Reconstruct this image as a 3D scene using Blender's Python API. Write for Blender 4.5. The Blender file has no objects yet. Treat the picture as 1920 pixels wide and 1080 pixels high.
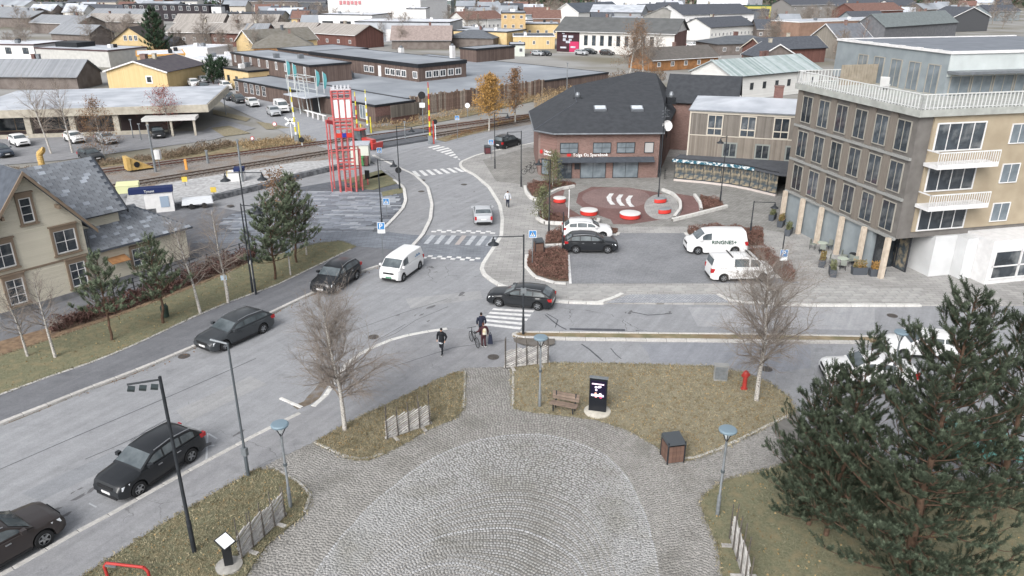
import bpy, bmesh, math, random
import numpy as np
from mathutils import Vector, Matrix
from mathutils.geometry import tessellate_polygon
R = math.radians
random.seed(7); rng = np.random.default_rng(7)
SC = bpy.context.scene
COL = SC.collection

# ---------------------------------------------------------------- camera
FPX, TH, CH = 1425.0, R(22.15), 21.7
cam_d = bpy.data.cameras.new('camera'); cam = bpy.data.objects.new('camera', cam_d); COL.objects.link(cam)
cam.location = (0, 0, CH); cam.rotation_euler = (R(90) - TH, 0, 0)
cam_d.sensor_width = 36.0; cam_d.lens = FPX / 1920 * 36.0; cam_d.clip_start = 0.5; cam_d.clip_end = 4000
SC.camera = cam
# ---------------------------------------------------------------- world, sun, exposure (overcast noon)
SUN_EL, SUN_AZ = R(38), R(205)
W = bpy.data.worlds.new('World'); SC.world = W; W.use_nodes = True
nt = W.node_tree; nt.nodes.clear()
sky = nt.nodes.new('ShaderNodeTexSky'); sky.sky_type = 'NISHITA'; sky.sun_disc = False
sky.sun_elevation = SUN_EL; sky.sun_rotation = SUN_AZ; sky.air_density = 1.0; sky.dust_density = 4.0; sky.ozone_density = 1.0
hs = nt.nodes.new('ShaderNodeHueSaturation'); hs.inputs['Saturation'].default_value = 0.22
bg = nt.nodes.new('ShaderNodeBackground'); bg.inputs['Strength'].default_value = 0.11
wo = nt.nodes.new('ShaderNodeOutputWorld')
nt.links.new(sky.outputs[0], hs.inputs['Color']); nt.links.new(hs.outputs[0], bg.inputs[0]); nt.links.new(bg.outputs[0], wo.inputs[0])
sd = bpy.data.lights.new('sun', 'SUN'); sd.energy = 1.0; sd.angle = R(35); sd.color = (1.0, 0.97, 0.93)
so = bpy.data.objects.new('sun', sd); COL.objects.link(so)
so.rotation_euler = Vector((math.sin(SUN_AZ) * math.cos(SUN_EL), math.cos(SUN_AZ) * math.cos(SUN_EL), math.sin(SUN_EL))).to_track_quat('Z', 'Y').to_euler()
SC.cycles.diffuse_bounces = 1
SC.view_settings.view_transform = 'Standard'; SC.view_settings.look = 'None'
SC.view_settings.exposure = 0.95; SC.view_settings.gamma = 1.0; SC.view_settings.use_curve_mapping = False

# ---------------------------------------------------------------- geometry of the place: photo pixel (1920x1080) -> point on a level plane
CT, ST = math.cos(TH), math.sin(TH)
def G(px, py, z=0.0):
    x, y = px - 960.0, py - 540.0
    d = (x, FPX * CT - y * ST, -(y * CT + FPX * ST))
    t = (z - CH) / d[2]
    return Vector((d[0] * t, d[1] * t, z))
def PY(p):
    v = (p[0], p[1], p[2] - CH)
    zc = v[1] * CT - v[2] * ST
    return 540 - FPX * (v[2] * CT + v[1] * ST) / zc
def HT(px, py, ytop):
    b = G(px, py); lo, hi = 0.0, 60.0
    for _ in range(40):
        m = (lo + hi) / 2
        if PY((b.x, b.y, m)) > ytop: lo = m
        else: hi = m
    return lo
def GP(pts, z=0.0): return [G(a, b, z) for a, b in pts]

# ---------------------------------------------------------------- object helpers
def link(o, parent=None):
    COL.objects.link(o)
    if parent is not None: o.parent = parent
    return o
def tag(o, label=None, cat=None, group=None, kind=None):
    if label: o['label'] = label
    if cat: o['category'] = cat
    if group: o['group'] = group
    if kind: o['kind'] = kind
    return o
def thing(name, label, cat, loc=(0, 0, 0), rz=0.0, group=None):
    o = bpy.data.objects.new(name, None); o.empty_display_size = 0.2; link(o)
    o.location = loc; o.rotation_euler = (0, 0, rz)
    return tag(o, label, cat, group)
def copy_tree(o, parent=None):
    c = o.copy(); link(c)
    if parent is not None: c.parent = parent
    for ch in list(o.children): copy_tree(ch, c)
    return c
class MB:
    """collects shapes, builds ONE mesh object"""
    def __init__(s): s.v = []; s.f = []; s.m = []
    def add(s, vs, fs, mi=0):
        n = len(s.v); s.v += [tuple(p) for p in vs]; s.f += [tuple(i + n for i in f) for f in fs]; s.m += [mi] * len(fs)
        return s
    def box(s, x0, x1, y0, y1, z0, z1, mi=0):
        return s.add([(x0,y0,z0),(x1,y0,z0),(x1,y1,z0),(x0,y1,z0),(x0,y0,z1),(x1,y0,z1),(x1,y1,z1),(x0,y1,z1)],
                     [(0,3,2,1),(4,5,6,7),(0,1,5,4),(1,2,6,5),(2,3,7,6),(3,0,4,7)], mi)
    def hexa(s, b, t, mi=0):   # bottom ring, top ring (same count, ccw)
        n = len(b)
        return s.add(list(b) + list(t), [tuple(range(n))[::-1], tuple(range(n, 2 * n))] + [(i, (i + 1) % n, n + (i + 1) % n, n + i) for i in range(n)], mi)
    def prism(s, pts, z0, z1, mi=0):
        return s.hexa([(p[0], p[1], z0) for p in pts], [(p[0], p[1], z1) for p in pts], mi)
    def tube(s, p0, p1, r0, r1=None, n=6, caps=True, mi=0):
        p0, p1 = Vector(p0), Vector(p1); r1 = r0 if r1 is None else r1
        d = (p1 - p0)
        if d.length < 1e-6: return s
        q = d.to_track_quat('Z', 'Y'); a = q @ Vector((1, 0, 0)); b = q @ Vector((0, 1, 0))
        vs = []
        for p, r in ((p0, r0), (p1, r1)):
            for i in range(n):
                t = 2 * math.pi * i / n; vs.append(p + a * (r * math.cos(t)) + b * (r * math.sin(t)))
        fs = [(i, (i + 1) % n, n + (i + 1) % n, n + i) for i in range(n)]
        if caps: fs += [tuple(range(n))[::-1], tuple(range(n, 2 * n))]
        return s.add(vs, fs, mi)
    def path(s, pts, r, n=6, mi=0):
        for a, b in zip(pts[:-1], pts[1:]): s.tube(a, b, r, r, n, True, mi)
        return s
    def lathe(s, prof, n=16, c=(0, 0, 0), mi=0):   # prof: (r,z)
        vs = []
        for r, z in prof:
            for i in range(n):
                t = 2 * math.pi * i / n; vs.append((c[0] + r * math.cos(t), c[1] + r * math.sin(t), c[2] + z))
        fs = []
        for k in range(len(prof) - 1):
            for i in range(n):
                j = (i + 1) % n; fs.append((k * n + i, k * n + j, (k + 1) * n + j, (k + 1) * n + i))
        fs.append(tuple(range(n))[::-1]); m = (len(prof) - 1) * n; fs.append(tuple(range(m, m + n)))
        return s.add(vs, fs, mi)
    def slab(s, quad, t, mi=0):      # quad (ccw from outside) thickened inwards by t
        q = [Vector(p) for p in quad]; nrm = (q[1] - q[0]).cross(q[2] - q[0]).normalized()
        return s.hexa([p - nrm * t for p in q], q, mi)
    def mesh(s, name, mats, smooth=None):
        me = bpy.data.meshes.new(name); me.from_pydata(s.v, [], s.f)
        mats = mats if isinstance(mats, (list, tuple)) else [mats]
        for m in mats: me.materials.append(m)
        if len(mats) > 1: me.polygons.foreach_set('material_index', s.m)
        me.update()
        if smooth is not None:
            me.polygons.foreach_set('use_smooth', [True] * len(me.polygons)); me.set_sharp_from_angle(angle=R(smooth))
        return me
    def build(s, name, mats, parent=None, smooth=None, loc=None, rz=0.0):
        o = bpy.data.objects.new(name, s.mesh(name, mats, smooth)); link(o, parent)
        if loc is not None: o.location = loc
        if rz: o.rotation_euler = (0, 0, rz)
        return o
def obj(name, me, parent=None, loc=(0, 0, 0), rz=0.0):
    o = bpy.data.objects.new(name, me); link(o, parent); o.location = loc
    if rz: o.rotation_euler = (0, 0, rz)
    return o
def np_mesh(name, V, Fq, mats, attr=None, midx=None):
    """V (n,3) float, Fq (m,k) int, all faces k-gons"""
    me = bpy.data.meshes.new(name); n, m, k = len(V), len(Fq), Fq.shape[1]
    me.vertices.add(n); me.vertices.foreach_set('co', V.astype(np.float32).ravel())
    me.loops.add(m * k); me.loops.foreach_set('vertex_index', Fq.astype(np.int32).ravel())
    me.polygons.add(m); me.polygons.foreach_set('loop_start', np.arange(0, m * k, k, dtype=np.int32))
    for mt in (mats if isinstance(mats, (list, tuple)) else [mats]): me.materials.append(mt)
    if midx is not None: me.polygons.foreach_set('material_index', midx.astype(np.int32))
    me.update(calc_edges=True)
    if attr is not None:
        at = me.attributes.new('tone', 'FLOAT', 'FACE'); at.data.foreach_set('value', attr.astype(np.float32))
    return me
def sheet(name, pts, z, mat, skirt=None, kind='structure', parent=None):
    """flat polygon (world xy) at height z, with a skirt down to z=skirt"""
    P = [Vector((p[0], p[1], z)) for p in pts]
    tris = tessellate_polygon([P]); mb = MB()
    a = sum(P[i].x * P[(i + 1) % len(P)].y - P[(i + 1) % len(P)].x * P[i].y for i in range(len(P)))
    fs = []
    for t in tris:
        p, q, r = (P[i] for i in t)
        fs.append(tuple(t) if (q - p).cross(r - p).z > 0 else tuple(t)[::-1])
    mb.add(P, fs)
    if skirt is not None:
        n = len(P); lo = [Vector((p.x, p.y, skirt)) for p in P]
        mb.add(P + lo, [((i, i + n, (i + 1) % n + n, (i + 1) % n) if a > 0 else (i, (i + 1) % n, (i + 1) % n + n, i + n)) for i in range(n)])
    o = mb.build(name, mat, parent)
    if kind: o['kind'] = kind
    return o
def inpoly(x, y, poly):
    x = np.asarray(x); y = np.asarray(y); c = np.zeros(x.shape, bool); n = len(poly)
    for i in range(n):
        x1, y1 = poly[i][0], poly[i][1]; x2, y2 = poly[(i + 1) % n][0], poly[(i + 1) % n][1]
        if y1 == y2: continue
        k = ((y1 > y) != (y2 > y)) & (x < (x2 - x1) * (y - y1) / (y2 - y1) + x1); c ^= k
    return c
def resample(pts, step):
    pts = [Vector((p[0], p[1], 0)) for p in pts]; out = [pts[0].copy()]; acc = 0.0
    for a, b in zip(pts[:-1], pts[1:]):
        d = (b - a).length; t = step - acc
        while t <= d: out.append(a + (b - a) * (t / d)); t += step
        acc = (acc + d) % step
    return out

# ---------------------------------------------------------------- materials
def S(h, k=0.85):
    h = h.lstrip('#'); o = []
    for i in (0, 2, 4):
        c = int(h[i:i + 2], 16) / 255.0
        o.append((c / 12.92 if c <= 0.04045 else ((c + 0.055) / 1.055) ** 2.4) * k)
    return (o[0], o[1], o[2], 1)
MATS = {}
def mat(name, c1, c2=None, rough=0.8, scale=4.0, metal=0.0, bump=0.0, bscale=None, per_obj=0.0, tone=0.0, spec=0.3, c3=None, s3=0.25, alpha=1.0, aniso=None, emit=None, coat=0.0, lo=0.35, hi=0.65):
    if name in MATS: return MATS[name]
    m = bpy.data.materials.new(name); m.use_nodes = True; MATS[name] = m
    n = m.node_tree.nodes; l = m.node_tree.links; p = n['Principled BSDF']
    p.inputs['Roughness'].default_value = rough; p.inputs['Metallic'].default_value = metal
    p.inputs['Specular IOR Level'].default_value = spec; p.inputs['Coat Weight'].default_value = coat
    tc = n.new('ShaderNodeTexCoord'); vec = tc.outputs['Object']
    if aniso:
        mp = n.new('ShaderNodeMapping'); mp.inputs['Scale'].default_value = aniso; l.new(vec, mp.inputs[0]); vec = mp.outputs[0]
    col = None
    def rgb(c):
        r = n.new('ShaderNodeRGB'); r.outputs[0].default_value = c; return r.outputs[0]
    col = rgb(c1)
    def mix(a, b, fac):
        x = n.new('ShaderNodeMix'); x.data_type = 'RGBA'; l.new(fac, x.inputs[0]); l.new(a, x.inputs[6]); l.new(b, x.inputs[7]); return x.outputs[2]
    def noise(sc, lo_, hi_, det=6):
        t = n.new('ShaderNodeTexNoise'); t.inputs['Scale'].default_value = sc; t.inputs['Detail'].default_value = det; l.new(vec, t.inputs['Vector'])
        mr = n.new('ShaderNodeMapRange'); mr.inputs[1].default_value = lo_; mr.inputs[2].default_value = hi_; l.new(t.outputs[0], mr.inputs[0]); return mr.outputs[0]
    if c2 is not None: col = mix(col, rgb(c2), noise(scale, lo, hi))
    if c3 is not None: col = mix(col, rgb(c3), noise(scale * s3, 0.48, 0.68))
    def vary(col, src, amt):
        mr = n.new('ShaderNodeMapRange'); mr.inputs[3].default_value = 1 - amt; mr.inputs[4].default_value = 1 + amt; l.new(src, mr.inputs[0])
        h = n.new('ShaderNodeHueSaturation'); l.new(mr.outputs[0], h.inputs['Value']); l.new(col, h.inputs['Color']); return h.outputs[0]
    if per_obj:
        oi = n.new('ShaderNodeObjectInfo'); col = vary(col, oi.outputs['Random'], per_obj)
    if tone:
        at = n.new('ShaderNodeAttribute'); at.attribute_name = 'tone'; col = vary(col, at.outputs['Fac'], tone)
    l.new(col, p.inputs['Base Color'])
    if bump:
        t = n.new('ShaderNodeTexNoise'); t.inputs['Scale'].default_value = bscale or scale * 6; t.inputs['Detail'].default_value = 5; l.new(vec, t.inputs['Vector'])
        b = n.new('ShaderNodeBump'); b.inputs['Strength'].default_value = 0.6; b.inputs['Distance'].default_value = bump; l.new(t.outputs[0], b.inputs['Height']); l.new(b.outputs[0], p.inputs['Normal'])
    if emit:
        p.inputs['Emission Color'].default_value = emit[0]; p.inputs['Emission Strength'].default_value = emit[1]
    return m
def courses(name, c1, c2, cm, bw, bh, mort=0.012, rot=(0, 0, 0), bump=0.01, rough=0.85, var=None, off=0.5, plane='xy', bias=0.0):
    """brick / sett / slab courses with recessed joints (fine relief) in object space"""
    if name in MATS: return MATS[name]
    m = bpy.data.materials.new(name); m.use_nodes = True; MATS[name] = m
    n = m.node_tree.nodes; l = m.node_tree.links; p = n['Principled BSDF']; p.inputs['Roughness'].default_value = rough; p.inputs['Specular IOR Level'].default_value = 0.25
    tc = n.new('ShaderNodeTexCoord'); mp = n.new('ShaderNodeMapping'); l.new(tc.outputs['Object'], mp.inputs[0])
    if plane == 'xz':     # wall facing -y: swap y,z ; x+y so that side walls are bricked as well
        sx = n.new('ShaderNodeSeparateXYZ'); l.new(tc.outputs['Object'], sx.inputs[0]); ad = n.new('ShaderNodeMath'); l.new(sx.outputs[0], ad.inputs[0]); l.new(sx.outputs[1], ad.inputs[1])
        cx = n.new('ShaderNodeCombineXYZ'); l.new(ad.outputs[0], cx.inputs[0]); l.new(sx.outputs[2], cx.inputs[1]); l.new(cx.outputs[0], mp.inputs[0])
    mp.inputs['Rotation'].default_value = rot
    b = n.new('ShaderNodeTexBrick'); l.new(mp.outputs[0], b.inputs[0]); b.offset = off
    b.inputs['Color1'].default_value = c1; b.inputs['Color2'].default_value = c2; b.inputs['Mortar'].default_value = cm
    b.inputs['Scale'].default_value = 1.0; b.inputs['Mortar Size'].default_value = mort; b.inputs['Brick Width'].default_value = bw; b.inputs['Row Height'].default_value = bh; b.inputs['Bias'].default_value = bias
    t = n.new('ShaderNodeTexNoise'); t.inputs['Scale'].default_value = 0.35; t.inputs['Detail'].default_value = 5; l.new(tc.outputs['Object'], t.inputs['Vector'])
    mr = n.new('ShaderNodeMapRange'); mr.inputs[1].default_value = 0.3; mr.inputs[2].default_value = 0.7; mr.inputs[3].default_value = 0.86; mr.inputs[4].default_value = 1.14; l.new(t.outputs[0], mr.inputs[0])
    h = n.new('ShaderNodeHueSaturation'); l.new(mr.outputs[0], h.inputs['Value']); l.new(b.outputs[0], h.inputs['Color']); l.new(h.outputs[0], p.inputs['Base Color'])
    bu = n.new('ShaderNodeBump'); bu.invert = True; bu.inputs['Strength'].default_value = 0.7; bu.inputs['Distance'].default_value = bump; l.new(b.outputs['Fac'], bu.inputs['Height']); l.new(bu.outputs[0], p.inputs['Normal'])
    return m
def stripes(name, c1, c2, pitch, axis='x', rough=0.6, bump=0.03, metal=0.0, soft=False):
    """standing seams, corrugation or boards as relief along one object axis"""
    if name in MATS: return MATS[name]
    m = bpy.data.materials.new(name); m.use_nodes = True; MATS[name] = m
    n = m.node_tree.nodes; l = m.node_tree.links; p = n['Principled BSDF']; p.inputs['Roughness'].default_value = rough; p.inputs['Metallic'].default_value = metal; p.inputs['Specular IOR Level'].default_value = 0.3
    tc = n.new('ShaderNodeTexCoord'); sx = n.new('ShaderNodeSeparateXYZ'); l.new(tc.outputs['Object'], sx.inputs[0])
    if axis == 'xy':
        ad = n.new('ShaderNodeMath'); l.new(sx.outputs[0], ad.inputs[0]); l.new(sx.outputs[1], ad.inputs[1]); src = ad.outputs[0]
    else: src = sx.outputs['xyz'.index(axis)]
    pp = n.new('ShaderNodeMath'); pp.operation = 'PINGPONG'; pp.inputs[1].default_value = pitch / 2; l.new(src, pp.inputs[0])
    mr = n.new('ShaderNodeMapRange'); mr.inputs[1].default_value = 0.0; mr.inputs[2].default_value = pitch * (0.5 if soft else 0.08); l.new(pp.outputs[0], mr.inputs[0])
    t = n.new('ShaderNodeTexNoise'); t.inputs['Scale'].default_value = 0.9; t.inputs['Detail'].default_value = 6; l.new(tc.outputs['Object'], t.inputs['Vector'])
    fl = n.new('ShaderNodeMath'); fl.operation = 'DIVIDE'; fl.inputs[1].default_value = pitch; l.new(src, fl.inputs[0]); f2 = n.new('ShaderNodeMath'); f2.operation = 'FLOOR'; l.new(fl.outputs[0], f2.inputs[0])
    wn = n.new('ShaderNodeTexWhiteNoise'); wn.noise_dimensions = '1D'; l.new(f2.outputs[0], wn.inputs['W'])
    av = n.new('ShaderNodeMath'); av.operation = 'ADD'; l.new(t.outputs[0], av.inputs[0]); l.new(wn.outputs[0], av.inputs[1])
    m2 = n.new('ShaderNodeMapRange'); m2.inputs[1].default_value = 0.4; m2.inputs[2].default_value = 1.5; l.new(av.outputs[0], m2.inputs[0])
    mx = n.new('ShaderNodeMix'); mx.data_type = 'RGBA'; mx.inputs[6].default_value = c1; mx.inputs[7].default_value = c2; l.new(m2.outputs[0], mx.inputs[0]); l.new(mx.outputs[2], p.inputs['Base Color'])
    bu = n.new('ShaderNodeBump'); bu.inputs['Strength'].default_value = 0.8; bu.inputs['Distance'].default_value = bump; l.new(mr.outputs[0], bu.inputs['Height']); l.new(bu.outputs[0], p.inputs['Normal'])
    return m
def asphalt(name, c1, c2, c3, crack=0.0, sp=0.2):
    """worn asphalt: multi-scale grain, long streaks, dark drips and fine cracks"""
    if name in MATS: return MATS[name]
    m = mat(name, c1, c2, rough=0.92, scale=1.1, bump=0.006, bscale=45, spec=sp, lo=.25, hi=.75)
    n = m.node_tree.nodes; l = m.node_tree.links; p = n['Principled BSDF']
    out = p.inputs['Base Color'].links[0].from_socket
    tc = [x for x in n if x.type == 'TEX_COORD'][0]
    def nz(scale, det=5, rough=.6, mp=None, off=0.0):
        t = n.new('ShaderNodeTexNoise'); t.inputs['Scale'].default_value = scale; t.inputs['Detail'].default_value = det; t.inputs['Roughness'].default_value = rough
        mpn = n.new('ShaderNodeMapping'); mpn.inputs['Location'].default_value = (off, off * .7, 0)
        if mp: mpn.vector_type = 'TEXTURE'; mpn.inputs['Rotation'].default_value = (0, 0, mp[0]); mpn.inputs['Scale'].default_value = mp[1]
        l.new(tc.outputs['Object'], mpn.inputs[0]); l.new(mpn.outputs[0], t.inputs['Vector']); return t.outputs[0]
    def rng_(s, a, b, c, d):
        r = n.new('ShaderNodeMapRange'); r.inputs[1].default_value = a; r.inputs[2].default_value = b; r.inputs[3].default_value = c; r.inputs[4].default_value = d; l.new(s, r.inputs[0]); return r.outputs[0]
    def val(col, f):
        h = n.new('ShaderNodeHueSaturation'); l.new(f, h.inputs['Value']); l.new(col, h.inputs['Color']); return h.outputs[0]
    out = val(out, rng_(nz(18, 4), .3, .7, .86, 1.14)); out = val(out, rng_(nz(5, 4, off=9), .3, .7, .93, 1.07)); out = val(out, rng_(nz(1.0, 5, .65, (R(60), (8, .62, 1)), 3), .3, .7, .86, 1.1)); out = val(out, rng_(nz(1.2, 5, .65, (R(0), (9, .7, 1)), 17), .35, .65, .97, 1.03))
    def mixc(col, f, c):
        x = n.new('ShaderNodeMix'); x.data_type = 'RGBA'; l.new(f, x.inputs[0]); l.new(col, x.inputs[6]); x.inputs[7].default_value = c; return x.outputs[2]
    dk = (c1[0] * .4, c1[1] * .4, c1[2] * .41, 1)
    out = mixc(out, rng_(nz(2.6, 6, .7, None, 5), .64, .7, 0, .5), dk); out = mixc(out, rng_(nz(.55, 7, .7, None, 25), .57, .7, 0, .36), dk); out = mixc(out, rng_(nz(.8, 6, .7, None, 45), .64, .74, 0, .35), (min(1, c1[0] * 1.35), min(1, c1[1] * 1.34), min(1, c1[2] * 1.3), 1))
    if crack:
        w = n.new('ShaderNodeTexNoise'); w.inputs['Scale'].default_value = 1.2; w.inputs['Detail'].default_value = 5; l.new(tc.outputs['Object'], w.inputs['Vector'])
        va = n.new('ShaderNodeVectorMath'); va.operation = 'SCALE'; va.inputs['Scale'].default_value = 0.8; l.new(w.outputs['Color'], va.inputs[0])
        vb = n.new('ShaderNodeVectorMath'); vb.operation = 'ADD'; l.new(tc.outputs['Object'], vb.inputs[0]); l.new(va.outputs[0], vb.inputs[1])
        vo = n.new('ShaderNodeTexVoronoi'); vo.feature = 'DISTANCE_TO_EDGE'; vo.inputs['Scale'].default_value = 0.24; l.new(vb.outputs[0], vo.inputs['Vector'])
        mm = n.new('ShaderNodeMath'); mm.operation = 'MULTIPLY'; l.new(rng_(vo.outputs['Distance'], .0012, .005, crack, 0.0), mm.inputs[0]); l.new(rng_(nz(.12, 3), .52, .6, 0, 1), mm.inputs[1])
        out = mixc(out, mm.outputs[0], (0.07, 0.07, 0.072, 1))
    l.new(out, p.inputs['Base Color'])
    return m
ASPH = asphalt('asphalt_road', S('#a2a4a8'), S('#97999d'), S('#aaacb0'), 0.8)
ASPH2 = asphalt('asphalt_path', S('#808287'), S('#76787d'), S('#93969b'), 0.0)
ASPH3 = asphalt('asphalt_light', S('#a0a1a4'), S('#94969a'), S('#b2b2b4'), 0.5)
ASPHD = asphalt('asphalt_patch', S('#7d8087'), S('#72757c'), S('#868a90'), 0.0)
GRASS = mat('turf', S('#aaa38f'), S('#89836f'), rough=1.0, scale=11, bump=0.05, bscale=26, c3=S('#8b7f68'), s3=0.3, spec=0.05, lo=.3, hi=.7)
GRASSG = mat('turf_green', S('#8d8b74'), S('#70735d'), rough=1.0, scale=10, bump=0.05, bscale=26, c3=S('#928a70'), s3=0.2, spec=0.05, lo=.3, hi=.7)
DRYG = mat('dry_grass', S('#a3957c'), S('#7f7c63'), rough=1.0, scale=1.2, bump=0.08, bscale=9, c3=S('#8b7964'), s3=0.4, spec=0.05)
GRANITE = mat('granite_kerb', S('#d0cecb'), S('#bab8b5'), rough=0.85, scale=6, bump=0.004, per_obj=0.09)
WHITEK = mat('white_kerb', S('#e2e1de'), S('#cfcecb'), rough=0.8, scale=5, per_obj=0.05)
JOINT = mat('joint_sand', S('#83817e'), S('#747370'), rough=1.0, scale=3)
SETT = mat('granite_sett', S('#aeaeae'), S('#a1a1a1'), rough=0.85, scale=9, tone=0.17, c3=S('#989793'), s3=.06, spec=0.3)
SETT2 = mat('granite_sett_outer', S('#a3a19e'), S('#94928f'), rough=0.85, scale=9, tone=0.2, c3=S('#8a8884'), s3=.06, spec=0.3)
SETT3 = mat('granite_sett_pale', S('#bcbdbf'), S('#adaeb1'), rough=0.85, scale=9, tone=0.12, spec=0.3)
PAINT = mat('road_paint', S('#eeeeee'), S('#c9cacc'), rough=0.7, scale=3.0, lo=0.45, hi=0.75)
SLATE_P = mat('slate_slab', S('#90969f'), S('#7b818b'), rough=0.7, scale=3, per_obj=0.22, bump=0.006)
SLATE_L = mat('slate_slab_pale', S('#a9aeb5'), S('#989da5'), rough=0.7, scale=3, per_obj=0.14, bump=0.006)
SLAB = mat('concrete_slab', S('#b5b4b2'), S('#a7a7a6'), rough=0.9, scale=3, per_obj=0.09, bump=0.004)
PAVE = courses('concrete_paving', S('#b3b2b0'), S('#a3a2a1'), S('#83827f'), 0.8, 0.4, 0.014, (0, 0, R(4)))
PAVE2 = courses('weathered_paving', S('#a6a5a2'), S('#8f8e8b'), S('#6b6a67'), 0.42, 0.21, 0.014, (0, 0, R(-12)))
LOTM = courses('lot_setts', S('#a0a2a6'), S('#909297'), S('#6a6c70'), 0.24, 0.12, 0.012, (0, 0, R(3)))
REDP = courses('red_paving', S('#8f716d'), S('#7d605e'), S('#6a5654'), 0.24, 0.12, 0.014, (0, 0, R(20)))
REDP2 = courses('pink_paving', S('#9d8683'), S('#8d7876'), S('#75625f'), 0.24, 0.12, 0.014, (0, 0, R(50)))
BALLAST = mat('ballast', S('#a09c98'), S('#807a76'), rough=1.0, scale=5, bump=0.06, bscale=14, c3=S('#8a7a6c'), s3=0.1)
GRAVELW = mat('pale_gravel', S('#c9cacc'), S('#a4a4a5'), rough=1.0, scale=2.2, bump=0.05, bscale=8)
STEEL = mat('rail_steel', S('#5b5553'), S('#6d5a50'), rough=0.5, metal=0.5, scale=5)
RUST = mat('rusty_rail', S('#6b4a42'), S('#5a3d37'), rough=0.9, scale=6)
SLEEPER = mat('sleeper', S('#8d8781'), S('#6f6863'), rough=0.95, scale=7)
STONEW = courses('platform_stone', S('#8f9296'), S('#6f7276'), S('#4f5154'), 0.7, 0.4, 0.03, bump=0.05, plane='xz')
EARTH = mat('earth', S('#7d6c5e'), S('#68594d'), rough=1.0, scale=2, bump=0.05)
# ================================================================ GROUND
sheet('ground', [(-1500, -60), (1500, -60), (1500, 2600), (-1500, 2600)], -0.06,
      mat('ground_far', S('#a5a5a4'), S('#908f8c'), rough=1.0, scale=0.05, c3=S('#7d7867'), s3=0.5, bump=0.05, bscale=2))
sheet('road', [(-48, 8), (75, 8), (75, 66), (30, 100), (14, 128), (-14, 118), (-20, 99), (-48, 92)], 0.0, ASPH)
ZP = 0.12
KERB_ME = {}
def kerb(path_px, step=1.25, w=0.28, m=GRANITE, z=0.14, name='kerb', zpx=0.12, gap=0.015):
    P = resample([G(a, b, zpx) for a, b in path_px], step)
    bed = MB()
    for a, b in zip(P[:-1], P[1:]):
        d = (b - a).normalized(); n = Vector((-d.y, d.x, 0)) * (w * 0.46)
        bed.hexa([a - n + Vector((0,0,-.03)), b - n + Vector((0,0,-.03)), b + n + Vector((0,0,-.03)), a + n + Vector((0,0,-.03))],
                 [a - n + Vector((0,0,z-.03)), b - n + Vector((0,0,z-.03)), b + n + Vector((0,0,z-.03)), a + n + Vector((0,0,z-.03))])
    k = bed.build(name, JOINT); k['kind'] = 'structure'
    key = (round(step, 2), round(w, 2), m.name, round(z, 2))
    if key not in KERB_ME:
        s = MB(); h = step / 2 - gap; c = 0.02; hw = w / 2
        s.hexa([(-h, -hw, -.02), (h, -hw, -.02), (h, hw, -.02), (-h, hw, -.02)], [(-h, -hw, z - c), (h, -hw, z - c), (h, hw, z - c), (-h, hw, z - c)])
        s.hexa([(-h, -hw, z - c), (h, -hw, z - c), (h, hw, z - c), (-h, hw, z - c)], [(-h + c, -hw + c, z), (h - c, -hw + c, z), (h - c, hw - c, z), (-h + c, hw - c, z)])
        KERB_ME[key] = s.mesh('kerb_stone', m)
    for a, b in zip(P[:-1], P[1:]):
        c = (a + b) / 2; d = b - a
        o = obj('kerb_stone', KERB_ME[key], k, (c.x, c.y, random.uniform(0, .008)), math.atan2(d.y, d.x))
        o.scale = (d.length / step, 1, 1)
    return k
# ---- left footpath and lawn along the hedge
LK = [(-160, 862), (0, 792), (90, 757), (162, 728), (230, 703), (300, 675), (375, 643), (440, 615), (502, 588), (560, 560), (595, 544), (640, 524), (672, 510), (700, 500), (722, 494)]
LG = [(-160, 800), (0, 740), (90, 707), (175, 678), (225, 658), (275, 636), (325, 612), (375, 589), (425, 568), (475, 550), (517, 535), (600, 495), (668, 462)]
sheet('footpath', GP(LK + [(745, 478), (735, 466)] + LG[::-1], ZP), ZP, ASPH2, 0)
kerb(LK, 1.25, 0.26)
kerb(LG, 1.0, 0.16, m=GRANITE, z=0.155)
LH = [(-160, 740), (0, 668), (110, 632), (215, 596), (320, 556), (410, 520), (470, 492), (530, 475), (600, 455), (640, 452)]
LAWN1 = GP(LG + LH[::-1], ZP)
sheet('lawn', LAWN1, ZP + .02, GRASSG, 0)
# dead-leaf border and station yard behind
YARD = GP([(-160, 735), (0, 664), (110, 628), (215, 592), (320, 552), (410, 516), (470, 488), (530, 470), (650, 452), (560, 440), (470, 400), (390, 385), (330, 388), (0, 470), (-160, 500)], ZP)
sheet('station_yard', YARD, ZP, asphalt('yard_asphalt', S('#84868b'), S('#74767b'), S('#94959a'), 0.6), -.02)
sheet('leaf_litter_border', GP([(-160, 734), (0, 668), (110, 632), (215, 596), (320, 556), (410, 520), (470, 492), (470, 478), (400, 502), (310, 540), (205, 578), (100, 612), (0, 640), (-160, 700)], ZP), ZP + .012, mat('leaf_litter', S('#957f68'), S('#746151'), rough=1, scale=3, bump=.05, bscale=12))
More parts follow.
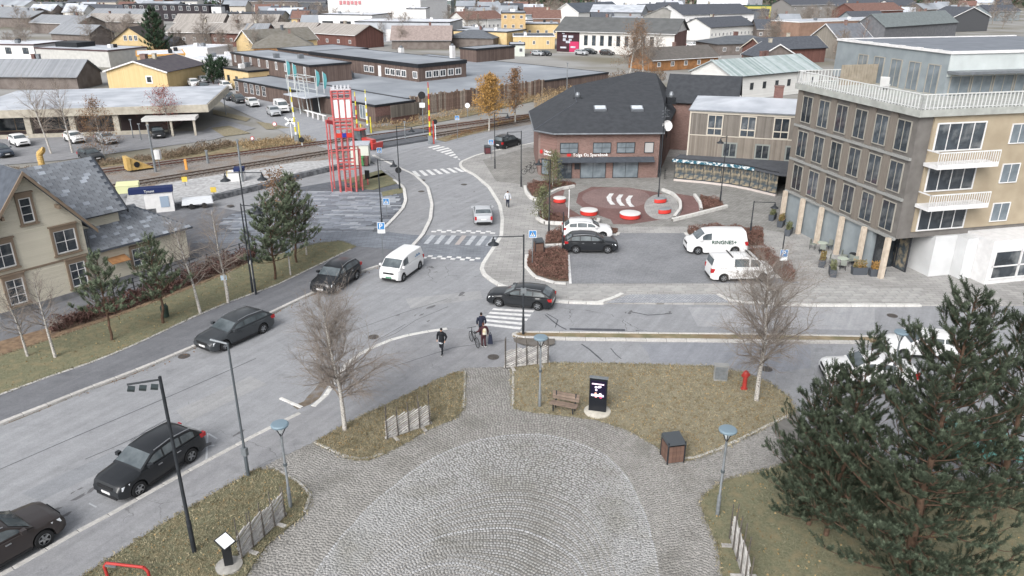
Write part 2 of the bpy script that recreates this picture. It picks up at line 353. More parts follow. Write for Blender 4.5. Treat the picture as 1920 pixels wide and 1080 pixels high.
# ---- slate band, pavement below the tower plaza, tower plaza
sheet('slate_band', GP([(360, 455), (400, 440), (720, 434), (770, 440), (792, 441), (768, 466), (735, 468), (665, 461), (600, 455)], ZP), ZP + .004, courses('slate_band_m', S('#8d939c'), S('#7b818a'), S('#62666d'), 0.7, 0.2, 0.012, (0, 0, R(-4))), 0)
RKL = [(700, 290), (712, 297), (750, 315), (777, 327), (802, 350), (810, 382), (807, 410), (792, 440), (767, 467), (740, 484), (722, 494)]
sheet('pavement', GP([(690, 300), (712, 297), (750, 315), (777, 327), (802, 350), (810, 382), (807, 410), (792, 440), (770, 440), (717, 434), (755, 392), (760, 377), (757, 350), (740, 330), (715, 312)], ZP), ZP, ASPH3, 0)
kerb(RKL, 1.2, 0.34, m=WHITEK)
PL = [(560, 352), (690, 330), (735, 338), (757, 352), (761, 377), (755, 392), (717, 432), (560, 432), (430, 438), (400, 420), (440, 400), (500, 384)]
PLW = GP(PL, ZP)
tp = sheet('tower_plaza', PLW, ZP + .05, mat('plaza_bed', S('#6d7178'), S('#5e6269'), rough=1, scale=2), 0)
kerb([(738, 338), (757, 352), (761, 377), (755, 392), (737, 412), (717, 432)], 1.1, 0.34, m=WHITEK, z=.24)
kerb([(410, 438), (560, 435), (717, 434)], 1.4, 0.3, m=SLATE_P, z=.2)
# slate slabs: pieces
sl_me = [MB().box(-a / 2, a / 2, -b / 2, b / 2, 0, 0.035).mesh('slab', m) for a, b, m in ((1.5, .42, SLATE_P), (1.0, .42, SLATE_P), (1.9, .42, SLATE_L), (.8, .42, SLATE_L))]
sl_len = [1.5, 1.0, 1.9, .8]
nsl = 0; xs = [p.x for p in PLW]; ys = [p.y for p in PLW]
y = min(ys) + .3
while y < max(ys):
    x = min(xs) + random.uniform(0, .8)
    while x < max(xs):
        k = random.choices((0, 1, 2, 3), (5, 5, 2, 1.5))[0]; L = sl_len[k]
        if all(bool(inpoly([x + q], [y], PLW)[0]) for q in (0.0, L)) and nsl < 300:
            obj('slab', sl_me[k], tp, (x + L / 2, y, ZP + .045 + random.uniform(0, .012)), R(random.uniform(-.6, .6))); nsl += 1
        x += L + .03
    y += .46 if y < 76 else .5
# turf mounds by the tower
for pts in ([(655, 352), (690, 335), (720, 325), (735, 335), (745, 345), (700, 357)], [(715, 362), (755, 353), (757, 362), (718, 370)], [(640, 340), (715, 320), (725, 330), (660, 345)]):
    o = sheet('lawn', GP(pts, ZP), ZP + .12, GRASSG, 0)
# ---- speed table with pale stripes and chequered lines
sheet('speed_table', GP([(792, 441), (940, 443), (915, 478), (905, 492), (780, 478), (767, 467)], 0.02), .02, courses('table_slate', S('#92979e'), S('#80858d'), S('#6a6e75'), 0.6, 0.18, 0.012), 0)
PAINTG = mat('worn_stripe', S('#c9cdd2'), S('#b2b6bc'), rough=.8, scale=3)
def decal(name, pts, z, m, label=None):
    return sheet(name, pts, z, m, kind='structure')
mk = bpy.data.objects.new('speed_table_markings', None); link(mk); mk['kind'] = 'structure'
for i in range(7):
    x0 = 800 + i * 19.4
    sheet('stripe', GP([(x0 + 8, 441 + i * .2), (x0 + 17, 441 + i * .2), (x0 + 3, 457 + i * .6), (x0 - 6, 457 + i * .6)], .024), .0245, PAINTG if i != 3 else mat('stripe_pink', S('#b9b1ae')), kind=None, parent=mk)
def chequer(a, b, n, w, parent):
    A, B = G(*a), G(*b); d = (B - A) / n; nn = Vector((-d.y, d.x, 0)).normalized() * w
    for i in range(n):
        o = nn if i % 2 else Vector((0, 0, 0)); p = A + d * i + o
        sheet('square', [p, p + d, p + d + nn, p + nn], .0285, PAINT, kind=None, parent=parent)
chequer((790, 485), (898, 490), 12, .42, mk); chequer((808, 436), (928, 439), 13, .42, mk)
def zebra(quad, n, z=.006, duty=.52):
    """quad px: start edge a-b, end edge d-c ; stripes run a->b, repeat a->d"""
    z0 = bpy.data.objects.new('zebra_crossing', None); link(z0); z0['kind'] = 'structure'
    a, b, c, d = (G(*p) for p in quad)
    for i in range(n):
        t0, t1 = i / (n - 1 + duty), (i + duty) / (n - 1 + duty)
        sheet('stripe', [a.lerp(d, t0), b.lerp(c, t0), b.lerp(c, t1), a.lerp(d, t1)], z, PAINT, kind=None, parent=z0)
zebra([(925, 578), (1002, 582), (975, 618), (897, 609)], 5)
zebra([(772, 321), (782, 331), (872, 322), (856, 314)], 7)
zebra([(802, 276), (822, 272), (890, 291), (862, 300)], 8)
# ---- near footpath, bulge and junction kerb
NK = [(-700, 1428), (-200, 1178), (0, 1079), (65, 1043), (130, 1005), (220, 957), (300, 912), (390, 863), (475, 818), (502, 803), (545, 783), (587, 762), (605, 750), (618, 730), (630, 712), (645, 688), (660, 673), (680, 661), (710, 646), (747, 632), (792, 623), (845, 615), (866, 617)]
sheet('footpath', GP(NK + [(900, 625), (960, 640), (1000, 655), (1030, 665), (1020, 690), (870, 700), (700, 775), (580, 835), (480, 885), (300, 990), (150, 1085), (40, 1200), (-260, 1430), (-700, 1430)], ZP), ZP, ASPH3 if False else asphalt('near_path', S('#9c9da0'), S('#929397'), S('#b0b0b2'), 0.6), 0)
kerb(NK[:12], 1.3, 0.26); kerb(NK[11:], 1.3, .3, m=WHITEK)
DIRT = mat('gutter_dirt', S('#7f7468'), S('#6a6055'), rough=1, scale=3, c3=S('#8f8f92'), s3=.5)
def gutter(path, off, w):
    P = [Vector((p.x, p.y, 0)) for p in GP(path)]; A_, B_ = [], []
    for i, p in enumerate(P):
        d = (P[min(i + 1, len(P) - 1)] - P[max(i - 1, 0)]).normalized(); n_ = Vector((d.y, -d.x, 0)); A_.append(p + n_ * off); B_.append(p + n_ * (off + w * random.uniform(.5, 1.3)))
    sheet('gutter', A_ + B_[::-1], .0042, DIRT)
gutter(LK[1:], .13, .3); gutter([(560, 770), (585, 760), (603, 748), (616, 728), (628, 710), (643, 688)][::-1], .15, .7)
kerb([(525, 743), (545, 752), (568, 762)], .9, .2, m=WHITEK, z=.05)
# ---- plaza bed, lawns
LAWN_R = [(960, 690), (1020, 680), (1180, 682), (1340, 687), (1400, 700), (1440, 716), (1480, 745), (1492, 772), (1440, 798), (1390, 823), (1330, 850), (1290, 863), (1258, 856), (1235, 838), (1180, 806), (1120, 786), (1060, 778), (1000, 772), (962, 765)]
LAWN_M = [(872, 697), (868, 768), (850, 785), (800, 805), (760, 830), (720, 850), (690, 862), (662, 861), (640, 853), (590, 830), (640, 800), (700, 770), (760, 742), (820, 712), (850, 700)]
LAWN_L = [(-240, 1420), (155, 1080), (300, 985), (400, 925), (480, 880), (515, 880), (560, 905), (582, 930), (570, 965), (540, 988), (505, 1015), (472, 1060), (440, 1120), (390, 1200), (300, 1420)]
LAWN_B = [(1545, 843), (1440, 880), (1360, 900), (1322, 925), (1314, 945), (1325, 975), (1345, 1020), (1355, 1080), (1362, 1180), (1390, 1420), (2600, 1420), (2600, 1000), (1800, 900)]
PLZ = [(440, 905), (520, 862), (590, 828), (700, 775), (870, 690), (958, 688), (1100, 700), (1300, 760), (1495, 770), (1545, 830), (1548, 850), (1500, 1420), (200, 1420)]
PLZW = GP(PLZ, ZP)
plaza = sheet('cobbled_plaza', PLZW, ZP + .004, JOINT, 0)
LW = {}
for nm, pts, m in (('R', LAWN_R, GRASS), ('M', LAWN_M, GRASS), ('L', LAWN_L, GRASSG), ('B', LAWN_B, GRASSG)):
    w = GP(pts, ZP + .06); LW[nm] = w; sheet('lawn', w, ZP + .06, m, 0)
for pts in ([(872, 697), (870, 740), (868, 768)], [(962, 692), (962, 730), (962, 765)], [(590, 830), (640, 853), (662, 861), (690, 862), (720, 850)], [(515, 880), (560, 905), (582, 930), (570, 965)],
            [(1258, 856), (1290, 863), (1330, 850), (1390, 823), (1440, 798), (1490, 774)]):
    kerb(pts, .6, .14, m=GRANITE, z=.2, name='edging')
# right lower lane edge and parking right
sheet('parking_asphalt', GP([(1440, 716), (1480, 745), (1495, 772), (1545, 832), (1800, 902), (2400, 1000), (2400, 700), (1500, 690)], 0), .004, ASPH3)
# ---- cobbles: rings traced from the plaza, one piece of countless setts
CC = Vector((-.2, 20.5, 0))
def polar(pts):
    a = []
    for p in pts:
        w = G(*p, ZP); d = w - CC; a.append((math.atan2(d.x, d.y), math.hypot(d.x, d.y)))
    a.sort(); return np.array(a)
OUT = polar([(560, 1110), (590, 1080), (620, 1035), (667, 980), (705, 940), (740, 912), (780, 880), (840, 847), (900, 826), (955, 817), (1010, 815), (1070, 827), (1135, 855), (1175, 897), (1197, 942), (1220, 1010), (1232, 1070), (1236, 1110)])
INN = polar([(690, 1100), (705, 1080), (730, 1055), (767, 1030), (840, 1002), (900, 992), (955, 990), (980, 994), (1035, 1017), (1080, 1047), (1100, 1080), (1108, 1100)])
def rad(ph, s):
    ri = np.interp(ph, INN[:, 0], INN[:, 1]); ro = np.interp(ph, OUT[:, 0], OUT[:, 1])
    k = np.ones_like(ph)
    return ri + (ro - ri) * s
sx, sy, sa, sw, sl_, st = [], [], [], [], [], []
rowh = .138
s = -3.0; phs = np.linspace(-3.1416, 3.1416, 2000)
mid = float(np.mean(np.interp(np.linspace(-.6, .6, 9), OUT[:, 0], OUT[:, 1]) - np.interp(np.linspace(-.6, .6, 9), INN[:, 0], INN[:, 1])))
ri = 0
while s < 3.6:
    r = np.maximum(rad(phs, s), 0); ok = r > .1
    px_, py_ = CC.x + r * np.sin(phs), CC.y + r * np.cos(phs)
    dl = np.hypot(np.diff(px_), np.diff(py_)); dl[dl > 1] = 0; cum = np.r_[0, np.cumsum(dl)]
    if cum[-1] > 1:
        pale = abs(s - 1.0) < .5 * rowh / mid or abs(s) < .5 * rowh / mid or abs(s + .42) < .5 * rowh / mid
        stone = .155 if s > 1 else .138
        t = np.arange(random.uniform(0, stone), cum[-1], stone)
        xx, yy = np.interp(t, cum, px_), np.interp(t, cum, py_); h = .02
        x2, y2 = np.interp(t + h, cum, px_), np.interp(t + h, cum, py_)
        jit = .02 if 0.42 < s < .98 else .01
        sx.append(xx + rng.normal(0, jit, len(xx))); sy.append(yy + rng.normal(0, jit, len(xx))); sa.append(np.arctan2(y2 - yy, x2 - xx) + rng.normal(0, .22 if jit > .015 else .05, len(xx)))
        sw.append(np.full(len(xx), stone - .024)); sl_.append(np.full(len(xx), rowh - .024)); st.append(np.full(len(xx), 2 if pale else (1 if s > 1 or (s < .42 and ri % 3 == 0) else 0)))
    s += rowh / mid; ri += 1
sx, sy, sa, sw, sl_, st = (np.concatenate(q) for q in (sx, sy, sa, sw, sl_, st))
keep = inpoly(sx, sy, PLZW) & (sy > 15.6)
for w in LW.values(): keep &= ~inpoly(sx, sy, w)
sx, sy, sa, sw, sl_, st = (q[keep] for q in (sx, sy, sa, sw, sl_, st))
n = len(sx); wj = sw * rng.uniform(.88, 1.03, n) / 2; lj = sl_ * rng.uniform(.88, 1.03, n) / 2; zt = ZP + .022 + rng.uniform(-.006, .008, n)
tilt = rng.normal(0, .004, (n, 4)); V = np.zeros((n, 8, 3)); ca, sn = np.cos(sa), np.sin(sa)
for i, (u, v) in enumerate(((-1, -1), (1, -1), (1, 1), (-1, 1))):
    for j, (f, zz) in enumerate(((1.0, ZP), (.84, None))):
        lx, ly = u * wj * f, v * lj * f
        V[:, i + 4 * j, 0] = sx + lx * ca - ly * sn; V[:, i + 4 * j, 1] = sy + lx * sn + ly * ca
        V[:, i + 4 * j, 2] = zz if zz else zt + tilt[:, i]
Fb = np.array([(4, 5, 6, 7), (0, 1, 5, 4), (1, 2, 6, 5), (2, 3, 7, 6), (3, 0, 4, 7)])
Fq = (np.arange(n)[:, None, None] * 8 + Fb[None]).reshape(-1, 4)
tone = rng.beta(2, 2, n); 
co = obj('setts', np_mesh('setts', V.reshape(-1, 3), Fq, [SETT, SETT2, SETT3], np.repeat(tone, 5), np.repeat(st, 5)), plaza); co['kind'] = 'stuff'
# ---- right side: median, lanes, pavement, square
MED = [(962, 623), (1100, 624), (1400, 627), (1660, 632), (1660, 640), (1400, 638), (1100, 635), (975, 633), (962, 629)]
sheet('median_strip', GP(MED, .1), .1, DRYG, 0)
kerb([(975, 622), (1100, 623), (1400, 626), (1660, 631)], 1.3, .16, z=.15)
kerb([(985, 632), (975, 631), (965, 629), (961, 626), (966, 623), (975, 622)], .5, .18, z=.15)
kerb([(985, 632), (1100, 634.5), (1400, 638), (1660, 641)], 1.3, .26, z=.15)
RK = [(1040, 258), (1003, 267), (933, 281), (895, 290), (866, 302), (862, 308), (868, 316), (890, 327), (917, 350), (937, 382), (942, 410), (940, 442), (915, 480), (902, 500), (910, 517), (940, 535), (985, 550), (1040, 564), (1135, 567)]
RP = RK + [(1370, 569), (1525, 571), (1740, 571), (2100, 571), (2300, 480), (1800, 330), (1400, 280), (1100, 240)]
pav = sheet('pavement', GP(RP, ZP), ZP, PAVE, 0)
kerb(RK[:-1] + [(1090, 566), (1135, 567)], 1.25, 0.34, m=WHITEK)
kerb([(1345, 551), (1358, 559), (1375, 566), (1525, 571), (1740, 571)], 1.25, 0.34, m=WHITEK)
kerb([(1120, 567), (1150, 558), (1176, 545)], .9, .3, m=WHITEK, z=.15)
sheet('driveway_strip', GP([(1135, 568), (1180, 552), (1345, 552), (1370, 567)], ZP), ZP + .004, courses('driveway_setts', S('#c3c6cb'), S('#a9acb2'), S('#7d8086'), .22, .14, .02))
sheet('square_paving', GP([(905, 300), (990, 276), (1100, 290), (1510, 300), (1490, 440), (1430, 430), (1300, 425), (1140, 425), (1050, 432), (1010, 420), (1000, 380), (975, 345), (930, 340)], ZP), ZP + .004, PAVE2)
LOT = [(1066, 440), (1150, 437), (1292, 437), (1398, 466), (1498, 531), (1070, 532)]
lot = sheet('parking_lot', GP(LOT, ZP), ZP + .008, LOTM)
sheet('parking_line', GP([(1063, 478), (1068, 478), (1072, 532), (1067, 532)], ZP), ZP + .0125, PAINT)
# front pavement slabs as pieces
slab_me = MB().box(-.39, .39, -.24, .24, 0, .02).mesh('paving_slab', SLAB)
band = GP([(985, 538), (1065, 536), (1500, 536), (1740, 540), (1740, 566), (1525, 566), (1372, 562), (1345, 548), (1180, 548), (1140, 560), (1040, 558)], ZP)
ns = 0; yy = 48.0
while yy < 56 and ns < 300:
    xx = -2 + (int(yy * 2) % 2) * .4
    while xx < 33 and ns < 300:
        if all(bool(inpoly([xx + q], [yy], band)[0]) for q in (-.36, .36)): obj('paving_slab', slab_me, pav, (xx, yy, ZP + .002 + random.uniform(0, .006))); ns += 1
        xx += .82
    yy += .52
# ---- the bank's square: red paving, rings, pale wave emblem
def ell(c, rx, ry, n=40, a0=0, a1=360): return [(c[0] + rx * math.cos(R(a0 + (a1 - a0) * i / n)), c[1] + ry * math.sin(R(a0 + (a1 - a0) * i / n))) for i in range(n + (0 if a1 - a0 == 360 else 1))]
sheet('red_paving', GP([(1018, 400), (1020, 372), (1050, 357), (1095, 350), (1180, 352), (1240, 362), (1262, 378), (1262, 398), (1240, 412), (1180, 421), (1110, 420), (1040, 416)], ZP), ZP + .012, REDP)
sheet('pink_paving', GP(ell((1155, 371), 64, 20), ZP), ZP + .016, REDP2)
sheet('grey_paving', GP([(1060, 352), (1110, 350), (1085, 362), (1080, 380), (1105, 398), (1145, 412), (1150, 421), (1110, 420), (1085, 402), (1062, 388), (1055, 370)], ZP), ZP + .0165, PAVE2)
sheet('grey_paving', GP(ell((1240, 388), 32, 24), ZP), ZP + .017, PAVE)
em = bpy.data.objects.new('wave_emblem', None); link(em); em['kind'] = 'structure'
for k in range(3):
    x0 = 1137 + k * 18; top = 363 + k * 2
    L_ = [(x0 + 6, top), (x0 + 0, top + 7), (x0 + 2, top + 14), (x0 + 8, top + 21)]; R_ = [(x0 + 17, top + 21), (x0 + 10, top + 14), (x0 + 9, top + 7), (x0 + 14, top)]
    sheet('wave', GP(L_ + R_, ZP), ZP + .021, PAINT, kind=None, parent=em)
sheet('red_paving', GP([(1262, 362), (1300, 368), (1312, 385), (1312, 400), (1272, 408), (1280, 390)], ZP), ZP + .012, REDP)
# ---- railway
def rail_line(a, b):
    A, B = G(*a), G(*b); return A, B
def track(a, b, ext0, ext1, m, label):
    A, B = G(*a), G(*b); d = (B - A).normalized(); A = A - d * ext0; B = B + d * ext1; n = Vector((-d.y, d.x, 0))
    t = thing('railway_track', label, 'railway track', (A.x, A.y, 0), math.atan2(d.y, d.x)); L = (B - A).length
    for s_ in (-1, 1):
        MB().box(0, L, s_ * .7175 - .035, s_ * .7175 + .035, .2, .27).box(0, L, s_ * .7175 - .07, s_ * .7175 + .07, .14, .2).build('rail', m, t)
    sm = MB().box(-.12, .12, -1.25, 1.25, .02, .14).mesh('sleeper', SLEEPER)
    x = .3; k = 0; rest = MB()
    while x < L:
        if k < 130: obj('sleeper', sm, t, (x, 0, 0))
        else: rest.box(x - .12, x + .12, -1.25, 1.25, .02, .14)
        x += .65 if k < 130 else .9; k += 1
    if rest.v: rest.build('sleepers', SLEEPER, t)['kind'] = 'stuff'
    return A, B, n
TA = track((217, 352), (760, 264), 12, 70, STEEL, 'grey steel railway track nearest the station platform')
TB = track((200, 323), (760, 249), 14, 70, RUST, 'rusty brown railway track on the far side of the yard')
A, B, n = TA; A2, B2, n2 = TB
sheet('ballast_bed', [A - n * 3.6, B - n * 2.2, B2 + n2 * 2.4, A2 + n2 * 3.0], .015, BALLAST)
# platform: pale gravel and stone wall
pw = GP([(255, 395), (330, 380), (480, 345), (640, 306), (640, 299), (560, 303), (470, 318), (300, 345), (240, 362), (235, 385)], .5)
pf = sheet('platform', pw, .5, GRAVELW, -.02)
mb = MB(); Q = GP([(250, 398), (330, 383), (480, 348), (560, 326), (640, 308)], .5)
for a_, b_ in zip(Q[:-1], Q[1:]):
    d = (b_ - a_).normalized(); nn = Vector((-d.y, d.x, 0)) * .35
    z = Vector((0, 0, .6)); mb.hexa([a_ - nn - z, b_ - nn - z, b_ + nn - z, a_ + nn - z], [a_ - nn + z * .1, b_ - nn + z * .1, b_ + nn + z * .1, a_ + nn + z * .1])
tag(mb.build('stone_wall', mat('rubble_wall', S('#878a8e'), S('#55575b'), rough=1, scale=2.2, bump=.12, bscale=2.4)), 'long grey rubble stone wall holding up the pale station platform', 'wall')
# level crossing deck and road beyond
for q in ([(612, 279), (700, 262), (790, 244), (832, 262), (700, 290), (640, 298)],):
    pass
for (pa, pb) in (((655, 285), (800, 261)), ((665, 268), (795, 246))):
    a_, b_ = G(*pa), G(*pb); d = (b_ - a_).normalized(); nn = Vector((-d.y, d.x, 0))
    sheet('crossing_deck', [a_ - nn * 1.25, b_ - nn * 1.25, b_ + nn * 1.25, a_ + nn * 1.25], .285, mat('rubber_deck', S('#6a6d73'), S('#5d6066'), rough=.8, scale=2), .0)
FS = asphalt('far_street', S('#a9abaf'), S('#9c9fa5'), S('#b4b5b8'), 0.0)
sheet('street', [G(700, 292), G(835, 268), G(790, 243), G(705, 245), G(600, 225), G(520, 190), G(440, 160), G(380, 128), G(345, 128), G(352, 150), G(420, 195), G(500, 232), G(560, 262), G(630, 285)], .02, FS)
sheet('street', [G(835, 268), G(866, 303), G(933, 281), G(1003, 267), G(1100, 235), G(1060, 215), G(960, 245), G(880, 262)], .012, ASPH)
sheet('parking_asphalt', GP([(-200, 300), (0, 310), (120, 300), (230, 285), (400, 262), (480, 240), (420, 225), (380, 245), (200, 250), (0, 258), (-200, 260)]), .008, asphalt('lot_far', S('#9c9da0'), S('#8d8e92'), S('#a9aaac'), 0.0))
# banks of dry grass along the line
for pts, m in (([(-100, 330), (60, 318), (180, 305), (300, 290), (430, 268), (560, 258), (600, 268), (470, 283), (300, 302), (180, 316), (60, 332), (-100, 345)], DRYG),
               ([(835, 266), (900, 248), (1000, 224), (1010, 216), (960, 222), (860, 248), (815, 262)], DRYG),
               ([(660, 252), (760, 240), (860, 222), (1000, 190), (1000, 182), (900, 205), (760, 232), (650, 245)], DRYG),
               ([(395, 240), (430, 236), (470, 250), (420, 256)], GRASS), ([(398, 205), (470, 222), (462, 228), (400, 214)], GRASS), ([(480, 228), (510, 232), (545, 240), (500, 243)], GRASS)):
    sheet('verge', GP(pts), .03, m)
# manholes
for i, (x, y) in enumerate(((345, 668), (925, 673), (700, 632), (1673, 592), (1437, 692), (870, 346), (790, 361), (432, 388), (792, 338))):
    p = G(x, y); o = MB().lathe([(.36, 0), (.36, .012), (.3, .014), (0.01, .014)], 20).build('manhole_cover', mat('cast_iron', S('#6b6764'), S('#57524f'), rough=.7, scale=9, metal=.3), loc=(p.x, p.y, .13 if i in (1, 6, 7) else .004))
    o['kind'] = 'structure'
# tar repairs and dark patches in the asphalt (flat, laid on the road)
def strip(pts, w, m=ASPHD, z=.0045):
    P = GP(pts); L_, R_ = [], []
    for i, p in enumerate(P):
        d = (P[min(i + 1, len(P) - 1)] - P[max(i - 1, 0)]).normalized(); nn = Vector((-d.y, d.x, 0)) * (w / 2 * random.uniform(.7, 1.3)); L_.append(p + nn); R_.append(p - nn)
    sheet('tar_seam', L_ + R_[::-1], z, m)
TAR = mat('tar', S('#5f6167'), S('#4f5157'), rough=.7, scale=4)
strip([(1068, 617), (1110, 618), (1172, 619)], .28, TAR); strip([(160, 861), (215, 838), (275, 810)], .06, TAR); strip([(1022, 590), (1040, 605), (1050, 612), (1062, 618)], .09, TAR)
strip([(1025, 588), (1046, 600), (1041, 614)], .07, TAR); strip([(1090, 645), (1105, 655), (1120, 668), (1130, 677)], .09, TAR); strip([(1145, 653), (1155, 665), (1165, 673)], .07, TAR); strip([(742, 625), (700, 642), (760, 608)], .05, TAR)
strip([(840, 575), (780, 600), (742, 625)], .05, TAR); strip([(1180, 584), (1215, 591), (1260, 588)], .10, TAR)
sheet('asphalt_patch', GP([(1200, 645), (1215, 662), (1220, 678), (1345, 684), (1440, 700), (1520, 690), (1520, 648), (1300, 642)]), .005, asphalt('patch_a', S('#9b9ea5'), S('#91949b'), S('#a1a3a8'), 0))
sheet('asphalt_patch', GP([(1290, 576), (1308, 612), (1640, 620), (1640, 578)]), .005, asphalt('patch_b', S('#b0b1b4'), S('#a5a7ab'), S('#b4b5b6'), 0))
sheet('asphalt_patch', GP([(962, 637), (1040, 638), (1040, 648), (1015, 655), (985, 650), (965, 645)]), .1245, asphalt('patch_c', S('#7c7975'), S('#6c655e'), S('#8a7f74'), 0))
for pts in ([(385, 862), (388, 812), (391, 812), (389, 862)], [(380, 836), (402, 834), (402, 836), (380, 838)], [(392, 812), (408, 822), (407, 824), (391, 815)], [(168, 943), (182, 950), (180, 952), (166, 945)]):
    sheet('parking_mark', GP(pts), .0045, PAINTG)

# oil drips, patch repairs
OIL = mat('oil_stain', S('#77777a'), S('#68686b'), rough=.8, scale=5)
rs = random.Random(3)
for (x0, y0, x1, y1, n_) in ((60, 1000, 480, 780, 16), (240, 700, 600, 560, 12), (560, 700, 880, 560, 8), (1000, 585, 1500, 612, 8), (860, 330, 920, 470, 4)):
    for _ in range(n_):
        f = rs.random(); c = G(x0 + (x1 - x0) * f + rs.uniform(-60, 30), y0 + (y1 - y0) * f + rs.uniform(-28, 4)); r = rs.uniform(.07, .28); a0 = R(60) + rs.gauss(0, .3)
        pts = []
        for k in range(9): t = 2 * math.pi * k / 9; q = r * rs.uniform(.5, 1.2); u_, v_ = q * 1.9 * math.cos(t), q * .7 * math.sin(t); pts.append((c.x + u_ * math.cos(a0) - v_ * math.sin(a0), c.y + u_ * math.sin(a0) + v_ * math.cos(a0)))
        sheet('oil_stain', pts, .0048, OIL)
for pts, cc in (([(40, 925), (230, 838), (262, 850), (75, 940)], '#979a9f'), ([(330, 770), (470, 705), (500, 720), (350, 792)], '#a7a8aa'), ([(520, 640), (640, 590), (668, 604), (545, 655)], '#999b9f'), ([(760, 560), (900, 545), (905, 560), (770, 578)], '#a9aaac')):
    sheet('asphalt_patch', GP(pts), .0041, asphalt('patch_' + cc[1:], S(cc), S(cc, .78), S(cc), 0))
strip([(0, 880), (150, 815), (330, 738), (480, 672)], .05, TAR); strip([(560, 668), (640, 628), (745, 590), (840, 560)], .045, TAR); strip([(640, 735), (740, 690), (850, 655), (955, 640)], .04, TAR, ZP + .004)
# ================================================================ BUILDING KIT
GLASS = mat('window_glass', S('#545d66', .6), S('#39424b', .5), rough=0.06, scale=.9, spec=0.8, per_obj=.45, c3=S('#8b8f92', .7), s3=.8)
GLASSB = mat('window_glass_pale', S('#8c979f', .8), S('#6a757d', .7), rough=0.1, scale=.8, spec=0.7)
WHITE = mat('white_paint', S('#efeff0'), S('#e2e2e3'), rough=.6, scale=2)
CREAM = mat('cream_frame', S('#cbc4b8'), rough=.6)
DARKF = mat('dark_frame', S('#3a3d42'), rough=.5)
BROWNF = mat('brown_frame', S('#8d7d6d'), rough=.7)
METALG = mat('grey_metal', S('#8b9096'), S('#7d8288'), rough=.45, scale=2, metal=.4)
DARKM = mat('dark_metal', S('#2e3136'), S('#383b40'), rough=.5, scale=3, metal=.3)
ROOFD = mat('roof_felt_dark', S('#5b5f67'), S('#50545c'), rough=.85, scale=1.5, bump=.01)
ROOFG = mat('roof_felt_grey', S('#9aa0a8'), S('#8a9098'), rough=.85, scale=.22, c3=S('#adb3bb'), s3=.5, bump=.01)
ROOFF = mat('roof_frost', S('#cdd2da'), S('#aeb4bd'), rough=.9, scale=.3)
ROOFW = mat('roof_white', S('#e9ecf2'), S('#d2d6de'), rough=.8, scale=.4)
BRICK = courses('brick', S('#96746c'), S('#7f5f59'), S('#8f8580'), .25, .08, .012, plane='xz')
BRICKD = courses('brick_dark', S('#86605a'), S('#6d4b47'), S('#7a6c68'), .25, .08, .012, plane='xz')
WOODB = stripes('brown_boards', S('#776862'), S('#61534e'), .18, 'xy', .85)
WOODG = stripes('grey_boards', S('#8b8680'), S('#706b66'), .16, 'xy', .9, .03)
CLAP = stripes('cream_clapboard', S('#e9e3d2'), S('#ded8c7'), .15, 'z', .75, .03)
WCLAP = stripes('white_clapboard', S('#e9e9e7'), S('#dcdcda'), .16, 'z', .7, .03)
YELL = stripes('yellow_boards', S('#e0c898'), S('#d5bc8c'), .2, 'xy', .8, .015)
YELLR = mat('yellow_render', S('#dfc79a'), S('#d3ba8c'), rough=.85, scale=1)
GREYR = mat('grey_render', S('#9aa3a8'), S('#8d969b'), rough=.8, scale=1)
CONC = mat('concrete', S('#c3bdb0'), S('#aca699'), rough=.9, scale=1.5)
CORR = stripes('corrugated_roof', S('#b1aca7'), S('#948f8b'), .3, 'x', .85, .04, soft=True)
CORRG = stripes('corrugated_grey', S('#9da1a7'), S('#888c92'), .3, 'x', .85, .04, soft=True)
REDW = stripes('red_boards', S('#7b5952'), S('#684a45'), .18, 'xy', .85)
ROOFRED = mat('roof_red', S('#846860'), S('#745a53'), rough=.9, scale=1)
BEIGE = mat('beige_panel', S('#b5a892'), S('#a79a85'), rough=.8, scale=.8, per_obj=.06)
WINC = {}
def win_mesh(w, h, cols, rows, fm, gm, fw=.07, dep=.06):
    k = (round(w, 2), round(h, 2), cols, rows, fm.name, gm.name, fw)
    if k not in WINC:
        f = MB(); f.box(-w/2, w/2, -dep, .03, 0, fw).box(-w/2, w/2, -dep, .03, h - fw, h).box(-w/2, -w/2 + fw, -dep, .03, fw, h - fw).box(w/2 - fw, w/2, -dep, .03, fw, h - fw)
        b = fw * .6
        for i in range(1, cols): x = -w/2 + w * i / cols; f.box(x - b/2, x + b/2, -dep * .8, .02, fw, h - fw)
        for j in range(1, rows): z = h * j / rows; f.box(-w/2 + fw, w/2 - fw, -dep * .72, .02, z - b/2, z + b/2)
        g = MB().box(-w/2 + fw, w/2 - fw, -.018, .01, fw, h - fw)
        WINC[k] = (f.mesh('window', fm), g.mesh('pane', gm))
    return WINC[k]
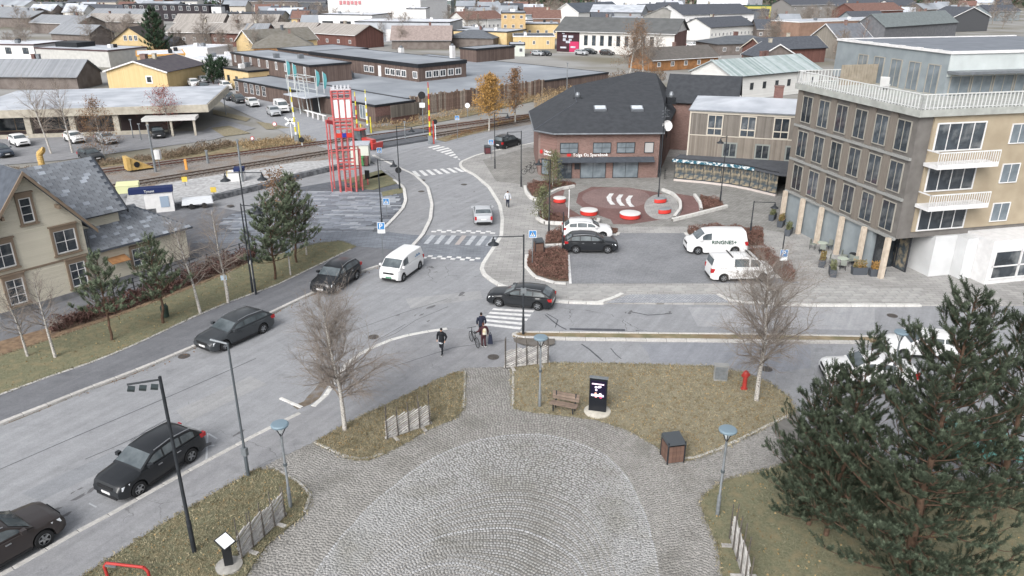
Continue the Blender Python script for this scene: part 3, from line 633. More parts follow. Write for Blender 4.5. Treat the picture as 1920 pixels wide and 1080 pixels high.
class Bld:
    def __init__(s, name, label, cat, A, rz, L=0, D=0, z0=0.0, group=None):
        s.root = thing(name, label, cat, (A[0], A[1], z0), rz, group); s.L, s.D = L, D; s.rz = rz; s.A = Vector((A[0], A[1], 0))
    def box(s, nm, x0, x1, y0, y1, z0, z1, m, parent=None): return MB().box(x0, x1, y0, y1, z0, z1).build(nm, m, parent or s.root)
    def at(s, face, a, z, off=0.0):
        if face == 'front': return (a, -off, z), 0
        if face == 'back': return (a, s.D + off, z), math.pi
        if face == 'left': return (-off, a, z), -math.pi / 2
        return (s.L + off, a, z), math.pi / 2
    def win(s, face, a, z, w, h, cols=2, rows=1, fm=None, gm=None, fw=.07, off=0.0, dx=0.0, dy=0.0):
        f, g = win_mesh(w, h, cols, rows, fm or WHITE, gm or GLASS, fw); loc, r = s.at(face, a, z, off)
        o = obj('window', f, s.root, (loc[0] + dx, loc[1] + dy, loc[2]), r); obj('pane', g, o); return o
    def wins(s, face, n, a0, a1, z, w, h, **k):
        for i in range(n): s.win(face, a0 + (a1 - a0) * (i / (n - 1) if n > 1 else .5), z, w, h, **k)
    def door(s, face, a, w=1.0, h=2.1, m=None, z=0.0):
        loc, r = s.at(face, a, z, .0); o = MB().box(-w/2, w/2, -.05, .02, 0, h).build('door', m or DARKF, s.root, loc=loc, rz=r)
        MB().box(w*.3, w*.36, -.1, -.05, h*.45, h*.52).build('handle', METALG, o); return o
    def gable(s, H, Hr, m, rm, axis='x', ov=.4, th=.14, nm='wall', x0=0, x1=None, y0=0, y1=None, fascia=None):
        """walls with gable ends + two roof planes; ridge along axis"""
        x1 = s.L if x1 is None else x1; y1 = s.D if y1 is None else y1; w = MB(); r = MB()
        if axis == 'x':
            ym = (y0 + y1) / 2; prof = [(y0, 0), (y1, 0), (y1, H), (ym, Hr), (y0, H)]
            w.add([(x0, a, b) for a, b in prof] + [(x1, a, b) for a, b in prof], [(0, 4, 3, 2, 1), (5, 6, 7, 8, 9), (0, 5, 9, 4), (1, 2, 7, 6), (2, 3, 8, 7), (3, 4, 9, 8)])
            k = (Hr - H) / (ym - y0); e = H - ov * k + .03; rr = Hr + .03
            for q in ([(x0 - ov, y0 - ov, e), (x1 + ov, y0 - ov, e), (x1 + ov, ym, rr), (x0 - ov, ym, rr)], [(x1 + ov, y1 + ov, e), (x0 - ov, y1 + ov, e), (x0 - ov, ym, rr), (x1 + ov, ym, rr)]): r.slab([(a, b, c + th) for a, b, c in q], th)
            if fascia:
                for xx in (x0 - ov, x1 + ov):
                    f = MB()
                    for sgn, yy in ((-1, y0 - ov), (1, y1 + ov)): f.hexa([(xx - .05, yy, e - .12), (xx + .05, yy, e - .12), (xx + .05, ym, rr - .12), (xx - .05, ym, rr - .12)], [(xx - .05, yy, e + th + .03), (xx + .05, yy, e + th + .03), (xx + .05, ym, rr + th + .03), (xx - .05, ym, rr + th + .03)])
                    f.build('bargeboard', fascia, s.root)
        else:
            xm = (x0 + x1) / 2; prof = [(x0, 0), (x1, 0), (x1, H), (xm, Hr), (x0, H)]
            w.add([(a, y0, b) for a, b in prof] + [(a, y1, b) for a, b in prof], [(0, 1, 2, 3, 4), (9, 8, 7, 6, 5), (0, 4, 9, 5), (1, 6, 7, 2), (2, 7, 8, 3), (3, 8, 9, 4)])
            k = (Hr - H) / (xm - x0); e = H - ov * k + .03; rr = Hr + .03
            for q in ([(x0 - ov, y1 + ov, e), (x0 - ov, y0 - ov, e), (xm, y0 - ov, rr), (xm, y1 + ov, rr)], [(x1 + ov, y0 - ov, e), (x1 + ov, y1 + ov, e), (xm, y1 + ov, rr), (xm, y0 - ov, rr)]): r.slab([(a, b, c + th) for a, b, c in q], th)
            if fascia:
                for yy in (y0 - ov, y1 + ov):
                    f = MB()
                    for xx in (x0 - ov, x1 + ov): f.hexa([(xx, yy - .05, e - .12), (xx, yy + .05, e - .12), (xm, yy + .05, rr - .12), (xm, yy - .05, rr - .12)], [(xx, yy - .05, e + th + .03), (xx, yy + .05, e + th + .03), (xm, yy + .05, rr + th + .03), (xm, yy - .05, rr + th + .03)])
                    f.build('bargeboard', fascia, s.root)
        W_ = w.build(nm, m, s.root); R_ = r.build('roof', rm, s.root); return W_, R_
    def flat(s, H, m, rm, x0=0, x1=None, y0=0, y1=None, z0=0.0, par=.35, pm=None, ov=0.15, nm='wall'):
        x1 = s.L if x1 is None else x1; y1 = s.D if y1 is None else y1
        w = s.box(nm, x0, x1, y0, y1, z0, z0 + H - par, m)
        a, b, c, d = x0 - ov, x1 + ov, y0 - ov, y1 + ov; t = .28
        MB().box(a, b, c, c + t, z0 + H - par, z0 + H).box(a, b, d - t, d, z0 + H - par, z0 + H).box(a, a + t, c + t, d - t, z0 + H - par, z0 + H).box(b - t, b, c + t, d - t, z0 + H - par, z0 + H).build('roof_edge', pm or DARKM, s.root)
        r = s.box('roof', a + t, b - t, c + t, d - t, z0 + H - par + .002, z0 + H - .06, rm); return w, r
    def chimney(s, x, y, z, h=1.2, w=.7, m=None, roof=None): return MB().box(x - w/2, x + w/2, y - w/2, y + w/2, z - .6, z + h).box(x - w/2 - .06, x + w/2 + .06, y - w/2 - .06, y + w/2 + .06, z + h, z + h + .12).build('chimney', m or BRICK, roof or s.root)
    def hip(s, H, Hr, rm, inset, ov=.4, x0=0, x1=None, y0=0, y1=None):
        x1 = s.L if x1 is None else x1; y1 = s.D if y1 is None else y1
        a, b, c, d = x0 - ov, x1 + ov, y0 - ov, y1 + ov; ym = (c + d) / 2; i0, i1 = inset
        t = .14; mb = MB(); B_ = [(a, c, H), (b, c, H), (b, d, H), (a, d, H)]; T_ = [(p[0], p[1], H + t) for p in B_]; r0, r1 = (a + i0, ym, Hr), (b - i1, ym, Hr)
        mb.add(B_ + T_ + [r0, r1], [(3, 2, 1, 0), (0, 1, 5, 4), (1, 2, 6, 5), (2, 3, 7, 6), (3, 0, 4, 7), (4, 5, 9, 8), (5, 6, 9), (6, 7, 8, 9), (7, 4, 8)])
        return mb.build('roof', rm, s.root)
    def loc(s, w):
        d = Vector((w[0], w[1], 0)) - s.A; c, n = math.cos(s.rz), math.sin(s.rz); return (d.x * c + d.y * n, -d.x * n + d.y * c)
_TXT = {}
def text_mesh(txt, size, m, depth=.03, align='LEFT'):
    k = (txt, size, m.name, align)
    if k not in _TXT:
        cu = bpy.data.curves.new('lettering', 'FONT'); cu.body = txt; cu.size = size; cu.extrude = depth; cu.align_x = align; cu.resolution_u = 2
        o = bpy.data.objects.new('lettering', cu); COL.objects.link(o); dg = bpy.context.evaluated_depsgraph_get(); me = bpy.data.meshes.new_from_object(o.evaluated_get(dg))
        bpy.data.objects.remove(o); me.materials.clear(); me.materials.append(m); _TXT[k] = me
    return _TXT[k]
def lettering(txt, size, m, parent, loc, rot=(math.pi / 2, 0, 0), align='LEFT'):
    o = obj('lettering', text_mesh(txt, size, m, align=align), parent, loc); o.rotation_euler = rot; return o
def ang(a, b): return math.atan2(b[1] - a[1], b[0] - a[0])
# slates on a roof plane: pieces up to a limit, the rest one stuff part
SLT = mat('roof_slate', S('#868b92'), S('#787d84'), rough=.65, scale=2.5, per_obj=.16, bump=.004, tone=.0)
SLTP = mat('roof_slate_pale', S('#aab1bb'), S('#979ea8'), rough=.6, scale=2.5, per_obj=.15, bump=.004)
SLB = mat('roof_slate_bed', S('#5d636d'), S('#50565f'), rough=.9, scale=2)
def slates(parent, O, U, V, nu, nv, limit, clip=None):
    """O corner at eave, U along eave, V up the slope (vectors = whole side)"""
    U, V = Vector(U), Vector(V); N = U.cross(V).normalized(); uu, vv = U.normalized(), V.normalized()
    M_ = Matrix((uu, vv, N)).transposed(); e = M_.to_euler(); w, h = U.length / nu, V.length / nv
    mes = [MB().box(-w*.48, w*.48, -h*.1, h*.98, 0, .02).mesh('slate', m) for m in (SLT, SLTP)]; rest = MB(); k = 0
    for j in range(nv):
        for i in range(nu):
            a = (i + (.5 if j % 2 else 0) + .25) / nu; b = (j) / nv
            if a + .5 / nu > 1.001 or (clip and not clip(a, b + .5 / nv)): continue
            p = Vector(O) + U * a + V * b + N * (.02 + random.uniform(0, .02))
            if k < limit: 
                o = obj('slate', mes[1 if random.random() < .12 else 0], parent, p); o.rotation_euler = e
            k += 1
    return k
# ================================================================ STATION HOUSE
sA, sB = G(182, 548), G(360, 494); rz = ang(sA, sB)
u = (sB - sA).normalized(); wG = (G(182, 548) - G(95, 573)).length * 2
O = sA - u * wG
st = Bld('station_house', 'cream clapboard station house with slate roof and brown trim', 'house', O, rz, wG, 11.0)
He, Hr_ = 5.6, 9.7
ww, rr = st.gable(He, Hr_, CLAP, SLB, axis='y', ov=.7, fascia=BROWNF, y1=5.4)
xm = wG / 2; k = (Hr_ - He) / xm; e = He - .7 * k + .03 + .14
MX0, MX1, MY0, MY1, MH, MR = -9.0, wG + 3.6, 2.0, 9.0, 5.55, 8.6
w2, r2_ = st.gable(MH, MR, CLAP, SLB, axis='x', ov=.55, fascia=DARKF, x0=MX0, x1=MX1, y0=MY0, y1=MY1, nm='main_wall')
kk = (MR - MH) / 3.5; ee = MH - .55 * kk + .17
slates(r2_, (wG - 2.2, MY0 - .55, ee), (MX1 + .5 - wG + 2.2, 0, 0), (0, 4.05, MR + .17 - ee), 12, 19, 230, clip=lambda a, b: a * (MX1 + 2.7 - wG) > 2.9 - 2.6 * b)
slates(rr, (wG + .7, -.65, e), (0, 6.0, 0), (-(xm + .7), 0, Hr_ + .17 - e), 8, 12, 70, clip=lambda a, b: a < .45 + b * .1)
for x, z, w, h, c, r in ((xm - .1, 6.3, .75, 1.7, 1, 3), (wG - 1.35, 3.6, 1.45, 1.65, 2, 2), (1.0, 3.6, 1.45, 1.65, 2, 2), (wG - 1.0, .9, 1.1, 1.8, 2, 3), (1.3, .9, 1.1, 1.8, 2, 3)):
    o = st.win('front', x, z, w, h, cols=c, rows=r, off=.05)
    MB().box(-w/2 - .16, w/2 + .16, -.1, .05, h, h + .3).box(-w/2 - .24, w/2 + .24, -.16, .05, h + .3, h + .4).box(-w/2 - .16, -w/2, -.09, .05, -.1, h).box(w/2, w/2 + .16, -.09, .05, -.1, h).box(-w/2 - .24, w/2 + .24, -.14, .05, -.2, -.1).build('window_surround', BROWNF, o)
MB().box(-.02, wG + .02, -.03, 2.0, -.1, .55).build('plinth', mat('plinth_stone', S('#8d8f93'), S('#77797d'), rough=.9, scale=2, bump=.03), st.root)
MB().box(.0, wG, -.05, 0, 3.0, 3.14).build('belt_board', BROWNF, st.root)
for x in (xm * .45, wG - xm * .45):
    MB().box(x - .08, x + .08, -.65, 0, He + (xm - abs(x - xm)) * k - .55, He + (xm - abs(x - xm)) * k - .3).build('bracket', BROWNF, st.root)
MB().tube((wG + .1, -.15, .2), (wG + .1, -.15, He - .8), .05, n=8).build('downpipe', DARKF, st.root)
# annex wing
Lw = (sB - sA).length
an_ = Bld('station_annex', 'low cream annex with hipped slate roof beside the station house', 'house', sA + u * .12, rz, Lw, 6.0)
HA, HAr = 2.9, 5.0
an_.box('wall', 0, Lw, .4, 6.0, 0, HA, CLAP)
rf = an_.hip(HA, HAr, SLB, (0, 3.0), ov=.45, y0=.4)
sl_v = Vector((0, 3.25, HAr - HA - .14))
slates(rf, (-.35, -.02, HA + .14), (Lw + .75, 0, 0), sl_v, 18, 14, 250, clip=lambda a, b: a < 1 - b * .36)
an_.L, an_.D = Lw, 6
o = an_.win('front', 4.0, .95, 1.75, 1.45, 3, 3, off=.05, dy=.4)
MB().box(-1.0, 1.0, -.1, .05, 1.45, 1.7).box(-1.0, 1.0, -.12, .05, -.16, 0).box(-1.03, -.88, -.09, .05, 0, 1.45).box(.88, 1.03, -.09, .05, 0, 1.45).build('window_surround', BROWNF, o)
MB().box(-.02, Lw + .02, .38, 6.0, -.1, .45).build('plinth', MATS['plinth_stone'], an_.root)
MB().add([(1.2, -.5, 1.9), (2.6, -.5, 1.9), (2.6, .4, 2.15), (1.2, .4, 2.15), (1.2, -.5, 1.95), (2.6, -.5, 1.95), (2.6, .4, 2.2), (1.2, .4, 2.2)], [(0, 3, 2, 1), (4, 5, 6, 7), (0, 1, 5, 4), (1, 2, 6, 5), (2, 3, 7, 6), (3, 0, 4, 7)]).build('door_canopy', mat('orange_wood', S('#b78a60'), S('#a07550'), rough=.8, scale=3), an_.root)
MB().tube((-.05, .28, .2), (-.05, .28, HA), .05, n=8).build('downpipe', DARKF, an_.root)
# ================================================================ BANK
bz = 5.3
bank = thing('bank_building', 'two storey brick bank with wide dark roof and red sign over a dark awning', 'building', (0, 0, 0))
f0, f1, f2, f3, f4 = Vector((2.9, 101.5, 0)), Vector((3.1, 88.9, 0)), Vector((5.1, 86.8, 0)), Vector((17.0, 87.3, 0)), Vector((22.6, 107, 0)); f5 = Vector((20, 112, 0))
ring = [f1, f2, f3, f4, f5, f0]
MB().prism(ring, 0, bz).build('wall', BRICK, bank)
cen = sum(ring, Vector()) / 6
E_ = [p + (p - cen).normalized() * .75 for p in ring]; E_ = [Vector((p.x, p.y, bz)) for p in E_]; e1, e2, e3, e4, e5, e0 = E_
b1, b2 = Vector((7.9, 94.6, 7.7)), Vector((18.6, 94.6, 7.7)); r0, r1, r2 = Vector((8.0, 101, 8.9)), Vector((18.0, 111.5, 9.5)), Vector((20.0, 109, 9.5))
up = Vector((0, 0, .2)); vs = [p + up for p in E_] + [b1, b2, r0, r1, r2] + E_
rf = MB().add(vs, [(0, 1, 6), (1, 2, 7, 6), (2, 3, 10, 7), (3, 4, 10), (4, 9, 10), (4, 5, 9), (5, 8, 9), (5, 0, 6, 8), (6, 7, 10), (6, 10, 9), (6, 9, 8)] + [(11 + i, 11 + (i + 1) % 6, (i + 1) % 6, i) for i in range(6)] + [(16, 15, 14, 13, 12, 11)]).build('roof', mat('bank_roof', S('#484b50'), S('#3f4247'), rough=.9, scale=1.5, bump=.01), bank)
gut = MB()
for a, b in ((e0, e1), (e1, e2), (e2, e3)): gut.tube(a + up * .5, b + up * .5, .1, n=8)
gut.build('gutter', METALG, bank)
for a, b in ((e1 + up, b1), (b1, r0)): MB().tube(a, b, .06, n=5).build('hip_cap', ROOFD, rf)
def on_roof(px, py, z): return G(px, py, z)
for px, py in ((1125, 205), (1194, 205)):
    z_ = 6.5
    for _ in range(30): p = G(px, py, z_); z_ = .5 * z_ + .5 * (5.5 + (p.y - 86.0) * .255)
    p = G(px, py, z_); sk = MB().box(-.75, .75, -.6, .6, -.35, .25).build('skylight', mat('skylight_frame', S('#8a8f96'), metal=.4, rough=.4), rf, loc=p); sk.rotation_euler = (R(14), 0, 0)
    MB().box(-.62, .62, -.48, .48, .25, .3).build('pane', mat('skylight_pane', S('#e4ecf4'), S('#c5cdd5'), rough=.15, spec=.8, scale=1), sk)
for px, py, z, h in ((1083, 187, 7.7, .9), (1258, 187, 7.4, 1.0)):
    p = G(px, py, z); v = MB().box(-.55, .55, -.5, .5, -.5, .35).build('roof_vent', DARKM, rf, loc=p); MB().lathe([(.3, .35), (.34, .6), (.2, h), (.01, h + .05)], 12).build('cowl', METALG, v)
# back wing
wv = Vector((9.4, -3.1, 0)).normalized(); wl = Bld('wall', None, None, (20.8, 103.5), ang((0, 0), wv)); wl.root.parent = bank; wl.root.name = 'back_wing'
wl.L, wl.D = 8.6, 9.5; wl.gable(6.6, 9.4, BRICK, MATS['bank_roof'], axis='x', ov=.5, fascia=DARKF)
wl.root['label'] = 'brick back wing with gabled roof'
wl.wins('right', 3, 2.0, 7.5, 4.6, .8, 1.5, cols=1)
# upper windows
d = (f3 - f2); bl = Bld('wall', None, None, f2, ang(f2, f3), d.length, 4)
for o in [bl.root]: o.parent = bank; o.name = 'front_facade'
bl.root['label'] = 'brick front with dark framed windows, sign and awning'
for x in (1.45, 5.25, 8.0): bl.win('front', x, 3.05, 2.1, 1.25, 2, 2, fm=DARKF, gm=GLASSB, off=.02)
bl.win('front', 10.7, 3.05, 1.1, 1.25, 1, 1, fm=DARKF, gm=mat('blind', S('#b5b5b5')), off=.02)
for x in (4.3, 8.1): bl.win('front', x, .15, 3.0, 2.0, 2, 1, fm=DARKF, gm=GLASSB, off=.02)
bl.win('front', 1.0, .1, 1.7, 2.1, 2, 1, fm=DARKF, gm=GLASS, off=.02)
MB().box(2.15, 2.75, -.06, 0, 1.2, 1.9).build('notice_board', DARKF, bl.root)
aw = MB().hexa([(.1, -.02, 2.15), (11.3, -.02, 2.15), (11.3, -.02, 2.62), (.1, -.02, 2.62)][:4], [(.1, -.9, 2.15), (11.3, -.9, 2.15), (11.3, -.9, 2.22), (.1, -.9, 2.22)]).build('awning', mat('awning_cloth', S('#50565e'), S('#474c54'), rough=.8, scale=2), bl.root)
REDS = mat('sign_red', S('#d23a3a'), rough=.5); WSIGN = mat('sign_white', S('#ffffff', 1.0), rough=.4)
lettering('Tolga Os Sparebank', .5, WSIGN, bl.root, (1.9, -.06, 2.72))
MB().add([(1.25, -.05, 2.72), (1.6, -.05, 2.72), (1.75, -.05, 2.95), (1.5, -.05, 3.15), (1.2, -.05, 3.0)], [(0, 1, 2, 3, 4)]).build('logo_mark', REDS, bl.root)
# chamfer sign
dc = f2 - f1; cl = Bld('wall', None, None, f1, ang(f1, f2), dc.length, 2); cl.root.parent = bank; cl.root.name = 'corner_facade'; cl.root['label'] = 'angled brick corner with small sign'
lettering('Tolga Os', .34, WSIGN, cl.root, (.95, -.05, 3.0)); lettering('Sparebank', .34, WSIGN, cl.root, (.95, -.05, 2.66))
MB().add([(.35, -.05, 2.72), (.65, -.05, 2.72), (.8, -.05, 2.95), (.6, -.05, 3.2), (.3, -.05, 3.05)], [(0, 1, 2, 3, 4)]).build('logo_mark', REDS, cl.root)
cl.win('front', 1.2, .3, 1.2, 1.9, 1, 2, fm=DARKF, gm=GLASSB, off=.02)
# east side
de = f4 - f3; el = Bld('wall', None, None, f3, ang(f3, f4), de.length, 2); el.root.parent = bank; el.root.name = 'side_facade'; el.root['label'] = 'plain brick side with dark door'
el.door('front', 3.2, 1.3, 2.2); el.win('front', 9, 3.2, 1.0, 1.3, 1, 3, fm=DARKF)
MB().tube((.15, -.1, 0), (.15, -.1, 5.2), .06, n=8).build('downpipe', DARKF, el.root)
dish = MB().lathe([(.02, 0), (.4, .08), (.62, .25), (.6, .25), (.38, .1), (.01, .03)], 16).build('satellite_dish', WHITE, bank, loc=(17.9, 88.6, 5.9)); dish.rotation_euler = (R(75), 0, R(15))
ant = MB()
for z in (6.6, 6.95, 7.3): ant.tube((17.6, 90.4, z), (18.5, 90.4, z + .1), .03, n=4)
ant.tube((18.0, 90.4, 5.6), (18.0, 90.4, 7.8), .04, n=5).build('aerial', METALG, bank)
# ================================================================ TIMBER-CLAD SHOP BUILDING
tO = Vector((20.1, 86.5, 0)); trz = ang((20.1, 86.5), (30.2, 83.3))
tb = Bld('timber_building', 'grey timber clad three storey shop building with frosted roof and dark canopy', 'building', tO, trz, 15.0, 11.0)
tb.box('wall', 0, 15, 0, 11, 2.9, 8.0, WOODG); tb.box('back_wall', .1, 15, 1.2, 11, 0, 2.9, DARKF)
MB().box(-.25, 15.2, -.25, 11.2, 8.0, 8.14).build('roof_edge', METALG, tb.root)
rt = MB().add([(-.2, -.2, 8.14), (15.2, -.2, 8.14), (15.2, 11.2, 8.14), (-.2, 11.2, 8.14), (6, 5.5, 9.0), (15.2, 5.5, 9.0)], [(0, 1, 5, 4), (1, 2, 5), (2, 3, 4, 5), (3, 0, 4)]).build('roof', ROOFF, tb.root)
tb.chimney(9.2, 6.2, 8.9, 1.3, 1.0, m=BRICKD, roof=rt)
WOODL = stripes('pale_boards', S('#958d84'), S('#7c756d'), .16, 'xy', .9, .03)
tb.box('lower_cladding', -.03, 14.9, -.06, 0, 2.95, 5.35, WOODL)
for i, x in enumerate((2.75, 6.3, 9.8)):
    tb.win('front', x, 5.35, 1.7, 2.35, 2, 1, fm=CREAM, gm=GLASS, off=.07, fw=.12)
    MB().box(x - .75, x + .75, -.13, -.05, 6.1, 6.22).build('transom', CREAM, tb.root)
for i, x in enumerate((4.6, 8.1, 11.3)):
    tb.win('front', x, 3.0, 1.6, 1.7, 2, 1, fm=mat('grey_frame', S('#8d928f')), gm=GLASS, off=.1, fw=.16)
for x in (0, 14.9): MB().box(x - .08, x + .08, -.1, .05, 2.9, 8.0).build('corner_board', CREAM, tb.root)
MB().box(0, 15, -.09, -.03, 7.75, 8.0).build('cornice', CREAM, tb.root); MB().box(0, 15, -.1, -.06, 5.28, 5.38).build('belt_board', CREAM, tb.root)
# canopy with bowed front and glazed shop front
fr = [(-1.5, -1.3), (0, -1.5), (3, -1.75), (5.5, -2.2), (7.5, -3.1), (9.2, -4.3), (10.2, -5.0), (12.0, -5.1)]
top = [(-.8, 0), (0.5, 0), (3, 0), (5.5, 0), (7.5, 0), (9.2, 0), (10.5, 0), (12.5, 0)]
cn = MB(); nF = len(fr)
cn.add([(x, y, 2.42) for x, y in fr] + [(x, y, 2.62) for x, y in fr] + [(x, y, 3.0) for x, y in top], [(i, i + 1, nF + i + 1, nF + i) for i in range(nF - 1)] + [(nF + i, nF + i + 1, 2 * nF + i + 1, 2 * nF + i) for i in range(nF - 1)] + [(i + 1, i, 2 * nF + i, 2 * nF + i + 1) for i in range(nF - 1)])
can = cn.build('canopy', mat('canopy_felt', S('#595c62'), S('#4f5258'), rough=.8, scale=2), tb.root)
bn = MB().add([(x, y - .04, 2.36) for x, y in fr[:5]] + [(x, y - .04, 2.7) for x, y in fr[:5]], [(i, i + 1, 5 + i + 1, 5 + i) for i in range(4)]).build('shop_banner', mat('teal_banner', S('#2f6377'), S('#d7dde0'), rough=.6, scale=3.2, lo=.5, hi=.56), can)
gx = [(-1.2, -1.0), (2, -1.2), (5, -1.7), (7.2, -2.7), (9, -4.0), (10, -4.6)]
SHOPG = mat('shop_glass', S('#59636a', .75), S('#a89c86', .8), rough=.08, scale=2.2, spec=.7, lo=.42, hi=.62, c3=S('#30404a', .6), s3=.3)
for a, b in zip(gx[:-1], gx[1:]):
    A_, B_ = Vector((*a, 0)), Vector((*b, 0)); n_ = max(1, round((B_ - A_).length / 1.1))
    for i in range(n_):
        p, q = A_.lerp(B_, i / n_), A_.lerp(B_, (i + 1) / n_); L_ = (q - p).length
        o = MB().box(0, L_, -.03, .03, 0, .1).box(0, L_, -.03, .03, 2.3, 2.42).box(0, .06, -.04, .04, .1, 2.3).build('shop_window', DARKF, tb.root, loc=(p.x, p.y, .35), rz=ang(p, q)); MB().box(.06, L_, -.01, .01, .1, 2.3).build('pane', SHOPG, o)
    d_ = (B_ - A_); nn = Vector((-d_.y, d_.x, 0)).normalized() * .15
    MB().hexa([A_ - nn, B_ - nn, B_ + nn, A_ + nn], [A_ - nn + Vector((0, 0, .35)), B_ - nn + Vector((0, 0, .35)), B_ + nn + Vector((0, 0, .35)), A_ + nn + Vector((0, 0, .35))]).build('base_wall', mat('pink_base', S('#cfc6c1')), tb.root)
# ================================================================ TERRACE BUILDING (right)
rO = Vector((29.1, 54.8, 0)); rb = Bld('terrace_building', 'large modern block with roof terrace, grey penthouse and colonnade over outdoor cafe', 'building', rO, R(13), 26, 15)
HT_ = 12.6
rb.box('wall', .02, 26, 2.6, 15, 0, 3.4, GREYR); 
rb.box('upper_wall', 0, 26, 0, 15, 3.4, HT_, mat('brown_cladding', S('#7d7a77'), S('#6e6b68'), rough=.8, scale=1.2)); rb.box('back_block', 6, 26, 15, 20, 0, HT_, GREYR)
MB().box(-.4, 26.2, -.4, 15.3, HT_, HT_ + .5).build('terrace_slab', mat('terrace_edge', S('#b9bcb8'), S('#a4a7a3'), rough=.8, scale=1.5), rb.root)
# west face (x=0): slatted bays and windows on three floors
for fl in range(3):
    z = 3.5 + fl * 3.05
    for i in range(6):
        y = 1.3 + i * 2.45
        rb.win('left', y, z + .25, 1.5, 2.3, 2, 1, fm=mat('pale_frame', S('#a7a49c')), gm=GLASS, off=.04)
        MB().box(-.12, 0, y + .8, y + 1.55, z, z + 2.9).build('slat_panel', mat('slat_grey', S('#8a837b'), S('#78716a'), rough=.85, scale=5, aniso=(1, 8, .3)), rb.root)
    MB().box(-.2, 0, 0, 15, z - .22, z - .02).build('floor_band', mat('floor_band', S('#9b9c9a')), rb.root)
# colonnade columns of pale timber
for i in range(6):
    y = .35 + i * 2.85; o = MB().hexa([(-.55, y - .16, 0), (-.2, y - .16, 0), (-.2, y + .16, 0), (-.55, y + .16, 0)], [(-.5, y - .16, 3.4), (-.15, y - .16, 3.4), (-.15, y + .16, 3.4), (-.5, y + .16, 3.4)]).build('column', mat('pale_timber', S('#d8cbbb'), S('#c5b7a6'), rough=.7, scale=3), rb.root)
for i in range(5):
    y = 1.0 + i * 2.75; o = MB().box(2.3, 2.42, y, y + 2.5, .05, .2).box(2.3, 2.42, y, y + 2.5, 2.9, 3.1).box(2.3, 2.42, y, y + .1, .2, 2.9).box(2.3, 2.42, y + 1.2, y + 1.3, .2, 2.9).build('cafe_window', DARKF, rb.root); MB().box(2.34, 2.38, y + .1, y + 2.5, .2, 2.9).build('pane', SHOPG, o)
# south face (y=0)
rb.box('beige_cladding', 1.2, 26, -.12, 0, 3.9, HT_ - .05, BEIGE)
for z in (6.8, 9.9):
    MB().box(1.0, 6.2, -1.5, -.1, z - .9, z - .65).build('balcony_slab', WHITE, rb.root)
    bp = MB().box(1.0, 6.2, -1.5, -1.42, z - .65, z - .55).box(1.0, 6.2, -1.5, -1.42, z + .25, z + .33).box(1.0, 1.08, -1.5, -.2, z + .25, z + .33)
    for i in range(27): bp.box(1.0 + i * .2 - .02, 1.0 + i * .2 + .02, -1.48, -1.44, z - .55, z + .25)
    bp.build('balcony_rail', WHITE, rb.root)
for z in (3.95, 7.0, 10.0):
    rb.win('front', 3.6, z, 4.2, 2.1, 4, 1, fm=WHITE, gm=GLASS, off=.14, fw=.1)
    for x in (8.8, 12.5, 16.5): rb.win('front', x, z + .3, 1.6, 1.5, 2, 1, fm=WHITE, gm=GLASSB, off=.14)
# ground floor south: glazing and white walls
for x0, x1 in ((.4, 2.2), (2.3, 3.4)):
    o = MB().box(x0, x1, 2.4, 2.52, .05, .2).box(x0, x1, 2.4, 2.52, 3.1, 3.3).box(x0, x0 + .1, 2.4, 2.52, .2, 3.1).box((x0 + x1) / 2, (x0 + x1) / 2 + .08, 2.4, 2.52, .2, 3.1).build('shop_window', DARKF, rb.root); MB().box(x0 + .1, x1, 2.44, 2.48, .2, 3.1).build('pane', GLASS, o)
rb.box('white_wall', 3.45, 5.4, -.2, 2.58, 0, 3.4, mat('white_panel', S('#e4e6e8'), S('#d6d8da'), rough=.6, scale=.6)); rb.box('grey_wall', 5.42, 6.4, -1.2, 2.58, 0, 3.4, MATS['white_panel'])
rb.box('shop_box', 6.42, 26, -2.6, 2.55, 0, 3.6, WHITE)
for i in range(8):
    x = 6.7 + i * 2.4; o = MB().box(x, x + 2.3, -2.7, -2.61, .5, .62).box(x, x + 2.3, -2.7, -2.61, 1.5, 1.6).box(x, x + 2.3, -2.7, -2.61, 2.7, 2.82).box(x, x + .1, -2.7, -2.61, .62, 2.7).build('shop_window', WHITE, rb.root); MB().box(x + .1, x + 2.3, -2.66, -2.615, .62, 2.7).build('pane', GLASS, o)
# terrace railing (top rail + posts)
rl = MB(); 
for a, b in (((-.3, -.3), (-.3, 15.2)), ((-.3, -.3), (26, -.3)), ((-.3, 15.2), (6, 15.2))):
    A_, B_ = Vector((*a, HT_ + .5)), Vector((*b, HT_ + .5)); L_ = (B_ - A_).length; n_ = int(L_ / .33)
    rl.tube(A_ + Vector((0, 0, 1.05)), B_ + Vector((0, 0, 1.05)), .045, n=5); rl.tube(A_ + Vector((0, 0, .12)), B_ + Vector((0, 0, .12)), .03, n=4)
    for i in range(n_ + 1): p = A_.lerp(B_, i / n_); rl.box(p.x - .03, p.x + .03, p.y - .03, p.y + .03, HT_ + .5, HT_ + 1.53)
rl.build('terrace_railing', mat('rail_white', S('#dadcdc'), rough=.5), rb.root)
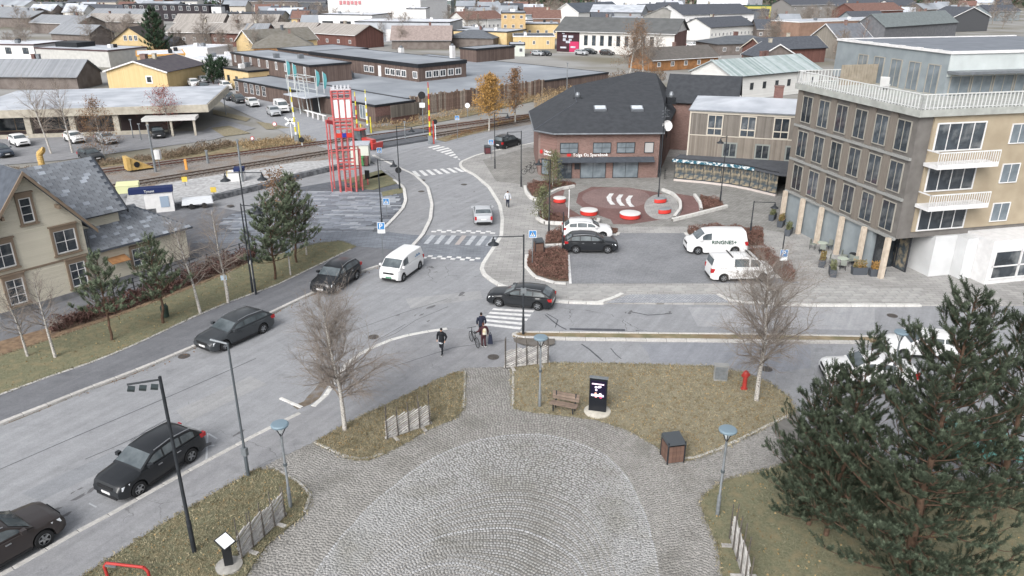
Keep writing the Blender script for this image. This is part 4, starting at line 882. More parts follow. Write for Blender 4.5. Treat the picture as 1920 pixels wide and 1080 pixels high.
# penthouse
px0, px1, py0, py1 = 6.2, 26, 5.2, 19.5; pz0, pz1 = HT_ + .5, 16.4
rb.box('penthouse_wall', px0, px1, py0, py1, pz0, pz1 - .1, GREYR)
MB().box(px0 - .02, px1, py0 - .08, py0 - .001, pz0 + 1.5, pz1 - .1).build('penthouse_panel', mat('pale_panel', S('#d2dadb'), S('#c2cacb'), rough=.6, scale=.7), rb.root)
MB().box(px0 - .15, px1, py0 - .2, py0 + .15, pz1 - .1, pz1 + .1).box(px0 - .15, px0 + .15, py0 + .15, py1, pz1 - .1, pz1 + .1).box(px0 + .15, px1, py1 - .3, py1, pz1 - .1, pz1 + .1).build('roof_edge', WHITE, rb.root)
rb.box('penthouse_roof', px0 + .15, px1, py0 + .15, py1 - .3, pz1 - .1, pz1 + .02, mat('pent_roof', S('#868c95'), S('#7a8089'), rough=.85, scale=.8))
rb.L = 26
for i in range(5):
    y = py0 + 1.4 + i * 2.2; rb.win('left', y, pz0, 1.35, 2.3, 2, 1, fm=mat('pale_frame', S('#a7a49c')), gm=GLASSB, dx=px0 - .03)
for i in range(9): rb.win('front', px0 + 1.3 + i * 2.05, pz0 + .1, 1.9, 1.5, 2, 1, fm=MATS['pale_frame'], gm=GLASSB, dy=py0 - .03)
MB().box(px0 - .1, px1, py0 - 1.3, py0 - .08, pz0 + 1.75, pz0 + 1.95).build('penthouse_canopy', METALG, rb.root)
for i in range(6): MB().box(px0 - .12, px0 + .05, py0 + 1 + i * 2.1, py0 + 1.6 + i * 2.1, pz1 - .05, pz1 + .14).build('roof_light', WHITE, rb.root)
sc = MB()
for i in range(14): sc.box(2.4 + i * .26, 2.4 + i * .26 + .22, 13.0, 13.06, HT_ + .5, HT_ + 2.2)
sc.build('wind_screen', mat('beige_screen', S('#a9a091'), S('#968d7e'), scale=2), rb.root)
# ================================================================ BROWN FLAT-ROOFED COMPLEX
cC = G(705, 233); cL = G(440, 166); cR = G(1000, 188)
crz = ang(cC, cR)
cx = Bld('flat_roofed_complex', 'sprawling dark brown timber school complex under pale grey flat roofs', 'building', cC, crz)
Ly = (cL - cC).length; Lx = (cR - cC).length
H1 = HT(705, 233, 197)
cx.L, cx.D = Lx + 22, Ly
cx.flat(H1, WOODB, ROOFG, 0, 8, 0, Ly - 9, par=.3, nm='wall')
cx.flat(H1 - .02, WOODB, ROOFG, 8.4, Lx + 26, 2.5, Ly + 6, par=.3, nm='wall')
la, lb = cx.loc(G(785, 153, H1)); l2 = cx.loc(G(655, 118, H1)); l3 = cx.loc(G(918, 148, H1))
H2 = H1 + 3.4
x2, y2 = la, lb; x3 = cx.loc(G(915, 148, H1))[0]; y3 = l2[1]
cx.flat(3.4, WOODB, ROOFG, x2, x3, y2, y3, z0=H1 - .1, par=.7, nm='upper_wall')
for i, (a, w) in enumerate(((x2 + 2.6, 1.3), (x2 + 4.4, 1.3), (x2 + 6.2, 1.3), (x2 + 8.3, 1.3), (x2 + 10.3, 1.3), (x2 + 12.2, 1.3))):
    if a < x3 - 1: cx.win('front', a, H1 + .5, 1.6, 1.35, 2, 1, dy=y2 - .02, fw=.16)
for a, w in ((y2 + 1.0, 1.4), (y2 + 4.6, 1.5), (y2 + 6.4, 1.5), (y2 + 8.2, 1.5), (y2 + 10.0, 1.5), (y2 + 15.5, 1.6), (y2 + 17.4, 1.6)):
    if a < y3 - 1: cx.win('left', a, H1 + .5, w, 1.35, 2, 1, dx=x2 - .02, fw=.14)
MB().box(x2 - .1, x2, y2 + 12.2, y2 + 13.1, H1, H1 + 2.1).build('door', WHITE, cx.root)
# blocks further back and boxes on the roof
bb = cx.loc(G(600, 92, H2)); 
cx.flat(3.2, WOODB, ROOFG, x2 + 1, x3 + 4, y3 + .5, y3 + 16, z0=H1 - .1, par=.4, nm='rear_wall')
r5 = cx.loc(G(880, 118, H1 + .5)); cx.flat(3.2, WOODB, ROOFG, r5[0] + 6, r5[0] + 19, r5[1] + 4, r5[1] + 10, z0=H1 - .1, par=.4, nm='plant_room_wall')
for (px, py) in ((752, 92), (848, 88), (588, 150), (645, 148), (658, 145)):
    p = cx.loc(G(px, py, H1 + (3.2 if py < 100 else 0))); o = MB().box(p[0] - .5, p[0] + .5, p[1] - .5, p[1] + .5, H1 - .1, H1 + .9 + (2.6 if py < 100 else 0)).build('roof_vent', WHITE if py < 100 or px == 645 else METALG, cx.root); MB().lathe([(.35, 0), (.45, .3), (.1, .5)], 10).build('cowl', METALG, o, loc=(p[0], p[1], H1 + .9 + (2.6 if py < 100 else 0)))
# left face (street): windows, sign letters, entrance frame
for a in (3.5, 6.2, 10.0): cx.win('left', a, .5, 1.6, 2.2, 2, 1, fm=WHITE, gm=GLASSB)
for a in (36, 38.4, 40.8, 43.2, 47): cx.win('left', a, .8, 1.3, 1.9, 2, 2, fm=WHITE, gm=GLASS)
cx.door('left', 17.5, 2.4, 2.6); 
gl = MB(); 
for a in (14.5, 17.2, 20.0):
    for xx in (-3.4, -1.2): gl.tube((xx, a, 0), (xx - .3, a + .4, 6.4), .085, n=6)
for z in (3.0, 4.2, 5.3, 6.3): gl.tube((-3.6, 14.6, z), (-3.6, 20.3, z), .06, n=5); gl.tube((-1.4, 14.6, z), (-1.4, 20.3, z), .06, n=5)
for a in (14.6, 17.3, 20.2): gl.tube((-3.6, a, 6.3), (-1.4, a, 6.3), .06, n=5)
gl.build('entrance_frame', mat('frame_grey', S('#c4cacb')), cx.root); MB().box(-4.2, 0, 14, 21, 3.0, 3.2).build('entrance_canopy', ROOFF, cx.root)
# slatted side wall (front face): vertical boards as pieces
bm_ = [MB().box(-.16, .16, -.09, .06, 0, 3.3).mesh('board', m) for m in (mat('board_brown', S('#857268'), S('#6c5a52'), rough=.9, scale=3, per_obj=.3), mat('board_grey', S('#a99d92'), S('#8c8177'), rough=.9, scale=3, per_obj=.25))]
for i in range(int((Lx + 6 - 9) / .42)): o = obj('board', bm_[1 if random.random() < .45 else 0], cx.root, (9 + i * .42, 2.38, 0)); o.scale = (1, 1, random.uniform(.92, 1.05))
o = MB().box(1.5, 7.5, -2.2, -2.1, 1.1, 3.0).build('screen_fence', stripes('old_screen', S('#77726c'), S('#5c5752'), .3, 'xy', .9), cx.root); MB().box(1.8, 7.2, -1.9, -1.7, 0, 1.0).build('brick_base', BRICKD, cx.root)
cx.box('brick_corner', .02, 7.9, -.03, 0, 1.2, H1 - .4, BRICKD)
# ================================================================ LOW CONCRETE SHOPPING BLOCK (left)
lA, lB = G(-60, 262), G(398, 246); lo_ = Bld('concrete_arcade', 'long low building with pale concrete fascia, columns and frosted roof', 'building', lA, ang(lA, lB), (lB - lA).length, 22)
L = lo_.L; lo_.box('wall', .2, L - 6, 3.0, 22, 0, 3.0, mat('dark_shopfront', S('#57494a'), S('#453b3d'), scale=.7, rough=.5))
MB().box(-.5, L, -.6, 22, 3.0, 4.1).build('fascia', CONC, lo_.root); lo_.box('roof', -.3, L - .2, -.4, 21.8, 4.1, 4.16, ROOFF)
for i in range(int((L - 4) / 6.0)): MB().box(2 + i * 6.0, 2.8 + i * 6.0, -.2, .6, 0, 3.0).build('column', CONC, lo_.root)
for i in range(int((L - 10) / 6.0)):
    x = 3.2 + i * 6.0; o = MB().box(x, x + 4.6, 2.9, 2.99, .5, .62).box(x, x + 4.6, 2.9, 2.99, 2.5, 2.62).box(x, x + .1, 2.9, 2.99, .62, 2.5).box(x + 2.3, x + 2.4, 2.9, 2.99, .62, 2.5).build('window', BROWNF, lo_.root); MB().box(x + .1, x + 4.6, 2.93, 2.97, .62, 2.5).build('pane', GLASS, o)
MB().box(0, L - 7, -.5, -.1, 0, .55).build('low_wall', CONC, lo_.root)
MB().box(L - 9, L - 1.5, -3.4, -.62, 2.3, 2.75).build('porch_roof', mat('porch_white', S('#d5d5d3')), lo_.root)
for xx in (L - 8.5, L - 5.2, L - 2): MB().box(xx, xx + .3, -3.2, -2.9, 0, 2.3).build('column', CONC, lo_.root)
# ================================================================ TOWN HOUSES: table of houses seen beyond (roof/eave pixels, heights)
def house(label, a, b, D, H, Hr=None, wall=WHITE, roof=ROOFD, axis='x', z=None, name='house', nwin=0, floors=1, fm=None, gm=None, fascia=None, hip=None, ov=.5, wz=None, cat='house', ww=1.1, wh=1.2, sidewin=0, side='right', flatm=None, group=None):
    """a,b: pixels of the front wall's left and right foot (or its top edge when z is given)"""
    A_, B_ = (G(*a, z) if z else G(*a)), (G(*b, z) if z else G(*b)); s = Bld(name, label, cat, A_, ang(A_, B_), (B_ - A_).length, D, group=group)
    if Hr is None: s.flat(H, wall, roof, pm=flatm)
    elif hip: s.box('wall', 0, s.L, 0, D, 0, H, wall); s.hip(H, Hr, roof, hip, ov)
    else: s.gable(H, Hr, wall, roof, axis, ov, fascia=fascia)
    rr_ = random.Random(hash(label) % 9973 if False else sum(map(ord, label)))
    if Hr is not None and s.L > 6:
        for q in range(1 + (s.L > 22)):
            fx = rr_.uniform(.25, .75); o = MB().box(-.35, .35, -.35, .35, -.9, 1.1).box(-.42, .42, -.42, .42, 1.1, 1.22).build('chimney', rr_.choice((BRICKD, BRICK, METALG, CONC)), s.root, loc=((s.L * fx if axis == 'x' else s.L / 2 + .6), (D / 2 + .5 if axis == 'x' else D * fx), Hr - .1))
    elif Hr is None and s.L > 6:
        for q in range(2): MB().box(-.5, .5, -.5, .5, 0, .9).build('roof_vent', rr_.choice((METALG, WHITE, DARKM)), s.root, loc=(s.L * rr_.uniform(.15, .85), D * rr_.uniform(.2, .8), H - .06))
    if Hr is not None and not hip and axis == 'x': MB().tube((-.4, -ov - .05, H - ov * (Hr - H) / (D / 2) + .06), (s.L + .4, -ov - .05, H - ov * (Hr - H) / (D / 2) + .06), .09, n=6).build('gutter', rr_.choice((METALG, WHITE, DARKM)), s.root)
    fh = H / floors
    for f_ in range(floors):
        if nwin: s.wins('front', nwin, s.L * .5 / nwin, s.L * (1 - .5 / nwin), fh * f_ + (wz if wz is not None else fh * .35), ww, min(wh, fh * .6), fm=fm or WHITE, gm=gm or GLASS, fw=.12)
        if sidewin: s.wins(side, sidewin, D * .5 / sidewin, D * (1 - .5 / sidewin), fh * f_ + fh * .35, ww, min(wh, fh * .6), fm=fm or WHITE, gm=gm or GLASS, fw=.12)
    return s
# --- left town
h = house('yellow gabled house with white bargeboard and one small dark window', (205, 166), (317, 168), 16, 3.6, 5.6, YELL, mat('roof_brownfelt', S('#625e62'), S('#56525a'), scale=1), 'y', fascia=WHITE); h.win('front', h.L * .7, 1.2, 1.5, 1.6, 1, 1, off=.03, fw=.25); h.chimney(h.L / 2 - 2, 7, 5.2, 1.2, 1.2)
h = house('white flat fronted house with black framed square windows', (-90, 118), (70, 120), 14, 5.2, None, WHITE, ROOFW, fm=DARKF, nwin=5, ww=1.7, wh=1.7, wz=2.6, flatm=mat('brown_eave', S('#5b4a4d')))
h = house('pale grey extension with frosted roof beside the white house', (72, 120), (208, 127), 13, 4.4, None, mat('pale_grey_wall', S('#c9c9c6'), S('#bcbcba'), scale=1), ROOFF, flatm=MATS['brown_eave']); MB().box(3, 11, 4, 10, 4.3, 5.6).build('roof_hatch', DARKM, h.root)
house('grey shingle roofed long shed in front of the white house', (-100, 166), (148, 168), 9, 2.8, 5.6, mat('dark_brown_wall', S('#827a76'), S('#6f6763'), scale=.7), CORRG, 'x')
h = house('yellow house with steep dark roof and shuttered gable windows', (212, 112), (292, 112), 13, 4.6, 8.8, YELLR, mat('roof_dark_brown', S('#55504f'), S('#4a4645'), scale=1), 'y', nwin=2, wz=1.2); h.wins('front', 3, h.L * .38, h.L * .62, 5.2, 1.0, 1.5, fw=.1)
h = house('yellow shop with flat white roof and orange fascia', (262, 138), (352, 134), 14, 4.4, None, YELLR, ROOFW, nwin=4, flatm=mat('orange_fascia', S('#e0a95f')))
h = house('white clad shop with small dark windows beside the spruce', (352, 138), (392, 147), 12, 4.0, None, WCLAP, ROOFW, nwin=5, flatm=WHITE)
house('white roofed pavilion behind the yellow shop', (325, 116), (392, 118), 12, 4.0, None, WHITE, ROOFW, flatm=WHITE)
h = house('brown two storey block with a row of narrow white windows', (440, 152), (586, 186), 9, 6.4, None, WOODB, ROOFG, nwin=9, floors=2, ww=.9, wh=1.6)
h = house('low brown shop with yellow pillars and grey awnings', (424, 163), (470, 172), 8, 4.2, None, YELLR, mat('roof_awning', S('#6d6a68')), nwin=3, gm=GLASS, fm=DARKF)
h = house('yellow gabled house with weathered grey roof', (446, 104), (478, 108), 22, 4.2, 7.4, YELLR, mat('roof_weathered', S('#84817c'), S('#757269'), scale=1), 'y', fascia=WHITE)
h = house('orange brick villa with hipped grey roof and white windows', (478, 116), (590, 113), 14, 3.6, 7.0, mat('orange_brick', S('#c99a6c'), S('#b98a5f'), scale=2), MATS['roof_weathered'], hip=(6, 6), nwin=6)
# corrugated terraces
for i, (lab, a, b, D, rf_) in enumerate((('weathered corrugated roof terrace left of the spruce', (60, 62), (150, 66), 13, CORRG), ('lead grey hipped roof above the white house', (0, 50), (60, 52), 16, CORRG), ('pale corrugated terrace directly left of the spruce', (160, 58), (268, 62), 12, CORR), ('corrugated terrace with brown wall right of the spruce', (318, 84), (396, 86), 12, CORR),
        ('corrugated terrace with red brown wall and bare birches', (398, 86), (458, 88), 12, CORR), ('corrugated terrace with white gable posts', (460, 88), (500, 88), 12, CORRG), ('long pale corrugated terrace behind the orange villa', (500, 84), (584, 86), 13, CORR), ('corrugated end terrace with dark red gable', (584, 86), (668, 92), 13, CORR))):
    h = house(lab, a, b, D, 4.4, 7.2, REDW if i > 3 else MATS['dark_brown_wall'], rf_, 'x', nwin=4 if i > 2 else 0)
house('dark hotel block with white framed square windows', (235, 38), (395, 42), 16, 8.6, None, mat('dark_hotel', S('#3f3b40'), S('#353136'), scale=.5), ROOFD, nwin=11, floors=2, ww=2.4, wh=2.2)
house('long low grey hall with flat roof behind the terraces', (396, 44), (506, 44), 20, 5.0, None, mat('pale_metal', S('#b9bcc0'), S('#a8abb0'), scale=.3), ROOFD)
house('white chimney block among the corrugated terraces', (400, 44), (418, 44), 6, 8.5, None, WHITE, ROOFW)
house('grey roofed house at the far left corner', (-60, 44), (46, 50), 18, 5.0, 8.2, MATS['dark_brown_wall'], CORRG, 'x')
house('dark roofed long house behind the far left', (110, 30), (240, 34), 16, 4.2, 7.0, MATS['dark_brown_wall'], ROOFD, 'x')
# --- centre
hl_ = house('white commercial hall with red lettering on its parapet', (618, 46), (790, 50), 30, 12, None, WHITE, ROOFW, flatm=WHITE)
for i in range(6): MB().box(7 + i * 2.2, 8.5 + i * 2.2, -.4, -.2, 9.6 + .3 * (i % 2), 11.4).build('sign_letter', mat('letter_red', S('#c98a90')), hl_.root)
hs_ = house('white warehouse with dark loading doors', (600, 64), (700, 66), 20, 8, None, WHITE, ROOFW, nwin=3, ww=5, wh=2.5, fm=DARKF, gm=DARKM)
h = house('pale grey fire hall with a row of white gates', (668, 78), (845, 80), 22, 7.2, None, mat('pale_blue_metal', S('#c2c7cf'), S('#b2b7bf'), scale=.3), ROOFW)
for i in range(7): MB().box(6 + i * 5.6, 10.4 + i * 5.6, -.12, 0, .2, 4.4).build('gate', WHITE, h.root)
h.wins('front', 4, h.L - 10, h.L - 1.5, 4.4, 1.3, 1.3, fm=DARKF)
house('white boxy office above the fire hall', (742, 40), (770, 40), 18, 14, None, WHITE, ROOFW)
house('white glazed car showroom with flat roof', (760, 34), (846, 34), 30, 10, None, mat('glass_band', S('#7d8a8a'), S('#66716f'), scale=.2), ROOFW, nwin=6, ww=4, wh=4, flatm=WHITE)
house('white blank hall beside the fire hall', (764, 62), (800, 62), 16, 10, None, WHITE, ROOFW)
h = house('dark barn with pinkish shingle roof and gable facing left', (735, 92), (845, 92), 10, 3.0, 7.0, MATS['dark_brown_wall'], mat('pink_shingle', S('#a0938f'), S('#8e827e'), scale=1.5), 'x')
house('dark brown low house with grey hipped roof and vents', (835, 88), (925, 90), 14, 3.0, 5.4, MATS['dark_brown_wall'], mat('grey_shingle', S('#6f747b'), S('#63686f'), scale=1), hip=(7, 7))
house('white house with red tiled roof, left of the pair', (872, 62), (912, 60), 12, 5.4, 8.4, WCLAP, ROOFRED, 'x', nwin=5)
house('white house with red tiled roof, right of the pair', (914, 60), (945, 58), 12, 5.4, 8.4, WCLAP, ROOFRED, 'x', nwin=4)
house('pale yellow warehouse with long flat roof', (850, 84), (950, 88), 16, 5.0, None, YELLR, ROOFF)
house('tall sand coloured office block', (940, 76), (985, 76), 18, 10, None, mat('sand_render', S('#d3b78b'), S('#c6aa7e'), scale=1), ROOFG, nwin=3, floors=3)
h = house('yellow rendered workshop with white cornice and round window', (962, 92), (1040, 92), 14, 4.2, None, YELL, ROOFD, nwin=3, ww=.9, flatm=WHITE)
house('yellow flat house behind the workshop', (985, 72), (1048, 72), 14, 5.5, None, YELLR, ROOFF, nwin=4)
h = house('pale green cabin with window grid behind the brown complex', (955, 106), (984, 106), 8, 3.6, None, mat('pale_green', S('#cfd4cc')), ROOFF, nwin=2, fm=WHITE)
# sports hall with banner: long side facing camera
h = house('long white hall with dark windows, dark banner end and brick gable', (1044, 98), (1262, 106), 19, 6.6, 10.2, mat('white_render', S('#e7e5e2'), S('#d8d6d3'), scale=.6), mat('hall_roof', S('#6b6d6e'), S('#5f6162'), scale=.5), 'x', ov=.8)
for i in range(9): h.win('front', 9.5 + i * 2.6, 2.4, 1.2, 3.0, 1, 2, fm=DARKF, gm=GLASS, fw=.1)
MB().box(-.05, 7.4, -.1, 0, .2, 6.4).build('banner_wall', mat('banner_dark', S('#4a3138'), S('#3a272d'), scale=.6), h.root); MB().box(4.2, 7.3, -.16, -.1, .3, 3.4).build('banner', mat('banner_pink', S('#c23a66')), h.root)
MB().box(h.L - .02, h.L + .1, 0, 19, 0, 6.6).build('brick_gable', BRICKD, h.root)
pr = MB()
for x_, z_, w_, h_ in ((1.7, 5.6, .8, .3), (2.0, 4.6, 1.2, .7), (3.8, 4.5, 1.6, .7), (2.0, 3.5, .9, .8), (3.0, 2.9, 1.4, .7), (4.0, 3.6, .9, .6), (1.2, 1.3, 2.0, .5), (4.6, 1.5, 1.6, .5)): pr.box(x_, x_ + w_, -.2, -.15, z_, z_ + h_)
pr.build('banner_print', mat('banner_pale', S('#cfd3dc'), S('#b3b8c4'), scale=1), h.root)
h = house('white gabled storehouse with dark roof in the far centre', (1040, 48), (1084, 50), 40, 6.5, 10.5, WCLAP, mat('dark_blue_roof', S('#5f656e'), S('#545a63'), scale=.5), 'y', nwin=4, fascia=WHITE)
house('long grey metal shed beside the far white storehouse', (1084, 48), (1200, 50), 24, 6.5, 9.5, mat('grey_metal_wall', S('#a3a7ac'), S('#94989d'), scale=.2), ROOFF, 'x')
house('pale blue industrial hall on the far right of the forest edge', (1120, 24), (1270, 26), 40, 9, None, ROOFW, ROOFW)
house('second pale industrial hall under the forest', (1305, 20), (1400, 22), 40, 9, None, ROOFW, ROOFF)
h = house('white church hall with dark roof and round windows', (1278, 66), (1410, 62), 22, 8, 11.5, WHITE, ROOFD, 'x'); h.wins('front', 8, 4, h.L - 4, 4.6, 1.6, 1.6, fm=METALG, cols=1, fw=.3)
h = house('white inn with entrance gable and a row of arched windows', (1330, 78), (1412, 72), 14, 5, 8, WCLAP, ROOFD, 'x', nwin=12, ww=.9); 
h = house('grey sided gabled store left of the church hall', (1205, 62), (1278, 64), 30, 7, 10.5, mat('store_grey', S('#9b9a97'), S('#8a8986'), scale=.5), mat('store_roof', S('#a7a9aa'), S('#95979a'), scale=.6), 'y')
h = house('timber bungalow with brown shingle roof and orange gable', (1222, 134), (1345, 126), 10, 2.8, 5.2, mat('orange_panel', S('#a77a52'), S('#8b6445'), scale=1), mat('brown_shingle', S('#6f6b68'), S('#63605d'), scale=1.2), 'x', nwin=5, fm=WHITE)
h = house('dark low villa with wide grey roof beside the parking', (1345, 104), (1465, 100), 13, 3.2, 5.2, MATS['dark_brown_wall'], mat('villa_roof', S('#6b7076'), S('#5f646a'), scale=.6), hip=(8, 8), nwin=5)
h = house('white farmhouse with ribbed frosted metal roof', (1370, 190), (1530, 172), 11, 4.6, 7.0, WCLAP, stripes('ribbed_frost', S('#c3cdd0'), S('#8fa09f'), .55, 'x', .6, .06), 'x', nwin=7, fm=DARKF, ww=.9, wh=1.3, wz=1.8)
house('grey gabled house with arched attic window', (1515, 104), (1570, 112), 11, 5.4, 9.4, stripes('taupe_boards', S('#a39d94'), S('#938d84'), .18, 'xy', .85), mat('slate_grey_roof', S('#777b82'), S('#6a6e75'), scale=1), 'y', nwin=1, fascia=WHITE)
house('dark roofed house with red gable in front of the grey one', (1430, 122), (1545, 116), 9, 4.0, 6.6, REDW, ROOFD, 'x', fascia=CREAM)
house('low dark gabled cabin behind the ribbed roof', (1420, 132), (1490, 130), 8, 3.4, 6.2, MATS['dark_brown_wall'], ROOFD, 'y', fascia=WHITE)
house('grey house with row of skylights on its long roof', (1655, 80), (1790, 68), 12, 5.5, 9.6, mat('dark_grey_boards', S('#75777c'), S('#686a6f'), scale=1), mat('sage_roof', S('#7d8587'), S('#70787a'), scale=1), 'x')
house('long brown brick block with white cornice in the right distance', (1495, 78), (1690, 68), 14, 7, None, mat('brick_far', S('#9d8273'), S('#8d7364'), scale=.5), ROOFF, flatm=WHITE)
house('dark gabled house with white bargeboards at the far right', (1780, 60), (1850, 58), 14, 6, 10, mat('black_boards', S('#54565a')), ROOFD, 'y', fascia=WHITE)
house('grey apartment row at the right forest foot', (1480, 38), (1560, 36), 16, 8, 11, mat('grey_apart', S('#8d8b89')), ROOFD, 'x', nwin=5, floors=2)
house('dark red roofed house at the right forest foot', (1600, 44), (1690, 40), 14, 6, 9.5, REDW, ROOFRED, 'x', nwin=4)
house('dark flat hall below the white far halls', (1310, 40), (1440, 42), 24, 6, None, mat('dark_hall', S('#63676d')), ROOFD)
house('yellow green petrol station roof on the far right', (1400, 34), (1450, 34), 12, 7, None, mat('yellow_green', S('#c9c26a')), mat('green_roof', S('#3f7a5a')))

# --- more of the town, row by row
more = (('grey roofed villa behind the spruce top', (262, 30), (330, 31), 12, 5, 8.5, GREYR, ROOFG, 4), ('white house peeping over the dark hotel', (330, 22), (372, 22), 12, 7, 10, WCLAP, ROOFD, 4), ('cream house right of the dark hotel', (420, 30), (462, 30), 12, 6, 9, CREAM, ROOFG, 4), ('small white house with dark roof left of the warehouse', (508, 42), (545, 42), 10, 5, 8, WCLAP, ROOFD, 3), ('sand coloured cottage left of the warehouse', (548, 50), (578, 50), 9, 4, 7, YELLR, ROOFRED, 3),
 ('pale grey cottage in the scrub before the warehouse', (566, 62), (598, 62), 9, 4, 7, GREYR, ROOFG, 2), ('dark barn on the forest edge above the warehouse', (470, 22), (560, 22), 16, 7, 10, MATS['dark_brown_wall'], ROOFD, 0), ('second dark barn on the forest edge', (562, 24), (612, 24), 14, 7, 10, MATS['dark_hall'], ROOFD, 0), ('white shed right of the car showroom', (856, 26), (890, 26), 12, 5, 8, WHITE, ROOFG, 2), ('white cottage with grey roof near the forest edge centre', (896, 30), (934, 30), 12, 5, 8, WCLAP, ROOFG, 3),
 ('red barn near the forest edge centre', (940, 34), (980, 34), 12, 5, 8, REDW, ROOFD, 2), ('white long house before the forest centre', (880, 46), (940, 46), 12, 5, 8, WCLAP, ROOFG, 4), ('grey house left of the far white storehouse', (984, 46), (1030, 46), 12, 5, 8, GREYR, ROOFRED, 3), ('low white workshop with flat roof behind the sand office', (950, 60), (1020, 60), 14, 5, None, WHITE, ROOFF, 4), ('brick house behind the yellow workshop', (1000, 62), (1050, 62), 12, 6, 9, MATS['brick_far'], ROOFRED, 3),
 ('grey roofed house between the hall and the store', (1150, 74), (1205, 74), 12, 5, 8, GREYR, ROOFG, 3), ('cream cottage above the hall roof', (1110, 62), (1150, 62), 10, 5, 8, CREAM, ROOFD, 3), ('dark cottage right of the white inn', (1418, 74), (1462, 74), 10, 4, 7, MATS['dark_brown_wall'], ROOFD, 3), ('white cottage right of the white inn', (1464, 66), (1500, 66), 10, 5, 8, WCLAP, ROOFG, 3), ('grey terrace row high on the right', (1560, 26), (1660, 24), 12, 6, 9, GREYR, ROOFD, 6),
 ('white house high on the right slope', (1670, 30), (1720, 28), 12, 6, 9, WCLAP, ROOFD, 4), ('brown cabin high on the right slope', (1730, 34), (1780, 32), 11, 5, 8, MATS['dark_brown_wall'], ROOFG, 3), ('grey cabin at the top right corner', (1850, 40), (1910, 38), 12, 5, 8, GREYR, ROOFD, 3), ('dark roofed house behind the skylight house', (1600, 62), (1660, 60), 11, 5, 8.5, GREYR, ROOFD, 3), ('white house at the left edge behind the grey roofs', (-10, 28), (50, 30), 12, 6, 9, WCLAP, ROOFG, 3),
 ('low grey hall at the top left corner', (40, 22), (120, 22), 20, 6, None, GREYR, ROOFG, 0), ('cream terrace at the top left', (130, 20), (220, 20), 14, 6, 9, CREAM, ROOFD, 6), ('grey roofed house left of the yellow house with shutters', (100, 84), (170, 88), 10, 4, 6.8, MATS['dark_brown_wall'], CORRG, 0), ('small brown outbuilding behind the yellow shop', (300, 108), (330, 108), 8, 3, 5.5, MATS['dark_brown_wall'], ROOFD, 0), ('grey terrace behind the corrugated row', (330, 62), (420, 62), 12, 4.5, 7.5, MATS['dark_brown_wall'], CORR, 0),
 ('pale corrugated terrace in the second row', (430, 64), (520, 64), 12, 4.5, 7.5, MATS['dark_brown_wall'], CORR, 0), ('weathered terrace under the dark hotel', (170, 46), (270, 48), 12, 4.5, 7.5, MATS['dark_brown_wall'], CORRG, 0), ('white garage block right of the red tiled houses', (850, 72), (905, 72), 10, 4, None, WHITE, ROOFW, 5))
for lab, a, b, D, H, Hr, w_, r_, nw in more: house(lab, a, b, D, H, Hr, w_, r_, 'x', nwin=nw)

rh = random.Random(17)
WALLS = (('white', WCLAP), ('grey', GREYR), ('cream', CREAM), ('brown', MATS['dark_brown_wall']), ('dull red', REDW)); ROOFS = (('dark', ROOFD), ('pale grey', ROOFG), ('frosted', ROOFF), ('red tiled', ROOFRED))
for where, x0, x1, y0, y1, n_ in (('at the far left edge of town', 0, 230, 16, 40, 9), ('beyond the dark hotel', 250, 480, 10, 20, 8), ('left of the lettered hall', 480, 600, 28, 56, 9), ('around the tiled pair', 850, 1050, 22, 48, 11), ('below the far industrial halls', 1080, 1300, 28, 44, 7), ('on the slope at the upper right', 1460, 1900, 14, 40, 14)):
    for _ in range(n_):
        x, y = rh.uniform(x0, x1), rh.uniform(y0, y1); (wn, wm), (rn, rm_) = rh.choice(WALLS), rh.choice(ROOFS); w_ = rh.uniform(9, 15) * 1425 / max(80, G(x, y).y); lab = 'small distant ' + wn + ' house with ' + rn + ' roof ' + where
        house(lab, (x, y), (x + w_, y + rh.uniform(-1, 1)), rh.uniform(8, 11), rh.uniform(3.4, 5.2), rh.uniform(6.4, 8.4), wm, rm_, 'x', nwin=3, group='houses ' + where)
# ================================================================ VEGETATION
BARK_W = mat('birch_bark', S('#d9d6d1'), S('#bdb8b1'), rough=.8, scale=3, c3=S('#3c3835'), s3=1.2, aniso=(3, 3, 9))
BARK_G = mat('grey_bark', S('#a49c92'), S('#857c72'), rough=.9, scale=5, aniso=(3, 3, 1))
BARK_P = mat('pine_bark', S('#705a4c'), S('#564639'), rough=.95, scale=6, bump=.02)
TWIG = mat('twig', S('#a0978f'), S('#867d76'), rough=.9, scale=3)
TWIGL = mat('twig_pale', S('#a59a90'), S('#8c8178'), rough=.9, scale=3)
def leafmat(name, c1, c2, tone=.35):
    m = mat(name, c1, c2, rough=.7, scale=2.0, tone=tone, spec=.15); return m
NEEDLE = leafmat('pine_needles', S('#566050'), S('#404a3c'), .55); NEEDLE3 = leafmat('pine_needles_pale', S('#75806a'), S('#5e6a55'), .45)
NEEDLE2 = leafmat('spruce_needles', S('#4a5f4a'), S('#3a4e3c'))
GOLD = leafmat('golden_leaves', S('#c79f62'), S('#ad8650'))
REDB = leafmat('red_twigs', S('#8a6a60'), S('#70564e'))
HEDGE = leafmat('hedge_twigs', S('#6f5550'), S('#5a4642'))
BROWNL = leafmat('brown_leaves', S('#96765a'), S('#7d6149'))
